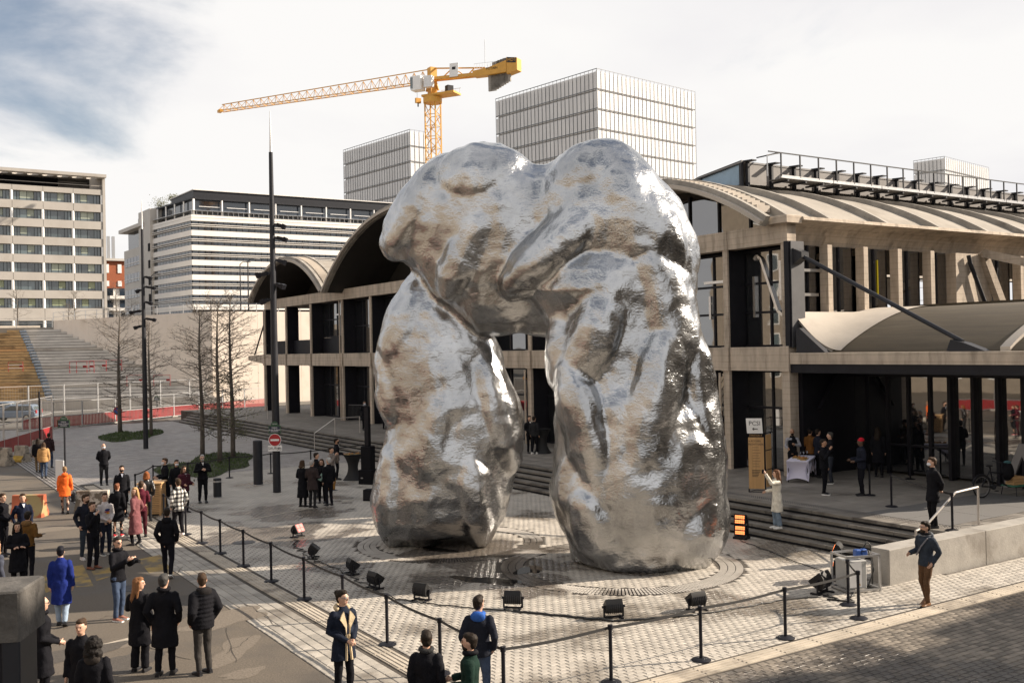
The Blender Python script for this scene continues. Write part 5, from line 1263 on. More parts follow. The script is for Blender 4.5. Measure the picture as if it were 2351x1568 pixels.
def leg(rows, Z0, Z1, bfac, n=26):
    """rows (y, xl, xr) in photo units measured at depth; rings are laid at that distance, round in plan"""
    rings = []
    y0, y1 = rows[0][0], rows[-1][0]
    for y, xl, xr in rows:
        Zd = Z0+(Z1-Z0)*(y-y0)/(y1-y0); a = pZ(xl,y,Zd); b = pZ(xr,y,Zd); c = (a+b)/2; u = (b-a)/2
        rad = u.length; u.z = 0; fwd = FW*rad*bfac
        rings.append([c + u*math.cos(2*math.pi*j/n) + fwd*math.sin(2*math.pi*j/n) for j in range(n)])
    return rings
ZL, ZR = 29.7, 26.4
q = M()
q.loft(leg([(1243,905,1085),(1222,868,1130),(1185,853,1162),(1130,852,1182),(1080,868,1192),(1020,878,1203),(965,890,1208),(920,884,1196),(880,868,1178),(845,864,1160),(800,872,1145),(745,888,1128),(690,903,1100),(650,915,1070),(628,935,1050),(605,965,1020)], ZL, ZL-.2, .82))
q.loft(leg([(1298,1330,1570),(1285,1304,1592),(1240,1292,1622),(1190,1272,1648),(1130,1255,1662),(1070,1266,1670),(1010,1268,1671),(950,1263,1650),(900,1270,1620),(850,1272,1605),(790,1270,1594),(730,1250,1584),(670,1215,1574),(620,1230,1560),(585,1270,1530),(560,1330,1470)], ZR, ZR+.4, .80))
# the arch above: a row of upright sections from the left shoulder to the right one
secs = [(902,470,540,.9),(925,440,610,1.2),(960,408,640,1.5),(1000,372,690,1.7),(1050,336,735,1.8),(1100,320,775,1.85),(1150,318,775,1.8),(1195,346,765,1.6),(1225,374,770,1.5),(1250,374,770,1.55),(1285,348,775,1.85),(1340,322,730,2.0),(1390,322,720,2.05),(1440,344,715,2.0),(1490,392,705,1.8),(1530,448,690,1.5),(1556,510,670,1.1),(1567,570,640,.7)]
rings = []
for x, yt, yb, dep in secs:
    u = (x-902)/(1567-902); Zd = 29.3-2.7*u; T = pZ(x,yt,Zd); B = pZ(x,yb,Zd); c = (T+B)/2; hv = (T-B)/2; n = 24
    rings.append([c + hv*math.sin(2*math.pi*j/n)*1.0 + FW*dep*math.cos(2*math.pi*j/n) for j in range(n)])
q.loft(rings)
# broad pressed masses of its own, meeting in creases
LROWS = [(1243,905,1085),(1130,852,1182),(1020,878,1203),(920,884,1196),(845,864,1160),(745,888,1128),(650,912,1070)]
RROWS = [(1298,1330,1570),(1190,1272,1648),(1070,1266,1670),(950,1263,1650),(850,1272,1605),(730,1250,1584),(650,1180,1572)]
def mass(part, x, y, a, b_, tilt, dep=1.0, proud=.26):
    proud = proud*1.5
    if part == 't': xc, hw, D, Zd = 1235, 345, 1.85, 29.3-2.7*(x-902)/665
    else:
        R_ = sorted(LROWS if part == 'l' else RROWS); Zd = ZL if part == 'l' else ZR+.2
        for (ya_,la_,ra_),(yb_,lb_,rb_) in zip(R_[:-1],R_[1:]):
            if ya_ <= y <= yb_ or (yb_ == R_[-1][0] and y > yb_) or (ya_ == R_[0][0] and y < ya_): t_ = min(1,max(0,(y-ya_)/(yb_-ya_))); l_ = la_+(lb_-la_)*t_; r_ = ra_+(rb_-ra_)*t_
        xc, hw = (l_+r_)/2, (r_-l_)/2; D = hw*Zd/FP*.81
    u_ = (x-xc)/hw; push = D*math.sqrt(max(.06,1-u_*u_))-dep+proud; c = pZ(x,y,Zd-push); k_ = (Zd-push)/FP
    R = Matrix(((RT.x,FW.x,0),(RT.y,FW.y,0),(0,0,1))) @ Matrix.Rotation(math.radians(tilt),3,'Y')
    q.ell(c, b_*k_, dep, a*k_, 24, 16, R)
for p_ in (('l',945,760,150,72,16,1.2,.16),('l',1065,800,160,84,-20,1.3,.14),('l',905,905,110,48,-16,.9,.2),('l',1010,985,210,72,12,1.3,.16),('l',1130,930,170,60,-14,1.1,.22),('l',905,1130,130,50,4,1.0,.16),('l',1085,1110,150,62,-4,1.2,.18),('l',1000,1195,70,96,0,1.2,.1),
  ('r',1510,700,230,84,-14,1.4,.18),('r',1365,760,170,84,20,1.3,.2),('r',1290,800,110,44,4,.9,.14),('r',1345,985,190,62,-14,1.1,.28),('r',1480,960,260,86,14,1.4,.16),('r',1600,940,230,56,-7,1.2,.16),('r',1560,1190,150,104,10,1.5,.10),('r',1370,1195,120,72,-16,1.1,.24),
  ('t',990,475,160,86,40,1.4,.16),('t',1115,420,100,118,0,1.4,.04),('t',1090,560,150,70,30,1.2,.22),('t',1375,425,112,116,0,1.5,.04),('t',1480,500,190,84,-30,1.4,.16),('t',1295,560,190,70,52,1.3,.34),('t',1420,610,90,150,-18,1.4,.2),('t',1545,600,130,50,-6,.9,.14)): mass(*p_)
scul = thing('metal_sculpture', 'huge silver metal sculpture, a crumpled two-legged arch standing on the paved square', 'sculpture', g(1250,1290))
so = obj('body', q, scul_m, scul, world=True)
modset(so, .055, 3, ((tex('big_folds',2.3,1),.34),(tex('mid_folds',.9,1),.10)))
_v = bpy.data.textures.new('creases', 'VORONOI'); _v.noise_scale = 1.5; _v.distance_metric = 'DISTANCE'; _v.weight_1 = -1; _v.weight_2 = 1; _v.noise_intensity = 1
d_ = so.modifiers.new('creases', 'DISPLACE'); d_.texture = _v; d_.texture_coords = 'LOCAL'; d_.strength = .16; d_.mid_level = .25
s2_ = so.modifiers.new('relax', 'SMOOTH'); s2_.factor = .5; s2_.iterations = 4
d_ = so.modifiers.new('dents', 'DISPLACE'); d_.texture = tex('small_dents',.45,2); d_.texture_coords = 'LOCAL'; d_.strength = .06
# ================================================================== STANCHIONS WITH BELTS
post_mesh = M().lathe([(.032,.02),(.032,.90),(.045,.905),(.045,.985),(.03,.99)], 12).mesh('post', black_steel, 'auto')
base_mesh = M().lathe([(.18,0),(.18,.012),(.15,.03),(.05,.045)], 22).mesh('base', black_steel, 'auto')
belt_m = mat('belt_webbing', (.028,.027,.027), .75, var=.1)
STN = .945
def stanchion(P, to, label):
    t = thing('stanchion', label, 'stanchion', P, 0, 'black belt stanchions round the square'); t.scale = (1,1,STN/.985) if False else (1,1,1)
    obj('post', post_mesh, parent=t); obj('base', base_mesh, parent=t)
    if to is not None:
        d = Vector(to)-Vector(P); n = 8; vs = []; fs = []; hd = Vector((d.x,d.y,0)); 
        for k in range(n+1):
            u = k/n; p_ = d*u; sag = -.035*4*u*(1-u); 
            for z in (.915,.965): vs.append((p_.x,p_.y,p_.z+z+sag))
        s_ = Vector((-hd.y,hd.x,0)).normalized()*.003; m_ = len(vs); vs += [(v[0]+s_.x,v[1]+s_.y,v[2]) for v in vs]
        for k in range(n):
            o = 2*k; fs += [(o,o+2,o+3,o+1),(m_+o,m_+o+1,m_+o+3,m_+o+2),(o,m_+o,m_+o+2,o+2),(o+1,o+3,m_+o+3,m_+o+1)]
        obj('belt', M().add(vs,fs), belt_m, t)
    return t
chain = [g(268,1120),g(330,1076)]
front = [Vector((8.46,y,0)) for y in (35.2,32.4,30.6,28.7,26.6,24.4,22.15,19.9,17.75,15.6,13.5)] + [Vector((10.6,13.45,0)),Vector((12.67,13.43,0)),Vector((14.92,13.45,0)),Vector((17.18,13.5,0))]
names = ['belt stanchion beside the slatted wooden bin','belt stanchion behind the plaid shirt','belt stanchion right of the plaid shirt','second belt stanchion right of the plaid shirt, sloping line','third belt stanchion right of the plaid shirt, sloping line','belt stanchion left of the red lamp on the long sloping line','belt stanchion in front of the first dark floodlight','belt stanchion behind the man in the shearling coat','belt stanchion just right of the man in the shearling coat','belt stanchion between the three men at the bottom','corner belt stanchion at the bottom, right of the blue hood','belt stanchion right of the corner one along the near edge','belt stanchion in the middle of the near edge','belt stanchion left of the power box on the near edge','belt stanchion in front of the power box on the near edge']
for i, P in enumerate(front): stanchion(P, front[i+1] if i+1 < len(front) else None, names[i])
P = g(1948,1388); stanchion(P, g(1972,1420), 'belt stanchion right against the white power box')
back = [g(325,1150+18),g(328,1137),g(400,1122),g(527,1098),g(622,1089),g(716,1083),g(800,1075),g(868,1067)]
back = [g(333,1165),g(298,1145)] ; 
bk = [g(311,1144),g(352,1120),g(432,1113),g(527,1097),g(622,1087),g(714,1080)]
bn_ = ['belt stanchion behind the man with the black mask','belt stanchion behind the copper-haired woman','belt stanchion behind the woman in sunglasses','belt stanchion in front of the near lawn','belt stanchion between the thick bollard and the light pole','belt stanchion behind the group of five']
for i, P in enumerate(bk): stanchion(P, bk[i+1] if i+1 < len(bk) else g(850,1060), bn_[i])
for (px,py,z,lab,to) in ((887,1072,0,'belt stanchion beside the tall speaker, left one of a pair',None),(903,1063,0,'belt stanchion beside the tall speaker, right one of a pair',None),(2047,1163,PZ,'belt stanchion on the platform left of the masked guard',None),(1997,1137,PZ,'belt stanchion right behind the red beanie',None),(2187,1218,PZ,'belt stanchion beside the metal handrail',(2047,1163)),(2090,1100,PZ,'belt stanchion before the crowd barrier under the canopy',None)):
    stanchion(g(px,py,z), g(to[0],to[1],z) if to else None, lab)
# ================================================================== FLOODLIGHTS
lamp_black = mat('lamp_black', (.010,.010,.011), .5, var=.2, spec=.3)
lens_m = glass('lamp_lens', (.03,.03,.032), .1, 1.6)
led_red = mat('led_red', (.6,.05,.04), .4, var=0, emit=(1,.06,.05), estr=.9)
led_orange = mat('led_orange', (.6,.15,.05), .4, var=0, emit=(1,.24,.07), estr=1.3)
def flood(px, py, yaw, label, tilt=.75, led=None, s=.76, rows=1):
    """yaw: direction the lens faces; body is a ribbed half barrel on a yoke"""
    P = g(px,py); t = thing('floodlight', label, 'floodlight', P, yaw, 'floodlights on the ground round the sculpture'); t.scale = (s,s,s)
    R = Matrix.Translation((0,0,.30)) @ Matrix.Rotation(-tilt,4,'Y')
    q = M(); pr = [(-.02,-.17),(.16,-.17)]; n = 8
    prof = [(.16,-.19),(.16,.19)] + [(.16-.30*math.sin(math.pi*k/n)*1.0-.02, .19*math.cos(math.pi*k/n)) for k in range(1,n)]
    q.ext([(x,-.24,z) for x,z in prof], (0,.48,0)); q.xf(R); obj('housing', q, lamp_black, t, 'auto')
    q = M()
    for k in range(7): q.ext([(x*1.06-.012,-.2+.06*k,z*1.05) for x,z in prof[2:]], (0,.014,0))
    q.xf(R); obj('cooling_fins', q, dark_grey, t)
    if led:
        for rr_ in range(2):
            for cc in range(4 if led is led_orange else 2):
                w_ = .40/(4 if led is led_orange else 2); m = M().box(.162,-.2+w_*cc+.01,-.155+.165*rr_,.175,-.2+w_*(cc+1)-.01,-.01+.165*rr_); m.xf(R); obj('led_panel', m, led, t)
    else: m = M().box(.161,-.21,-.165,.172,.21,.165); m.xf(R); obj('lens', m, lens_m, t)
    obj('yoke', M().beam((0,-.27,.05),(0,-.27,.36),.05,.03).beam((0,.27,.05),(0,.27,.36),.05,.03).beam((0,-.285,.05),(0,.285,.05),.05,.03), black_steel, t)
    obj('knob', M().tube([(0,-.33,.32),(0,-.285,.32)], .035, 8), black_steel, t); obj('knob', M().tube([(0,.33,.32),(0,.285,.32)], .035, 8), black_steel, t)
    obj('foot', M().beam((-.2,-.22,.02),(.2,-.22,.02),.05,.04).beam((-.2,.22,.02),(.2,.22,.02),.05,.04).beam((0,-.22,.03),(0,.22,.03),.06,.03), black_steel, t)
    return t
def aim(px, py, tx=16.0, ty=23.0): p = g(px,py); return math.atan2(ty-p.y, tx-p.x)
flood(683,1232,aim(683,1232)-.1,'floodlight with glowing red panels, left of the sculpture',.5,led_red)
for px,py,lab in ((719,1281,'dark floodlight just right of the red one, farthest of the dark row'),(808,1317,'second dark floodlight of the row, behind the belt line'),(860,1350,'third dark floodlight of the row, turned to the left foot'),(968,1378,'floodlight in front of the wet patch'),(1178,1397,'floodlight behind the blue-hooded man'),(1409,1418,'floodlight in the middle of the near edge, seen from behind'),(1600,1400,'floodlight just behind a belt stanchion on the near edge')):
    flood(px,py,aim(px,py),lab,.95)
flood(1888,1362,aim(1888,1362),'floodlight beside the power box with its ribbed back in the sun',.9,None,.95)
# stacked orange LED towers
def led_tower(px, py, yaw, label, lean=.0):
    P = g(px,py); t = thing('led_tower', label, 'floodlight', P, yaw, 'orange LED lamp stacks')
    t.scale = (.7,.7,.7) if lean == 0 else (.85,.85,.85)
    obj('base', M().bevbox(-.28,-.3,0,.22,.3,.1,.02), black_steel, t)
    for k in range(2):
        R = Matrix.Translation((0,0,.36+.46*k)) @ Matrix.Rotation(-.12-.3*k*lean,4,'Y'); prof = [(.12,-.21),(.12,.21)] + [(.12-.24*math.sin(math.pi*j/7), .21*math.cos(math.pi*j/7)) for j in range(1,7)]
        q = M().ext([(x,-.25,z) for x,z in prof], (0,.5,0)); q.xf(R); obj('housing', q, lamp_black, t, 'auto')
        for r_ in range(2):
            for c_ in range(5): m = M().box(.121,-.205+.083*c_,-.17+.19*r_,.133,-.205+.083*c_+.068,-.17+.19*r_+.06).box(.121,-.205+.083*c_,-.17+.19*r_+.075,.133,-.205+.083*c_+.068,-.17+.19*r_+.135); m.xf(R); obj('led_panel', m, led_orange, t)
        obj('yoke', M().beam((-.02,-.29,.1),(-.02,-.29,.45+.46*k),.06,.03).beam((-.02,.29,.1),(-.02,.29,.45+.46*k),.06,.03), black_steel, t)
    return t
led_tower(1702,1236,aim(1702,1236,12,17),'stack of glowing orange LED panels at the foot of the steps, facing left')
led_tower(1926,1330,aim(1926,1330,16,22),'leaning stack of orange LED panels behind the power box',.9)
obj_cable = mat('cable_rubber', (.012,.012,.012), .5, var=.1)
def cable(pts, label, r=.016, wig=.06, seed=1):
    rr_ = random.Random(seed); P = [g(x,y,.02) for x,y in pts]; out_ = []
    for a, b in zip(P[:-1],P[1:]):
        for k in range(6): p_ = a.lerp(b,k/6); out_.append(p_+Vector((rr_.uniform(-wig,wig),rr_.uniform(-wig,wig),0)))
    out_.append(P[-1]); tag(obj('cable', M().tube(out_, r, 6), obj_cable, None, True), label, 'cable', 'black cables between the floodlights')
cable([(683,1238),(672,1252),(700,1268),(719,1284)],'short black cable looping between the red lamp and the next one',.014,.12,1)
cable([(719,1284),(760,1300),(808,1320)],'black cable from the first to the second dark floodlight',.014,.08,2)
cable([(808,1322),(840,1342),(860,1354)],'black cable between the second and third dark floodlights',.014,.1,3)
cable([(860,1354),(910,1374),(968,1384)],'black cable running to the floodlight by the wet patch',.014,.06,4)
cable([(968,1384),(1060,1393),(1178,1402)],'black cable passing behind the blue-hooded man',.014,.05,5)
cable([(1178,1402),(1240,1408),(1320,1416),(1409,1424)],'bundle of black cable left of the middle floodlight',.028,.05,6)
cable([(1409,1424),(1500,1418),(1600,1410)],'black cable between the middle floodlight and the next one',.024,.04,7)
cable([(1600,1410),(1700,1394),(1800,1376),(1888,1368)],'long black cable leading to the power box',.016,.04,8)
cable([(1700,1240),(1760,1262),(1830,1290),(1920,1320)],'thin cable from the LED stack at the steps to the power box',.012,.03,9)
cable([(1888,1366),(1930,1380),(1975,1350),(2010,1345)],'tangle of cable on the ground round the power box',.02,.22,10)
# power distribution box in a tube frame
P = g(1965,1352); px_ = thing('power_box', 'white electrical distribution box in a silver tube frame by the low wall', 'power box', P, faceR+.25)
fr_ = M(); fx, fy, fz = .42, .32, .82
for a in (-fx,fx):
    for b in (-fy,fy): fr_.beam((a,b,0),(a,b,fz),.045)
for z in (.05,fz):
    for b in (-fy,fy): fr_.beam((-fx,b,z),(fx,b,z),.045)
    for a in (-fx,fx): fr_.beam((a,-fy,z),(a,fy,z),.045)
obj('frame', fr_, galv, px_); obj('cabinet', M().bevbox(-.36,-.27,.08,.12,.27,.72,.02), mat('cabinet_grey',(.36,.36,.35),.45,var=.12,scale=4), px_)
obj('cabinet_door', M().bevbox(-.33,-.285,.12,-.02,-.27,.68,.004), white_paint, px_); obj('hazard_label', M().ext([(-.16,-.29,.16),(-.06,-.29,.16),(-.11,-.29,.25)], (0,-.003,0)), yellow_paint, px_)
for k in range(2): obj('socket', M().bevbox(-.1+.16*k,-.2,.80,.04+.16*k,-.05,.95,.02), sign_blue, px_)
obj('lead', M().tube([(.1,-.1,.9),(.25,-.1,1.1),(.4,0,1.0),(.5,.05,.5),(.5,.1,.05)], .016, 6), obj_cable, px_, True); obj('lead', M().tube([(0,-.12,.88),(.15,-.3,.95),(.25,-.35,.5),(.05,-.38,.1)], .014, 6), obj_cable, px_, True)
# ================================================================== SPEAKERS, TABLES, BIN
P = g(846,1110); t = thing('speaker_stack', 'tall black column speaker standing on a black box', 'speaker', P, faceR-.35)
obj('subwoofer', M().bevbox(-.33,-.3,0,.33,.3,.62,.02), black_matt, t); obj('speaker_box', M().bevbox(-.24,-.22,.625,.24,.22,1.62,.02), black_matt, t)
obj('column', M().bevbox(-.11,-.1,1.625,.11,.1,3.35,.015), black_matt, t); obj('grille', M().box(-.09,-.108,1.66,.09,-.101,3.3), black_steel, t); obj('handle', M().box(-.2,-.31,.25,-.1,-.301,.3), galv, t)
P = g(852,1148); t = thing('speaker_wedge', 'small black speaker wedge half hidden behind the sculpture', 'speaker', P, faceR-.2); obj('box', M().ext([(-.25,-.2,0),(.25,-.2,0),(.25,.2,0),(-.25,.2,0)], (0,0,.42)), black_matt, t); obj('grille', M().box(-.22,-.21,.05,.22,-.2,.38), black_steel, t)
stretch_m = mat('black_stretch_cloth', (.011,.011,.012), .75, var=.2)
def cocktail(P, label, top=True):
    t = thing('cocktail_table', label, 'table', P); n = 24; rings = []
    for k in range(13):
        u = k/12; z = 1.1*u; base_r = .42-.20*math.sin(math.pi*u)**.9
        rings.append([((base_r*(1+(.16*abs(math.cos(2*a))**3 if u < .3 else 0)*(1-u/.3 if u < .3 else 0)))*math.cos(a), (base_r*(1+(.16*abs(math.cos(2*a))**3 if u < .3 else 0)*(1-u/.3 if u < .3 else 0)))*math.sin(a), z) for a in [2*math.pi*j/n for j in range(n)]])
    obj('stretch_cover', M().loft(rings), stretch_m, t, 'auto'); obj('tabletop', M().lathe([(.42,1.1),(.43,1.115),(.42,1.13)], 24), black_matt, t); return t
P = g(811,1101); cocktail(P, 'black stretch-covered cocktail table with snacks beside the tall speaker')
food = mat('pastry', (.36,.17,.05), .7, var=.4, scale=30); plate_m = mat('serving_tray', (.32,.22,.08), .35, var=.2); wh = white_plastic
def tray(P, label, rx, ry, n, seed, yaw=0):
    t = thing('food_tray', label, 'tray', P, yaw, 'trays of snacks'); r = random.Random(seed); obj('plate', M().bevbox(-rx,-ry,0,rx,ry,.02,.006), plate_m, t)
    for k in range(n):
        o = M().ell((r.uniform(-rx*.8,rx*.8),r.uniform(-ry*.75,ry*.75),.045), .035,.028,.025, 8, 6); obj('snack', o, food, t, True)
tray(P+Vector((-.12,.05,1.13)),'tray of snacks on the black cocktail table, nearer the waiter',.2,.13,9,1,.4); tray(P+Vector((.2,-.05,1.13)),'tray of snacks on the black cocktail table, nearer the speaker',.17,.1,7,2,.2)
cocktail(g(1245,1040,PZ),'black covered table on the platform seen between the legs of the sculpture')
# buffet table with pale stretch cloth
cloth_m = mat('lilac_white_cloth', (.60,.58,.70), .8, var=.05, scale=2)
P = g(1832,1108,PZ); P2 = g(1890,1062,PZ)
d = (P2-P); yaw = math.atan2(d.y,d.x); t = thing('buffet_table', 'buffet table under a pale lilac stretch cloth on the platform', 'table', P, yaw)
Lt, Wt, Ht = 1.85, .76, .78; vs = []; fs = []
def side_curve(u): return .62*math.sin(math.pi*u)**.75
obj('tabletop', M().bevbox(-.05,-Wt/2,Ht-.05,Lt-.05,Wt/2,Ht,.012), cloth_m, t)
def drape(p0, p1, inward, arch):
    n = 20; q = M(); vs = []; fs = []
    for k in range(n+1):
        u = k/n; c = p0.lerp(p1,u); zb = .06+arch*math.sin(math.pi*u)**.8
        for j in range(5):
            w = j/4; z = Ht-.02+(zb-(Ht-.02))*w; off = inward*(.10*math.sin(math.pi*w)); vs.append((c.x+off.x,c.y+off.y,z))
    for k in range(n):
        for j in range(4): o = k*5+j; fs.append((o,o+5,o+6,o+1))
    obj('cloth_side', q.add(vs,fs), cloth_m, t, True)
a,b_,c_,d_ = Vector((-.05,-Wt/2,0)),Vector((-.05,Wt/2,0)),Vector((Lt-.05,Wt/2,0)),Vector((Lt-.05,-Wt/2,0))
drape(a,b_,Vector((1,0,0)),.10); drape(b_,c_,Vector((0,-1,0)),.55); drape(c_,d_,Vector((-1,0,0)),.1); drape(d_,a,Vector((0,1,0)),.55)
for x in (.05,Lt-.15):
    for y in (-Wt/2+.05,Wt/2-.05): obj('leg', M().tube([(x,y,0),(x,y,Ht-.05)], .018, 6), dark_grey, t)
ux_ = Vector((math.cos(yaw),math.sin(yaw),0)); uy_ = Vector((-ux_.y,ux_.x,0))
tray(P+ux_*.55+uy_*-.1+Vector((0,0,Ht+.002)),'tray of browned snacks in the middle of the lilac table',.24,.17,14,3,yaw); tray(P+ux_*.85+uy_*.15+Vector((0,0,Ht+.002)),'dark-rimmed tray of snacks at the back of the lilac table',.22,.15,12,4,yaw); tray(P+ux_*.2+uy_*-.18+Vector((0,0,Ht+.002)),'small tray at the front corner of the lilac table',.17,.1,5,5,yaw)
gl = mat('clear_glass', (.7,.72,.72), .05, var=0); gl.node_tree.nodes['Principled BSDF'].inputs['Transmission Weight'].default_value = .9
def wineglass(P, label, group='wine glasses'): 
    return tag(obj('wine_glass', M().lathe([(.03,0),(.03,.004),(.004,.008),(.004,.09),(.02,.10),(.034,.13),(.030,.19),(.027,.19),(.03,.135),(.003,.102)], 12), gl, None, True, loc=P), label, 'glass', group)
for k in range(3): wineglass(P+ux_*(1.25+.12*k)+uy_*(.1-.1*k)+Vector((0,0,Ht+.002)), ['clear wine glass on the lilac table, nearest the trays','clear wine glass in the middle of the three on the lilac table','clear wine glass at the far end of the lilac table'][k])
# slatted timber counter
P = g(350,1180); t = thing('wooden_bin', 'slatted pale timber bin behind the belt stanchions', 'bin', P, faceR+.12)
for s_ in (-.36,.36):
    for b in (-.36,.36): obj('corner_post', M().box(s_-.035,b-.035,0,s_+.035,b+.035,1.12), timber_pale, t)
for k in range(16):
    z = .06+.065*k; obj('slat', M().box(-.33,-.385,z,.33,-.36,z+.05), timber_pale, t); obj('slat', M().box(.36,-.33,z,.385,.33,z+.05), timber_pale, t)
obj('inner_box', M().box(-.34,-.34,.02,.34,.34,1.1), black_matt, t); obj('top_board', M().bevbox(-.44,-.44,1.122,.44,.44,1.17,.01), timber_pale, t)
# wooden totem sign on the platform
A = g(1738,1130,PZ); t = thing('totem_sign', 'tall plywood totem sign on a black frame with a white PCSI card on top', 'sign', A)
dpx = (A-CAMP).dot(fw)/FP; u = Vector((.66,-.75,0)).normalized(); v = Vector((0,0,1)); n_ = u.cross(v); dirb = -n_
ply = mat('plywood', (.46,.27,.11), .55, var=.18, scale=2, stretch=(7,7,.4))
wS = .5; H0, H1_ = .12, 1.95
def sp_(a,z,dd=0): return A+u*a+n_*dd+Vector((0,0,z))
obj('front_board', M().ext([sp_(-wS/2,H0),sp_(wS/2,H0),sp_(wS/2,H1_-.13),sp_(-wS/2,H1_-.13)], n_*.02), ply, t, world=True)
obj('black_band', M().ext([sp_(-wS/2,H1_-.128),sp_(wS/2,H1_-.128),sp_(wS/2,H1_),sp_(-wS/2,H1_)], n_*.02), black_matt, t, world=True)
sideb = (u*.3+dirb*.9).normalized()
for z0,z1 in ((H0+.05,.72),(.76,1.36),(1.40,1.9)): obj('side_board', M().ext([sp_(wS/2+.05,z0)+sideb*.02,sp_(wS/2+.05,z0)+sideb*.5,sp_(wS/2+.05,z1)+sideb*.5,sp_(wS/2+.05,z1)+sideb*.02], u*.02), ply, t, world=True)
q = M(); c1_, c2_, c3_ = sp_(-wS/2,0), sp_(wS/2+.03,0), sp_(wS/2+.03,0)+sideb*.55
for c in (c1_,c2_,c3_): q.beam(c,c+Vector((0,0,1.97 if c is not c1_ else H0)),.03)
for z in (.01,.74,1.38,1.95): q.beam(c2_+Vector((0,0,z)),c3_+Vector((0,0,z)),.03)
q.beam(c1_,c2_,.03); q.beam(c1_,c1_+sideb*.5,.03); q.beam(c1_+sideb*.5,c3_,.03); obj('frame', q, black_steel, t, world=True)
obj('card', M().ext([sp_(-wS/2-.03,H1_+.003,.03),sp_(wS/2-.02,H1_+.003,.03),sp_(wS/2-.05,H1_+.5,.03),sp_(-wS/2-.06,H1_+.5,.03)], n_*.008), white_paint, t, world=True)
text('lettering','PCSI',.2,text_black,sp_(-.03,H1_+.33,.042),u,v,t,.002)
obj('arrow', M().beam(sp_(-.10,H1_+.15,.042),sp_(.07,H1_+.15,.042),.025).beam(sp_(-.1,H1_+.15,.042),sp_(-.05,H1_+.19,.042),.02).beam(sp_(-.1,H1_+.15,.042),sp_(-.05,H1_+.11,.042),.02), text_black, t, world=True)
text('lettering','STATION F',.085,ply,sp_(0,H1_-.065,.025),u,v,t,.002)
text('lettering','ACCUEIL',.085,text_black,sp_(0,1.70,.024),u,v,t,.002); text('lettering','FRONT DESK',.085,text_black,sp_(0,1.59,.024),u,v,t,.002)
obj('arrow', M().beam(sp_(-.23,1.70,.024),sp_(-.19,1.70,.024),.014), text_black, t, world=True)
thin = mat('printed_grey', (.16,.10,.05), .6, var=0)
for k in range(8): obj('printed_line', M().ext([sp_(-.12,1.48-.09*k,.0205),sp_(.08+.03*(k%3),1.48-.09*k,.0205),sp_(.08+.03*(k%3),1.495-.09*k,.0205),sp_(-.12,1.495-.09*k,.0205)], n_*.002), thin, t, world=True)
for k in range(5): obj('printed_line', M().ext([sp_(-.14,.72-.05*k,.0205),sp_(.13-.02*k,.72-.05*k,.0205),sp_(.13-.02*k,.74-.05*k,.0205),sp_(-.14,.74-.05*k,.0205)], n_*.002), text_black, t, world=True)
obj('printed_line', M().beam(sp_(-.14,.56,.0205),sp_(-.13,.75,.0205),.003), thin, t, world=True)
# crowd barrier
def crowd_barrier(P, yaw, label):
    t = thing('crowd_barrier', label, 'crowd barrier', P, yaw, 'steel crowd barriers'); w, h = 2.1, 1.1
    obj('frame', M().tube([(-w/2,0,.15),(-w/2,0,h-.1),(-w/2+.1,0,h),(w/2-.1,0,h),(w/2,0,h-.1),(w/2,0,.15),(-w/2,0,.15)], .019, 6), mid_grey, t)
    for k in range(16): x = -w/2+w*(k+1)/17; obj('bar', M().tube([(x,0,.15),(x,0,h)], .008, 5), mid_grey, t)
    for s_ in (-1,1): obj('foot', M().tube([(s_*w*.38,-.3,0),(s_*w*.38,-.02,.16),(s_*w*.38,.02,.16),(s_*w*.38,.3,0)], .016, 5), mid_grey, t)
crowd_barrier(g(2103,1082,PZ), math.pi/2+.1, 'steel crowd barrier under the canopy at right'); crowd_barrier(g(820,965,PZ), math.pi/2+.4, 'steel crowd barrier behind the man on the platform')
# handrails
def handrail(pts, label, mt=galv, r=.025, posts=()):
    t = thing('handrail', label, 'handrail', pts[0]); obj('rail', M().tube(pts, r, 8), mt, t, world=True)
    for i in posts: p_ = Vector(pts[i]); obj('post', M().tube([(p_.x,p_.y,posts[i]),(p_.x,p_.y,p_.z)], r, 8), mt, t, world=True)
rail_m = mat('rail_steel', (.6,.56,.52), .35, metal=.7, var=.05)
y = 15.55
handrail([(22.05,y,.95),(22.45,y,1.02),(23.75,y,1.75),(24.75,y,1.8)], 'bent metal handrail beside the low wall at right', rail_m, .03, {0:0,1:.3,3:PZ})
for y, lab in ((39.2,'slim metal handrail on the steps behind the waiter'),(55.5,'slim metal handrail on the steps near the tall light pole'),(72,'slim metal handrail on the far end of the steps')):
    handrail([(22.0,y,.95),(23.3,y,1.75),(24.9,y,1.78)], lab, rail_m, .022, {0:0,1:PZ,2:PZ})
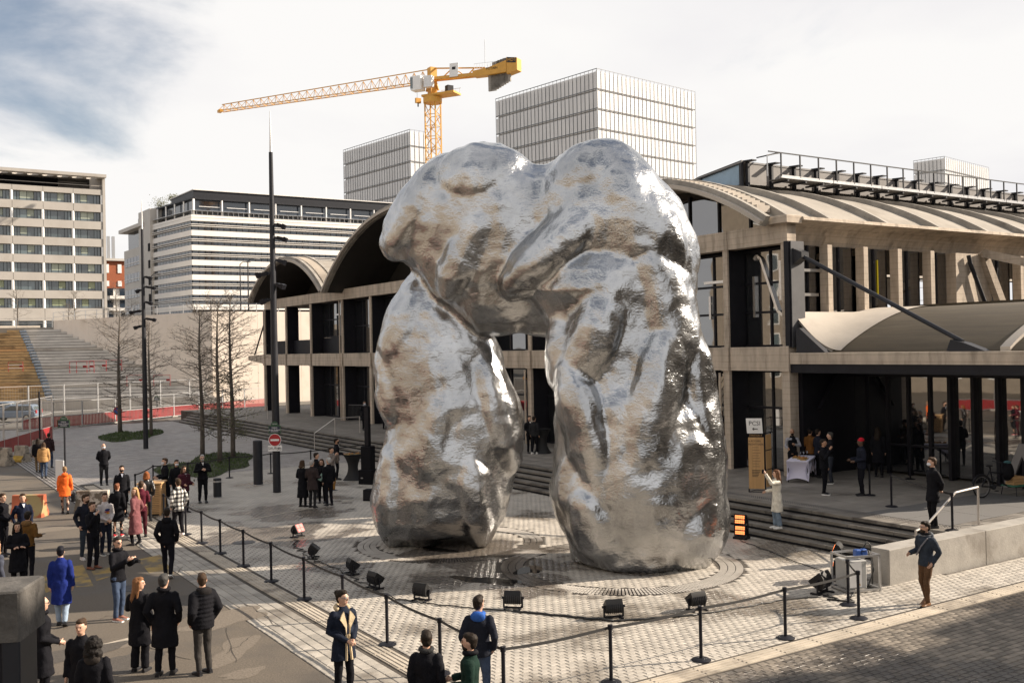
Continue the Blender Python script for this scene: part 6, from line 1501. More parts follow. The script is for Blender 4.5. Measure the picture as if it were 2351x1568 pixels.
# black rigging tower with lamps in front of the hall, seen past the sculpture
for (px,py,lab) in ((1247,1010,'black lighting truss with a lamp in front of the hall, seen between the sculpture legs'),(1668,1070,'black lighting truss in front of the hall, just right of the sculpture')):
    P = g(px,py,PZ); t = thing('lighting_truss', lab, 'truss', P); q = M()
    for a,b in ((-.12,-.12),(.12,-.12),(.12,.12),(-.12,.12)): q.beam((a,b,0),(a,b,4.2),.035)
    for k in range(14):
        z = .3*k; q.beam((-.12,-.12,z),(.12,-.12,z+.3),.02); q.beam((.12,-.12,z),(.12,.12,z+.3),.02); q.beam((-.12,.12,z),(-.12,-.12,z+.3),.02)
    obj('mast', q, black_steel, t); obj('lamp', M().tube([RT*-.15+Vector((0,0,3.75)), RT*-.85+Vector((0,0,3.35))], [.14,.19], 12), black_steel, t); obj('arm', M().beam(RT*.0+Vector((0,0,3.8)), RT*-.3+Vector((0,0,3.7)), .08), black_steel, t)
    if px < 1500: obj('lens', M().ell(RT*-.9+Vector((0,0,3.32)), .12,.12,.12), mat('amber_lens', (.55,.25,.03), .2, var=0), t, True)
# ================================================================== CARGO BICYCLE
P = g(2290,1140,PZ); t = thing('cargo_bicycle', 'black cargo bicycle with a crate parked on the platform at right', 'bicycle', P, math.atan2(RT.y,RT.x)+.35)
tyre = M().tube([(.33*math.cos(2*math.pi*j/28),0,.33*math.sin(2*math.pi*j/28)) for j in range(29)], .024, 6, False).mesh('tyre', rubber, True); rimm = M().tube([(.30*math.cos(2*math.pi*j/28),0,.30*math.sin(2*math.pi*j/28)) for j in range(29)], .012, 5, False)
for k in range(14): a = math.pi*2*k/14; rimm.beam((0,0,0),(.3*math.cos(a),0,.3*math.sin(a)),.004)
rimm = rimm.mesh('rim', mid_grey)
def wheel(x, s_=1.): w = obj('wheel', tyre, parent=t, loc=(x,0,.355*s_)); w.scale = (s_,)*3; obj('rim', rimm, parent=w)
wheel(-.62); wheel(1.35,.72)
fq = M(); 
for a,b in (((-.62,0,.36),(-.15,0,.32)),((-.62,0,.36),(-.28,0,.82)),((-.28,0,.95),(-.15,0,.32)),((-.26,0,.78),(.22,0,.72)),((-.15,0,.32),(.25,0,.40)),((.20,0,.95),(.28,0,.35)),((.25,0,.40),(.45,0,.28)),((.45,0,.28),(1.1,0,.28)),((1.1,0,.28),(1.35,0,.26))): fq.tube([a,b], .022, 8)
obj('frame', fq, black_steel, t); obj('saddle', M().ell((-.30,0,.98), .14,.07,.035), rubber, t, True); obj('handlebar', M().tube([(.12,-.3,1.08),(.2,-.12,1.05),(.2,.12,1.05),(.12,.3,1.08)], .014, 6), black_steel, t)
obj('stem', M().tube([(.2,0,.95),(.2,0,1.05)], .018, 6), black_steel, t); obj('crank', M().tube([(-.15,-.03,.32),(-.15,.03,.32)], .09, 14), dark_grey, t); obj('pedal', M().box(-.20,-.16,.2,-.1,-.08,.22), black_steel, t)
obj('cargo_deck', M().bevbox(.38,-.27,.30,1.02,.27,.34,.01), mat('green_deck', (.03,.14,.09), .6, var=.1), t); obj('kickstand', M().tube([(.5,-.25,.3),(.47,-.3,0)], .014, 6).tube([(.95,-.25,.3),(.98,-.3,0)], .014, 6).tube([(.5,.25,.3),(.47,.3,0)], .014, 6), black_steel, t)
obj('mudguard', M().tube([(-.62+.37*math.cos(a),0,.355+.37*math.sin(a)) for a in [math.pi*(.1+.8*k/10) for k in range(11)]], .03, 5), black_steel, t)
cx_ = t.matrix_world
cb_ = thing('crate', 'tan wooden crate on the deck of the cargo bicycle', 'crate', Vector(P)+Matrix.Rotation(math.atan2(RT.y,RT.x)+.35,3,'Z') @ Vector((.72,0,.343)), math.atan2(RT.y,RT.x)+.35)
for z in (.0,.09,.18): obj('slat', M().box(-.2,-.16,z,.2,-.145,z+.075), timber_pale, cb_); obj('slat', M().box(-.2,.145,z,.2,.16,z+.075), timber_pale, cb_); obj('slat', M().box(-.215,-.16,z,-.2,.16,z+.075), timber_pale, cb_); obj('slat', M().box(.2,-.16,z,.215,.16,z+.075), timber_pale, cb_)
obj('bottom', M().box(-.2,-.145,.002,.2,.145,.015), timber_pale, cb_)
bg_ = thing('pannier_bag', 'dark bag heaped on the handlebar of the cargo bicycle', 'bag', Vector(P)+Matrix.Rotation(math.atan2(RT.y,RT.x)+.35,3,'Z') @ Vector((.42,0,.62))); o = obj('bag', M().ell((0,0,.15),.22,.2,.3).ell((.1,.05,.3),.15,.12,.15), black_matt, bg_); modset(o, .03, 3, ((tex('bag_folds',.12,2),.06),)); obj('flap', M().ell((.02,0,.42),.14,.1,.06), mat('teal_cloth', (.05,.14,.15), .8, var=.2), bg_, True)
# ================================================================== GATE PILLAR IN FRONT, PARKED CARS BEHIND THE FENCE
pp = pZ(25,1340,8.2); t = thing('gate_pillar', 'dark stone gate pillar with pale worn cap in the near left corner', 'pillar', (pp.x,pp.y,0), faceR+.12)
ptop = pp.z
obj('cap', M().bevbox(-.42,-.3,ptop-.40,.17,.3,ptop,.015), mat('dark_stone',(.085,.078,.07),.85,var=.3,scale=6,bump=.5,bscale=30,dark=(.05,.045,.04),dscale=4), t); obj('shaft', M().bevbox(-.42,-.24,0,.02,.26,ptop-.403,.01), black_steel, t); obj('gate_frame', M().bevbox(.023,-.29,0,.165,.1,ptop-.36,.01), dark_grey, t)
def car(P, yaw, label, col, van=False):
    t = thing('parked_car' if not van else 'parked_van', label, 'car' if not van else 'van', P, yaw); cm = mat('car_paint_'+('pale_blue' if not van and col[2] > col[0]*1.1 else ('dark' if max(col) < .2 else 'white')), col, .25, var=.02)
    H = 1.5 if not van else 2.2; Lc = 4.2 if not van else 5.0
    body = [(-Lc/2,.35),(-Lc/2+.05,.75),(-Lc/2+.15,.95),(Lc*.22,.98),(Lc/2-.12,.82),(Lc/2,.6),(Lc/2,.35)]
    cab = [(-Lc/2+.15,.95),(-Lc/2+.35,H-.08),(-Lc/2+.7,H),(Lc*.02,H),(Lc*.12,H-.06),(Lc*.27,.97)]
    o = obj('body', M().ext([(x,-.85,z) for x,z in body], (0,1.7,0)).ext([(x,-.74,z) for x,z in cab], (0,1.48,0)), cm, t); m_ = o.modifiers.new('round','BEVEL'); m_.width = .09; m_.segments = 3; m_.limit_method = 'ANGLE'
    win = [(-Lc/2+.38,1.0),(-Lc/2+.55,H-.14),(Lc*.02,H-.12),(Lc*.20,1.0)]
    for s_ in (-1,1): obj('side_window', M().ext([(x,s_*.745,z) for x,z in win], (0,s_*.012,0)), office_glass, t)
    obj('windscreen', M().ext([(Lc*.135,-.66,H-.12),(Lc*.135,.66,H-.12),(Lc*.27+.01,.68,1.0),(Lc*.27+.01,-.68,1.0)], (.02,0,.02)), office_glass, t); obj('rear_window', M().ext([(-Lc/2+.36,-.62,H-.15),(-Lc/2+.36,.62,H-.15),(-Lc/2+.17,.64,1.02),(-Lc/2+.17,-.64,1.02)], (-.02,0,.02)), office_glass, t)
    for x in (-Lc*.31,Lc*.31):
        for s_ in (-1,1): w = obj('wheel', M().tube([(x,s_*.72,.31),(x,s_*.88,.31)], .31, 18), rubber, t); obj('hubcap', M().tube([(x,s_*.88,.31),(x,s_*.892,.31)], .19, 14), alu, w)
    for s_ in (-1,1): obj('tail_light', M().bevbox(-Lc/2-.02,s_*.66-.13,.7,-Lc/2+.1,s_*.66+.13,1.0,.01), sign_red, t); obj('headlight', M().box(Lc/2-.1,s_*.6-.15,.62,Lc/2+.01,s_*.6+.15,.76), white_plastic, t)
    obj('bumper', M().bevbox(-Lc/2-.06,-.8,.3,-Lc/2+.1,.8,.55,.03), cm, t); return t
P = g(48,972); car(Vector((P.x,P.y+4,0)), math.atan2(-RT.y,-RT.x)+.1, 'pale blue hatchback parked behind the red fence at far left', (.16,.21,.28)); P = g(10,968); car(Vector((P.x,P.y+8,0)), math.atan2(-RT.y,-RT.x)+.1, 'dark car half hidden behind the pale blue hatchback', (.05,.055,.065))
car(Vector((-13,22,0)), math.pi/2, 'white van parked across the street, mirrored in the entrance glass', (.7,.7,.7), True); car(Vector((-13,29,0)), math.pi/2, 'white car parked behind the van across the street', (.65,.65,.66))
P = g(112,1120); t = thing('panel_sign', 'small leaning white panel on the path beyond the orange coat', 'sign', g(138,1122), faceR+.9); obj('board', M().bevbox(-.02,-.35,.1,.02,.35,1.25,.008), white_plastic, t); obj('foot', M().box(-.2,-.3,0,.2,-.24,.04).box(-.2,.24,0,.2,.3,.04), galv, t)
# ================================================================== PEOPLE
skin_ms = [mat('skin_light', (.50,.30,.21), .5, var=.06, scale=8), mat('skin_tan', (.38,.21,.13), .5, var=.06, scale=8), mat('skin_dark', (.10,.055,.035), .5, var=.06, scale=8)]
fold_tx = tex('cloth_folds', .16, 2); hair_tx = tex('hair_locks', .045, 2); curl_tx = tex('hair_curls', .05, 1)
_cl = {}
def cloth(c, rough=.85, nm=None):
    k = nm or 'cloth_%02x%02x%02x' % tuple(int(min(1,x)*255) for x in c)
    if k not in _cl: _cl[k] = mat(k, c, rough, var=.22, scale=9, bump=.35, bscale=60, spec=.14)
    return _cl[k]
BLK = (.0065,.0065,.009); NAVY = (.008,.011,.026); DG = (.018,.018,.02); JEAN = (.045,.065,.11); LJEAN = (.26,.33,.42); WHT = (.7,.69,.66)
def plaid():
    if 'plaid' in _cl: return _cl['plaid']
    m = mat('plaid_flannel', WHT, .9, var=0, coord='obj'); t = m.node_tree; b = t.nodes['Principled BSDF']; tc_ = N('ShaderNodeTexCoord', t); sp_ = N('ShaderNodeSeparateXYZ', t); t.links.new(tc_.outputs['Object'], sp_.inputs[0])
    ws = []
    for ax, sc in (('X',8.2),('Z',8.2),('Y',8.2)):
        mu = N('ShaderNodeMath', t, operation='MULTIPLY'); t.links.new(sp_.outputs[ax], mu.inputs[0]); mu.inputs[1].default_value = sc
        fr_ = N('ShaderNodeMath', t, operation='FRACT'); t.links.new(mu.outputs[0], fr_.inputs[0]); gt = N('ShaderNodeMath', t, operation='GREATER_THAN'); t.links.new(fr_.outputs[0], gt.inputs[0]); gt.inputs[1].default_value = .52; ws.append(gt)
    ad_ = N('ShaderNodeMath', t, operation='ADD'); t.links.new(ws[0].outputs[0], ad_.inputs[0]); t.links.new(ws[1].outputs[0], ad_.inputs[1])
    r = N('ShaderNodeValToRGB', t); r.color_ramp.interpolation = 'CONSTANT'; dv_ = N('ShaderNodeMath', t, operation='DIVIDE'); t.links.new(ad_.outputs[0], dv_.inputs[0]); dv_.inputs[1].default_value = 2.01; t.links.new(dv_.outputs[0], r.inputs[0])
    e = r.color_ramp.elements; e[0].color = (.62,.60,.56,1); e[1].position = .3; e[1].color = (.14,.135,.13,1); n3 = e.new(.8); n3.color = (.012,.012,.014,1)
    t.links.new(r.outputs[0], b.inputs['Base Color']); _cl['plaid'] = m; return m
POSE = { # elbow, wrist for a right/left arm (x is mirrored); shoulder at (.185,.0,1.41)
 'down': ((.222,.035,1.13),(.225,-.03,.88)), 'pocket': ((.262,.10,1.13),(.205,-.06,.92)), 'clasp': ((.235,.04,1.13),(.055,-.235,1.0)), 'chest': ((.255,-.04,1.15),(.06,-.23,1.22)),
 'sip': ((.245,-.13,1.14),(.09,-.235,1.44)), 'behind': ((.235,.12,1.13),(.05,.20,.95)), 'raise': ((.235,-.27,1.38),(.17,-.42,1.66)), 'camera': ((.25,-.10,1.14),(.10,-.36,1.30)), 'hold': ((.225,.02,1.13),(.19,-.26,1.08)), 'cross': ((.245,-.02,1.16),(-.02,-.21,1.15)), 'swing_f': ((.25,-.06,1.14),(.24,-.22,.93)), 'swing_b': ((.26,.14,1.15),(.27,.17,.90)) }
shoe_cache = {}
def shoe_mesh(col):
    k = 'shoe_%02x%02x%02x' % tuple(int(min(1,x)*255) for x in col)
    if k not in shoe_cache:
        q = M(); rings = []
        for y, w, h in ((.085,.030,.075),(.06,.038,.095),(.0,.040,.085),(-.06,.045,.062),(-.13,.046,.048),(-.175,.030,.035)):
            rings.append([(-w,y,.018),(-w*1.02,y,.03),(-w*.75,y,h*.85),(0,y,h),(w*.75,y,h*.85),(w*1.02,y,.03),(w,y,.018)])
        q.loft(rings); me = q.mesh('shoe', mat('leather_'+k, col, .45, var=.1), 'auto')
        sole = M().loft([[(-w*1.08,y,0),(-w*1.08,y,.02),(w*1.08,y,.02),(w*1.08,y,0)] for y,w in ((.088,.030),(.05,.039),(-.06,.046),(-.13,.047),(-.18,.03))]).mesh('sole', mat('sole_pale' if max(col) > .4 or k.endswith('w') else 'sole_dark', WHT if max(col) > .4 else BLK, .7, var=.05))
        shoe_cache[k] = (me, sole)
    return shoe_cache[k]
white_sole = M().loft([[(-w*1.1,y,0),(-w*1.1,y,.028),(w*1.1,y,.028),(w*1.1,y,0)] for y,w in ((.088,.030),(.05,.039),(-.06,.046),(-.13,.047),(-.18,.03))]).mesh('sole', cloth(WHT,.7,'white_sole'))
def person(label, px, py, h=1.75, look=0, z=0., coat='jacket', cc=BLK, legs=BLK, shoes=BLK, hair='short', hc=(.02,.014,.01), arms='down', arms2=None, skin=0, mask=None, turn=0, walk=0, wide=1., near=True, hood=None, scarf=None, beard=None, shades=False, inner=None, wsole=False, skirt=False, bare=False, mt=None, group=None, girth=1.):
    import zlib; rp = random.Random(zlib.crc32(label.encode()))
    if not walk: walk = rp.uniform(-.22,.22)
    turn += rp.uniform(-14,14)
    P = g(px, py, z); cd = -Vector((P.x,P.y,0)).normalized(); a = math.radians(look); f = cd*math.cos(a)+Vector((-cd.y,cd.x,0))*math.sin(a)
    t = thing('person', label, 'person', P, math.atan2(f.x,-f.y), group); s_ = h/1.75; t.scale = (s_*girth,s_*girth,s_)
    hv = .0125 if near else .016; sm = skin_ms[skin]
    H = Matrix.Rotation(math.radians(turn),4,'Z')
    hm = M(); hm.ell((0,-.005,1.637),.074,.094,.115,16,12); hm.ell((0,-.032,1.572),.055,.062,.052,12,8); hm.ell((0,-.104,1.622),.013,.02,.026,8,6); hm.ell((0,-.088,1.665),.045,.02,.014,8,6)
    for sg in (-1,1): hm.ell((sg*.075,.008,1.632),.012,.022,.033,8,6)
    hm.xf(H)
    body = M(); body.v = list(hm.v); body.f = list(hm.f)
    body.tube([(0,.02,1.42),(0,.008,1.50),(0,-.005,1.585)], [.065,.055,.052], 10)
    body.sect([(.86,0,0,.14,.10),(.98,0,0,.15,.10),(1.1,0,0,.135,.09),(1.25,0,0,.14,.09),(1.36,0,0,.13,.08),(1.42,0,.005,.095,.062),(1.47,0,.01,.055,.05)])
    # arms and hands
    A2 = arms2 or arms; arm_pts = []
    for sg, nm in ((-1,arms),(1,A2)):
        e, w = POSE[nm]; S = Vector((sg*.160,.0,1.405)); E_ = Vector((sg*e[0],e[1],e[2])); W = Vector((sg*w[0],w[1],w[2])); arm_pts.append((sg,S,E_,W,nm))
        body.tube([S+Vector((-sg*.02,0,-.035)),E_,W], [.036,.034,.027], 8)
        d = (W-E_).normalized(); ref = Vector((sg,0,0)) if abs(d.x) < .8 else Vector((0,0,1)); n_ = (ref-d*ref.dot(d)).normalized(); sd_ = d.cross(n_).normalized()
        inn = -n_*1.0
        body.ell(W+d*.045, .03,.03,.05, 8,6, d.to_track_quat('Z','Y').to_matrix())
        fs_ = .0095
        for k in range(4):
            o = W+d*.078+sd_*(-.029+.0195*k); ln = (.062,.075,.07,.055)[k]; p1 = o+d*ln*.45; p2_ = p1+(d*.75+inn*.6)*ln*.38; p3_ = p2_+(d*.4+inn*.9)*ln*.28
            body.tube([W+d*.05+sd_*(-.024+.016*k), o, p1, p2_, p3_], [.011,.0105,fs_,.009,.0075], 6)
        th = W+d*.025+sd_*-.022; body.tube([th, th+(d*.6-sd_*.8+inn*.3)*.035, th+(d*.95-sd_*.75+inn*.5)*.06], [.013,.0115,.009], 6)
    # legs: stance
    lg = []
    for sg in (-1,1):
        st = walk*sg
        hip = Vector((sg*.085,0,.90)); knee = Vector((sg*.095,-.03-.13*st-(.04 if abs(walk) > .24 else 0),.49)); ank = Vector((sg*(.105 if abs(walk) < .24 else .085),.015-.24*st,.085+(.05 if st < -.24 else 0))); lg.append((sg,hip,knee,ank,st)); body.tube([hip,knee,ank], [.08,.052,.036], 9)
    bo = obj('body', body, sm, t); modset(bo, hv if near else .02, 1)
    # face
    def face(nm, m, mt_, **k):
        m.xf(H); return obj(nm, m, mt_, t, **k)
    if near and abs(((look+turn+180)%360)-180) < 115:
        if not shades:
            for sg in (-1,1): face('eye', M().ell((sg*.03,-.092,1.642),.010,.006,.006,8,6), cloth((.02,.013,.01),.3,'dark_eye')); face('brow', M().beam((sg*.015,-.099,1.663),(sg*.048,-.088,1.665),.008,.008), cloth(hc if hair != 'bald' else (.08,.06,.05)))
        face('mouth', M().ell((0,-.092,1.571),.022,.006,.006,8,6), cloth((.22,.07,.06),.5,'lips'))
    if shades: face('glasses', M().ell((-.032,-.096,1.645),.025,.008,.018,10,6).ell((.032,-.096,1.645),.025,.008,.018,10,6).beam((-.01,-.102,1.648),(.01,-.102,1.648),.005).beam((-.055,-.09,1.65),(-.078,.0,1.65),.006).beam((.055,-.09,1.65),(.078,.0,1.65),.006), black_steel if shades is True else mid_grey)
    if mask: 
        m = M().ell((0,-.062,1.588),.064,.062,.052,14,10); o = face('face_mask', m, cloth(mask,.8,'mask_white' if mask[0] > .3 else 'mask_black'), smooth=True); 
    if beard: m = M().ell((0,-.042,1.560),.060,.066,.05,12,8).beam((-.03,-.097,1.592),(.03,-.097,1.592),.02,.012); o = face('beard', m, cloth(beard)); modset(o, .012, 2)
    # hair
    hq = M(); hmat = cloth(hc, .6, 'hair_%02x%02x%02x' % tuple(int(min(1,x)*255) for x in hc)); big = 0
    if hair in ('short','bun','long','curly','beanie','cap','fade','bob'):
        hq.ell((0,-.018,1.722),.066,.074,.046,12,8); hq.ell((0,.024,1.672),.084,.096,.092,14,10); hq.ell((0,.045,1.62),.075,.065,.08,12,8)
        if hair == 'short': hq.ell((.02,-.045,1.735),.055,.05,.03,10,6)
        if hair == 'fade': hq.ell((0,-.02,1.725),.06,.07,.04,10,6)
        if hair == 'bun': hq.ell((0,.10,1.71),.05,.045,.045,10,8)
        if hair in ('long','bob'):
            L_ = 1.28 if hair == 'long' else 1.47
            hq.sect([(L_,0,.105,.075,.035),(L_+.08,0,.105,.11,.055),(1.50,0,.075,.108,.06),(1.60,0,.045,.098,.075),(1.68,0,.03,.088,.085)], 14)
            for sg in (-1,1): hq.tube([(sg*.072,-.02,1.70),(sg*.088,-.015,1.6),(sg*.098,.01,1.48),(sg*.10,.02,L_+.06)], [.025,.028,.03,.018], 8)
        if hair == 'curly': hq.ell((0,.03,1.66),.13,.125,.12,14,10); hq.ell((0,.07,1.53),.14,.10,.12,14,10); big = 1
    if hair == 'rim':
        for sg in (-1,1): hq.ell((sg*.066,.03,1.63),.018,.06,.04,8,6)
        hq.ell((0,.085,1.62),.06,.02,.045,10,6)
    if hq.v:
        hq.xf(H); ho = obj('hair', hq, hmat, t); modset(ho, .011 if near else .015, 2, ((curl_tx if big else hair_tx, .045 if big else .014),))
    if hair in ('beanie','cap'):
        m = M().ell((0,.008,1.70),.088,.104,.078,14,10).lathe([(.086,0),(.092,.0),(.092,.035),(.086,.035)], 16, (0,.008,1.672)); m.xf(H); obj('beanie' if hair == 'beanie' else 'cap', m, cloth(hood or sign_red_c), t, 'auto')
        if hair == 'cap': m = M().ell((0,-.13,1.685),.07,.07,.012,12,6); m.xf(H); obj('cap_brim', m, cloth(hood or BLK), t, True)
    # trousers
    if legs is not None:
        q = M(); q.ell((0,0,.905),.148,.108,.11,14,10)
        for sg,hip,knee,ank,st in lg:
            q.tube([hip+Vector((0,0,.04)), hip.lerp(knee,.45), knee, knee.lerp(ank,.5), ank+Vector((0,.0,-.01))], [.098*min(wide,1.04),.084*min(wide,1.08),.066*wide,.060*wide*(1.1 if wide > 1.1 else 1),.05*wide*(1.25 if wide > 1.1 else 1)], 10)
        o = obj('trousers' if not bare else 'tights', q, cloth(legs), t); modset(o, .02, 2, ((fold_tx,.034),))
    if skirt: obj('skirt', M().sect([(.50,0,0,.20,.17),(.7,0,0,.19,.15),(1.0,0,0,.155,.11)],16), cloth(skirt), t, True)
    sme_, sole_ = shoe_mesh(shoes)
    for sg,hip,knee,ank,st in lg:
        o = obj('shoe', sme_, parent=t, loc=(ank.x, ank.y-.02, ank.z-.085)); 
        if st < -.24: o.rotation_euler = (math.radians(28),0,0); o.location.z += -.0
        obj('sole', white_sole if wsole else sole_, parent=o)
    # top
    q = M(); hem = {'jacket':.82,'short':.93,'mid':.66,'coat':.50,'long':.36,'puffer':.80,'sweater':.92,'hoodie':.86,'blazer':.80,'vest':.88,'plaid':.78}[coat]
    pf = .035 if coat == 'puffer' else (.012 if coat in ('hoodie','jacket','coat','mid','long') else .0)
    fl = {'coat':.035,'long':.06,'mid':.03}.get(coat,.0)
    q.sect([(hem,0,.0,.172+fl+pf,.128+fl+pf),(max(hem+.03,.92),0,0,.164+pf+fl*.4,.122+pf),(1.07,0,0,.146+pf,.110+pf),(1.25,0,0,.165+pf,.122+pf),(1.36,0,0,.172+pf*.8,.114+pf),(1.425,0,.005,.135+pf*.6,.09+pf*.5),(1.475,0,.012,.088,.082),(1.515,0,.012,.074,.074)], 18)
    if coat == 'puffer':
        for k in range(8): zz__ = hem+.05+k*.075; q.sect([(zz__,0,0,.18,.13),(zz__+.037,0,0,.215,.172),(zz__+.07,0,0,.18,.13)], 18)
    sl = M() if coat == 'vest' else q
    for sg,S,E_,W,nm in arm_pts:
        rr_ = (.068+pf*.7,.057+pf*.6,.041+pf*.5); sl.tube([S+Vector((-sg*.03,0,.0)),S+Vector((sg*.012,0,-.02)),S.lerp(E_,.5),E_,E_.lerp(W,.5),W+(W-E_).normalized()*.01], [rr_[0]*.9,rr_[0],.063+pf*.7,rr_[1],.050+pf*.6,rr_[2]], 10)
    cm = mt or cloth(cc, .45 if coat == 'leather' else .85)
    nm_ = {'sweater':'sweater','hoodie':'hoodie','plaid':'shirt','vest':'vest','blazer':'blazer','puffer':'puffer_jacket','coat':'coat','long':'coat','mid':'coat'}.get(coat,'jacket')
    o = obj(nm_, q, cm, t); modset(o, .019, 2, ((fold_tx, .045 if coat != 'puffer' else .02),))
    if coat == 'vest':
        sl.sect([(1.36,0,0,.19,.11),(1.43,0,.005,.15,.09)], 14); o = obj('sleeves', sl, cloth(inner or (.3,.3,.31)), t); modset(o, .02, 2)
    if hood and hair not in ('beanie','cap'):
        hh = M().ell((0,.11,1.455),.125,.065,.085,14,10).ell((0,.0,1.475),.115,.11,.045,14,8); o = obj('hood', hh, cloth(hood), t); modset(o, .018, 3)
    if scarf: m = M().tube([(.085*math.cos(2*math.pi*j/14),.01+.085*math.sin(2*math.pi*j/14),1.50+.01*math.sin(j)) for j in range(15)], .036, 8, False); o = obj('scarf', m, cloth(scarf), t); modset(o, .016, 2, ((fold_tx,.02),))
    if inner and coat != 'vest':
        obj('shirt_front', M().ext([(-.004,-.118-pf,1.37),(.004,-.118-pf,1.37),(.040,-.080,1.48),(-.040,-.080,1.48)], (0,-.014,0)), cloth(inner), t)
    return t
sign_red_c = (.42,.02,.03)
BR = (.05,.03,.018); GREY = (.33,.32,.31); COP = (.20,.065,.02); BLO = (.36,.22,.10); DB = (.02,.014,.01)
W3 = (.62,.64,.68); BM = (.012,.012,.014)
def extra(t, nm, m, mt_, smooth=False): return obj(nm, m, mt_, t, smooth)
def held(nm, label, cat, t, off, m, mt_, smooth=False):
    """a thing carried by someone stays a thing of its own, placed at the hand"""
    o = obj(nm, m, mt_, None, smooth); s_ = t.scale.z; R = Matrix.Rotation(t.rotation_euler.z,3,'Z'); o.location = t.location + R @ (Vector(off)*s_); o.rotation_euler = (0,0,t.rotation_euler.z); return tag(o, label, cat)
# --- far left walkers
person('person in a dark padded jacket with long dark hair walking behind the tan puffer', 88,1084,1.70,175,hair='long',hc=DB,coat='puffer',cc=BLK,legs=(.17,.12,.07),near=False,walk=.6)
person('person with short black hair in a dark brown jacket walking away at far left', 113,1074,1.80,165,cc=(.03,.018,.02),legs=JEAN,near=False,walk=-.6,hood=(.03,.018,.02))
person('person in a tan puffer jacket with fur hood, seen from behind', 101,1098,1.70,178,coat='puffer',cc=(.42,.24,.10),legs=JEAN,hair='bob',hc=BR,hood=(.30,.19,.10),near=False,walk=.5)
t = person('person in a bright orange raincoat walking away with a black bag', 150,1179,1.72,180,coat='mid',cc=(.80,.14,.025),legs=(.035,.022,.02),hair='short',hc=(.24,.15,.08),hood=(.80,.14,.025),walk=.9,arms='down',arms2='down',bare=True,wide=.78)
held('handbag','black handbag hanging from the hand of the person in orange','bag',t,(-.28,-.05,.62),M().bevbox(-.07,-.17,-.18,.07,.17,.1,.03).tube([(0,-.12,.08),(0,-.06,.24),(0,.06,.24),(0,.12,.08)],.012,6),black_matt)
person('bald person with a white mask in a black anorak standing with hands behind the back', 239,1113,1.84,5,coat='jacket',cc=BLK,legs=DG,hair='rim',hc=GREY,arms='behind',mask=W3,girth=1.05)
person('person with a black mask, dark coat and tie standing behind the barrier', 281,1186,1.82,8,coat='coat',cc=BLK,hair='short',hc=DB,mask=BM,inner=(.35,.36,.42),arms='down')
t = person('person with copper hair in a black leather jacket and backpack, seen from behind', 338,1197,1.72,172,cc=(.02,.018,.018),legs=DG,hair='bob',hc=COP,mt=mat('black_leather',(.018,.016,.016),.35,var=.2),arms='pocket')
held('backpack','taupe leather backpack on the shoulder of the copper-haired person','backpack',t,(.10,.22,1.22),M().ell((0,0,0),.12,.085,.19,12,8).tube([(0,-.03,.15),(.0,-.12,.25),(0,-.2,.2)],.015,6),mat('taupe_leather',(.19,.14,.12),.5,var=.2),True)
person('person in a long black overcoat and white mask, in profile facing left', 380,1163,1.83,-80,coat='long',cc=BLK,hair='short',hc=BR,mask=W3,arms='hold',inner=(.45,.45,.47))
person('person in a black jacket with a white mask behind the one in sunglasses', 407,1166,1.80,12,cc=BLK,hair='short',hc=DB,mask=W3)
t = person('person in sunglasses and a burgundy jacket holding a glass', 424,1176,1.68,35,coat='puffer',cc=(.05,.012,.02),hair='long',hc=BR,shades=True,arms='hold',legs=BLK,inner=(.3,.28,.28))
held('wine_glass','wine glass in the hand of the person in burgundy','glass',t,(.19,-.36,1.06),M().lathe([(.03,0),(.004,.008),(.004,.09),(.034,.13),(.027,.19),(.003,.1)],12),gl,True)
person('person in a black and white plaid overshirt seen from behind', 411,1233,1.84,-150,coat='plaid',cc=WHT,mt=plaid(),legs=BLK,shoes=(.6,.5,.5),hair='short',hc=BR,beard=BR,arms='pocket',walk=.25)
person('person with grey hair and beard adjusting the front of a black jacket', 466,1153,1.84,10,cc=BLK,hair='fade',hc=(.30,.29,.28),beard=(.26,.25,.24),arms='chest',inner=(.5,.48,.46),shades='thin',girth=1.05)
person('person with a reddish bun in a long black coat and red shoes, seen from behind', 271,1231,1.68,165,coat='coat',cc=BLK,legs=BLK,shoes=(.5,.02,.03),hair='bun',hc=(.16,.06,.03),wide=.8)
person('person with long fair hair in a long mauve coat looking back', 312,1251,1.74,-120,coat='long',cc=(.17,.065,.07),legs=BLK,shoes=(.02,.018,.02),hair='long',hc=BLO,turn=75,arms='pocket',skin=0,walk=.3)
person('person in a dark red blazer seen from behind', 326,1232,1.76,178,coat='blazer',cc=(.085,.012,.022),legs=(.06,.012,.018),hair='fade',hc=BR,arms='hold')
t = person('person in a pale grey sweatshirt with a coloured print, hands clasped', 243,1273,1.78,25,coat='sweater',cc=(.47,.43,.42),legs=JEAN and (.014,.016,.028),hair='short',hc=BR,arms='clasp',turn=-25,shoes=(.03,.03,.035),wsole=True)
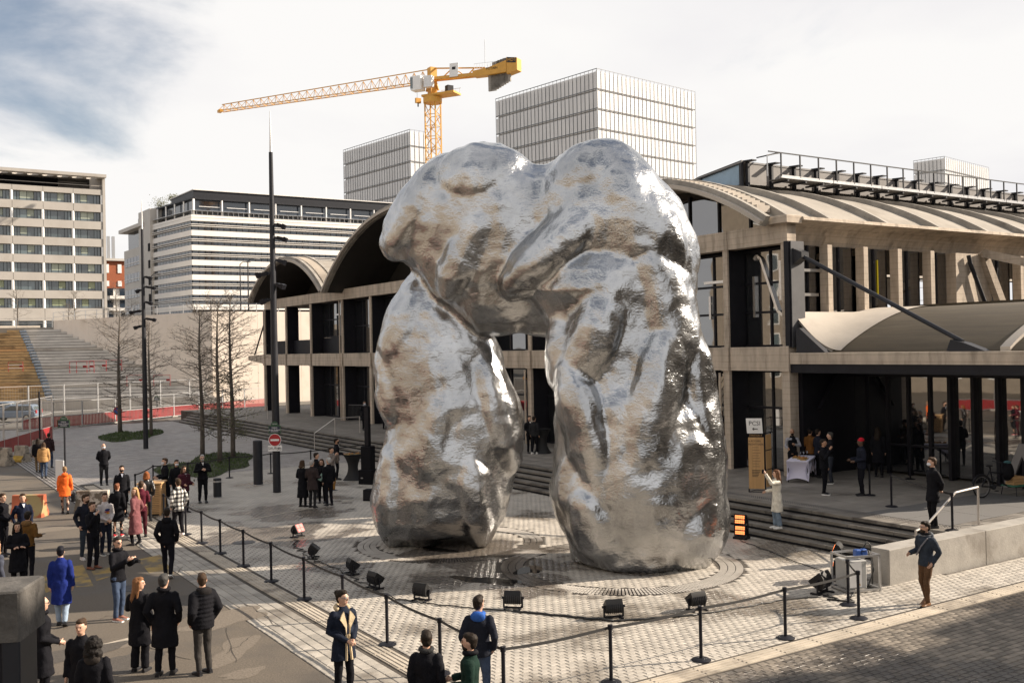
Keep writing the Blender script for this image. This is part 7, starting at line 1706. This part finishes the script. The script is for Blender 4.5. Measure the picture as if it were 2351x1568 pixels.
# print on the sweatshirt: plain colour blobs following the chest
for nm_c, (x0,z0,rx,rz,c_) in (('blue',(0,1.29,.075,.032,(.02,.035,.12))),('red',(0,1.235,.085,.014,(.28,.03,.03))),('yellow',(.02,1.195,.05,.02,(.62,.30,.03)))):
    m = M(); n = 16; vs = [(x0+rx*math.cos(2*math.pi*j/n), -.1335, z0+rz*math.sin(2*math.pi*j/n)) for j in range(n)]; m.ext(vs, (0,-.012,0)); obj('print_patch', m, cloth(c_,.8), t)
t = person('person in a dark suit drinking from a glass', 214,1305,1.80,40,coat='blazer',cc=(.007,.0075,.010),legs=(.008,.008,.012),shoes=(.16,.05,.025),hair='short',hc=BR,arms='sip',arms2='pocket',inner=(.45,.45,.47),wide=1.05)
held('drinking_glass','glass held to the mouth of the person in the dark suit','glass',t,(-.06,-.24,1.47),M().lathe([(.02,0),(.03,.12),(.028,.12),(.018,.01)],12),gl,True)
person('person with a dark beard in a navy jacket behind the one drinking', 199,1283,1.83,20,cc=(.012,.014,.022),legs=(.035,.045,.06),shoes=(.5,.45,.42),hair='short',hc=BR,beard=BR,arms='pocket',turn=30)
person('person in a black hooded jacket walking toward the roped square, seen from behind', 386,1326,1.80,170,coat='hoodie',cc=BLK,legs=(.008,.008,.012),hair='fade',hc=DB,arms='pocket',hood=BLK,walk=.6,shoes=BLK,wsole=True)
t = person('person in sunglasses and black parka holding a camera', 273,1423,1.80,45,coat='jacket',cc=(.007,.0075,.010),legs=JEAN,shoes=(.30,.13,.09),wsole=True,hair='fade',hc=(.03,.025,.022),shades=True,arms='camera',arms2='camera',scarf=BLK,turn=-20)
held('camera','black camera held up by the person in sunglasses','camera',t,(0,-.47,1.28),M().bevbox(-.07,-.035,-.045,.07,.035,.045,.01).tube([(0,-.03,0),(0,-.13,0)],.038,12).box(-.03,-.03,.045,.03,.03,.07),black_matt)
person('person in a bright blue coat and pale jeans walking away', 142,1437,1.70,170,coat='coat',cc=(.010,.021,.14),legs=LJEAN,hair='fade',hc=(.008,.008,.012),walk=.6,wide=1.1,shoes=BLK)
t = person('person with long copper hair and lowered mask in a long black coat', 322,1540,1.70,150,coat='coat',cc=BLK,legs=BLK,wide=1.2,hair='long',hc=(.19,.09,.04),turn=-65,arms='down',arms2='chest')
person('person with dark grey hair in a long black overcoat seen from behind', 380,1548,1.80,165,coat='coat',cc=(.007,.0075,.010),legs=BLK,hair='fade',hc=(.05,.048,.046),arms='pocket',girth=1.08,scarf=BLK)
person('person in a dark puffer jacket with glasses, seen from behind', 468,1546,1.80,-150,coat='puffer',cc=(.007,.0075,.010),legs=(.035,.032,.03),hair='short',hc=BR,arms='pocket',hood=(.017,.015,.015),turn=-20,shades='thin')
person('person with long black hair in a black coat, arms folded, facing us', 42,1357,1.70,10,coat='coat',cc=BLK,hair='long',hc=DB,arms='cross')
t = person('person in a mustard brown hoodie seen from behind holding a phone', 66,1330,1.76,150,coat='hoodie',cc=(.13,.065,.018),legs=(.008,.008,.012),hair='fade',hc=DB,arms='hold',arms2='hold',hood=(.15,.085,.035),shoes=(.05,.02,.015))
held('phone','dark phone in the hand of the person in the mustard hoodie','phone',t,(-.2,-.36,1.10),M().bevbox(-.035,-.07,0,.035,.07,.01,.004),black_steel)
person('person in a dark suit with mask pulled under the chin before the painted barrier', 54,1276,1.80,15,coat='blazer',cc=NAVY,hair='short',hc=BR,inner=(.5,.52,.58),arms='pocket')
person('person in a black jacket at the far left edge, in profile', 8,1275,1.80,60,cc=(.007,.0075,.010),hair='fade',hc=BR,arms='clasp')
person('person in a slate jacket with fair hair cut off by the left edge', -6,1418,1.70,120,coat='hoodie',cc=(.05,.055,.075),hair='long',hc=(.30,.17,.08),hood=(.2,.15,.1))
person('bald person with glasses in a black coat half hidden by the gate pillar', 100,1620,1.80,95,coat='coat',cc=BLK,hair='rim',hc=GREY,shades='thin',arms='clasp',scarf=BLK)
t = person('smiling person in black with dark hair in a bun at the bottom left', 190,1680,1.72,-25,coat='coat',cc=BLK,hair='bun',hc=BR)
person('person with thick curly black hair seen from behind at the bottom left', 220,1730,1.68,165,coat='coat',cc=(.007,.0075,.010),hair='curly',hc=(.012,.010,.009),hood=(.03,.025,.022))
t = person('person in a navy coat with cream shearling lapels, hair tied back', 790,1606,1.80,30,coat='mid',cc=(.010,.014,.026),legs=BLK,hair='bun',hc=DB,arms='clasp',shades='thin',skin=0,turn=15)
sh_m = cloth((.50,.40,.26),.95,'shearling')
for sg in (-1,1):
    m = M().ext([(sg*.03,-.150,1.08),(sg*.05,-.158,1.20),(sg*.135,-.145,1.335),(sg*.10,-.130,1.40),(sg*.055,-.122,1.45),(sg*.02,-.15,1.25)], (0,-.022,0)); obj('lapel', m, sh_m, t); obj('front_trim', M().beam((sg*.022,-.155,1.08),(sg*.05,-.19,.68),.03,.03), sh_m, t)
o = obj('collar', M().tube([(.10*math.cos(a),.02+.10*math.sin(a),1.475+.02*math.sin(a)) for a in [math.pi*(-.15+1.3*k/12) for k in range(13)]], .038, 8), sh_m, t, True)
person('person with short black hair in black, back turned, at the bottom centre', 984,1738,1.78,160,coat='jacket',cc=(.007,.0075,.010),hair='fade',hc=DB,scarf=(.03,.03,.03),turn=25)
t = person('person with a dark beard in a dark green jacket at the bottom centre', 1083,1748,1.78,-95,coat='jacket',cc=(.007,.022,.016),hair='fade',hc=DB,beard=DB,arms='hold',scarf=BLK)
person('person in a navy bomber with a bright blue hood at the bottom centre', 1104,1626,1.80,170,coat='jacket',cc=(.012,.014,.022),legs=JEAN,hair='fade',hc=DB,hood=(.03,.10,.36),turn=-35,arms='pocket',shades='thin')
# --- group by the sculpture
person('person with long dark hair in a long black coat, left of the group of five', 696,1163,1.72,140,coat='long',cc=BLK,hair='bob',hc=BR,near=False,arms='clasp',scarf=(.25,.22,.16))
person('person with grey hair in a dark brown parka, second of the group of five', 718,1165,1.76,150,coat='mid',cc=(.035,.026,.026),legs=DG,hair='fade',hc=GREY,near=False,arms='hold')
person('person with black hair at the back of the group of five', 728,1142,1.76,95,cc=BLK,hair='short',hc=DB,near=False)
t = person('smiling person with dark hair holding a green and white leaflet', 740,1154,1.66,-10,cc=BLK,hair='bob',hc=BR,near=True,arms='hold',legs=BLK)
held('leaflet','green and white leaflet held open in the group of five','leaflet',t,(0.02,-.30,1.08),M().ext([(-.13,0,-.1),(.0,-.03,-.16),(.14,0,-.05),(.02,.0,.14)],(0,.006,0)),cloth((.38,.55,.46),.6,'leaflet_green'))
person('person with silver hair in a black jacket at the right of the group of five', 756,1160,1.78,-150,cc=BLK,hair='fade',hc=(.36,.36,.35),near=False,legs=(.008,.008,.012))
person('person in ochre trousers and dark trainers behind the group of five', 762,1128,1.82,60,cc=(.20,.17,.15),legs=(.28,.15,.045),shoes=(.03,.03,.04),wsole=True,hair='short',hc=DB,near=False,arms='sip')
person('waiter in a black suit serving at the black cocktail table', 774,1101,1.84,95,coat='blazer',cc=(.008,.008,.011),hair='fade',hc=DB,mask=BM,arms='hold',inner=WHT,near=False,skin=1)
person('person in dark coat and pale scarf walking at the top of the steps', 838,988,1.82,10,z=PZ,coat='mid',cc=BLK,hair='short',hc=DB,mask=W3,arms='clasp',scarf=(.30,.31,.36),near=False,skin=1)
person('person in black standing in the doorway beside the lettered fin', 884,985,1.78,150,z=PZ,coat='coat',cc=BLK,hair='fade',hc=DB,near=False)
t = person('person in black and white seen between the legs of the sculpture, left of two', 1217,1040,1.74,20,z=PZ,cc=BLK,hair='short',hc=DB,near=False,arms='clasp',inner=WHT)
person('person with bright trainers seen between the legs of the sculpture, right of two', 1228,1042,1.74,150,z=PZ,cc=(.02,.02,.022),hair='fade',hc=DB,near=False,shoes=WHT,wsole=True)
# --- platform, right
person('bearded person in a dark vest and grey sleeves behind the lilac table', 1821,1098,1.80,8,z=PZ,coat='vest',cc=BLK,inner=(.30,.30,.33),hair='rim',hc=DB,beard=DB,arms='hold',arms2='chest',skin=1)
person('person in a rust brown jacket and dark cap behind the lilac table', 1862,1093,1.76,150,z=PZ,coat='jacket',cc=(.16,.07,.02),hair='cap',hood=BLK,hc=DB,arms='hold',near=False)
person('person in navy leaning at the lilac table beside the rust jacket', 1880,1096,1.76,120,z=PZ,coat='jacket',cc=(.014,.016,.026),hair='fade',hc=DB,arms='hold',near=False)
person('person in black with black and white trainers eating by the lilac table', 1893,1135,1.78,70,z=PZ,cc=(.008,.008,.011),hair='short',hc=DB,arms='sip',arms2='down',shoes=BLK,wsole=True,skin=1)
t = person('person with cropped hair in a black sweater and jeans holding a glass', 1908,1110,1.78,-80,z=PZ,coat='sweater',cc=BLK,legs=(.03,.034,.045),hair='fade',hc=(.06,.055,.05),arms='hold',near=False,wsole=True)
person('person in a navy boiler suit and bright red beanie eating', 1979,1137,1.82,-70,z=PZ,coat='jacket',cc=(.012,.014,.024),legs=(.008,.008,.012),hair='beanie',hood=(.45,.012,.025),hc=DB,arms='hold',skin=2)
person('person in black with long hair in the shade of the canopy', 2018,1095,1.80,170,z=PZ,coat='coat',cc=(.008,.008,.010),hair='long',hc=DB,near=False)
t = person('person in a cream white coat raising a phone on the steps', 1785,1212,1.70,-65,z=.32,coat='coat',cc=(.66,.62,.53),legs=(.17,.22,.28),wide=1.25,hair='long',hc=(.11,.05,.025),arms='hold',arms2='raise',shoes=WHT)
t.rotation_euler.z += 0
held('phone','phone held up by the person in the white coat','phone',t,(.16,-.50,1.74),M().bevbox(-.005,-.035,-.06,.005,.035,.06,.003),black_steel)
person('masked guard in a black coat standing on the platform by the handrail', 2143,1211,1.84,-60,z=PZ,coat='mid',cc=(.007,.0075,.010),legs=BLK,hair='short',hc=BR,mask=W3,arms='behind')
t = person('person in dark jacket and brown trousers walking by the low wall', 2128,1388,1.80,-40,coat='jacket',cc=(.028,.036,.05),legs=(.095,.052,.028),shoes=(.15,.065,.02),hair='short',hc=DB,beard=(.05,.035,.025),arms='hold',arms2='pocket',shades='thin',scarf=BLK,turn=-35,walk=.35,hood=(.16,.17,.19))
obj('bag_strap', M().tube([(.13,-.09,1.43),(.02,-.165,1.25),(-.12,-.14,1.05)],.018,6).tube([(.13,.09,1.43),(.02,.16,1.25),(-.12,.13,1.05)],.018,6), cloth((.17,.17,.19)), t)
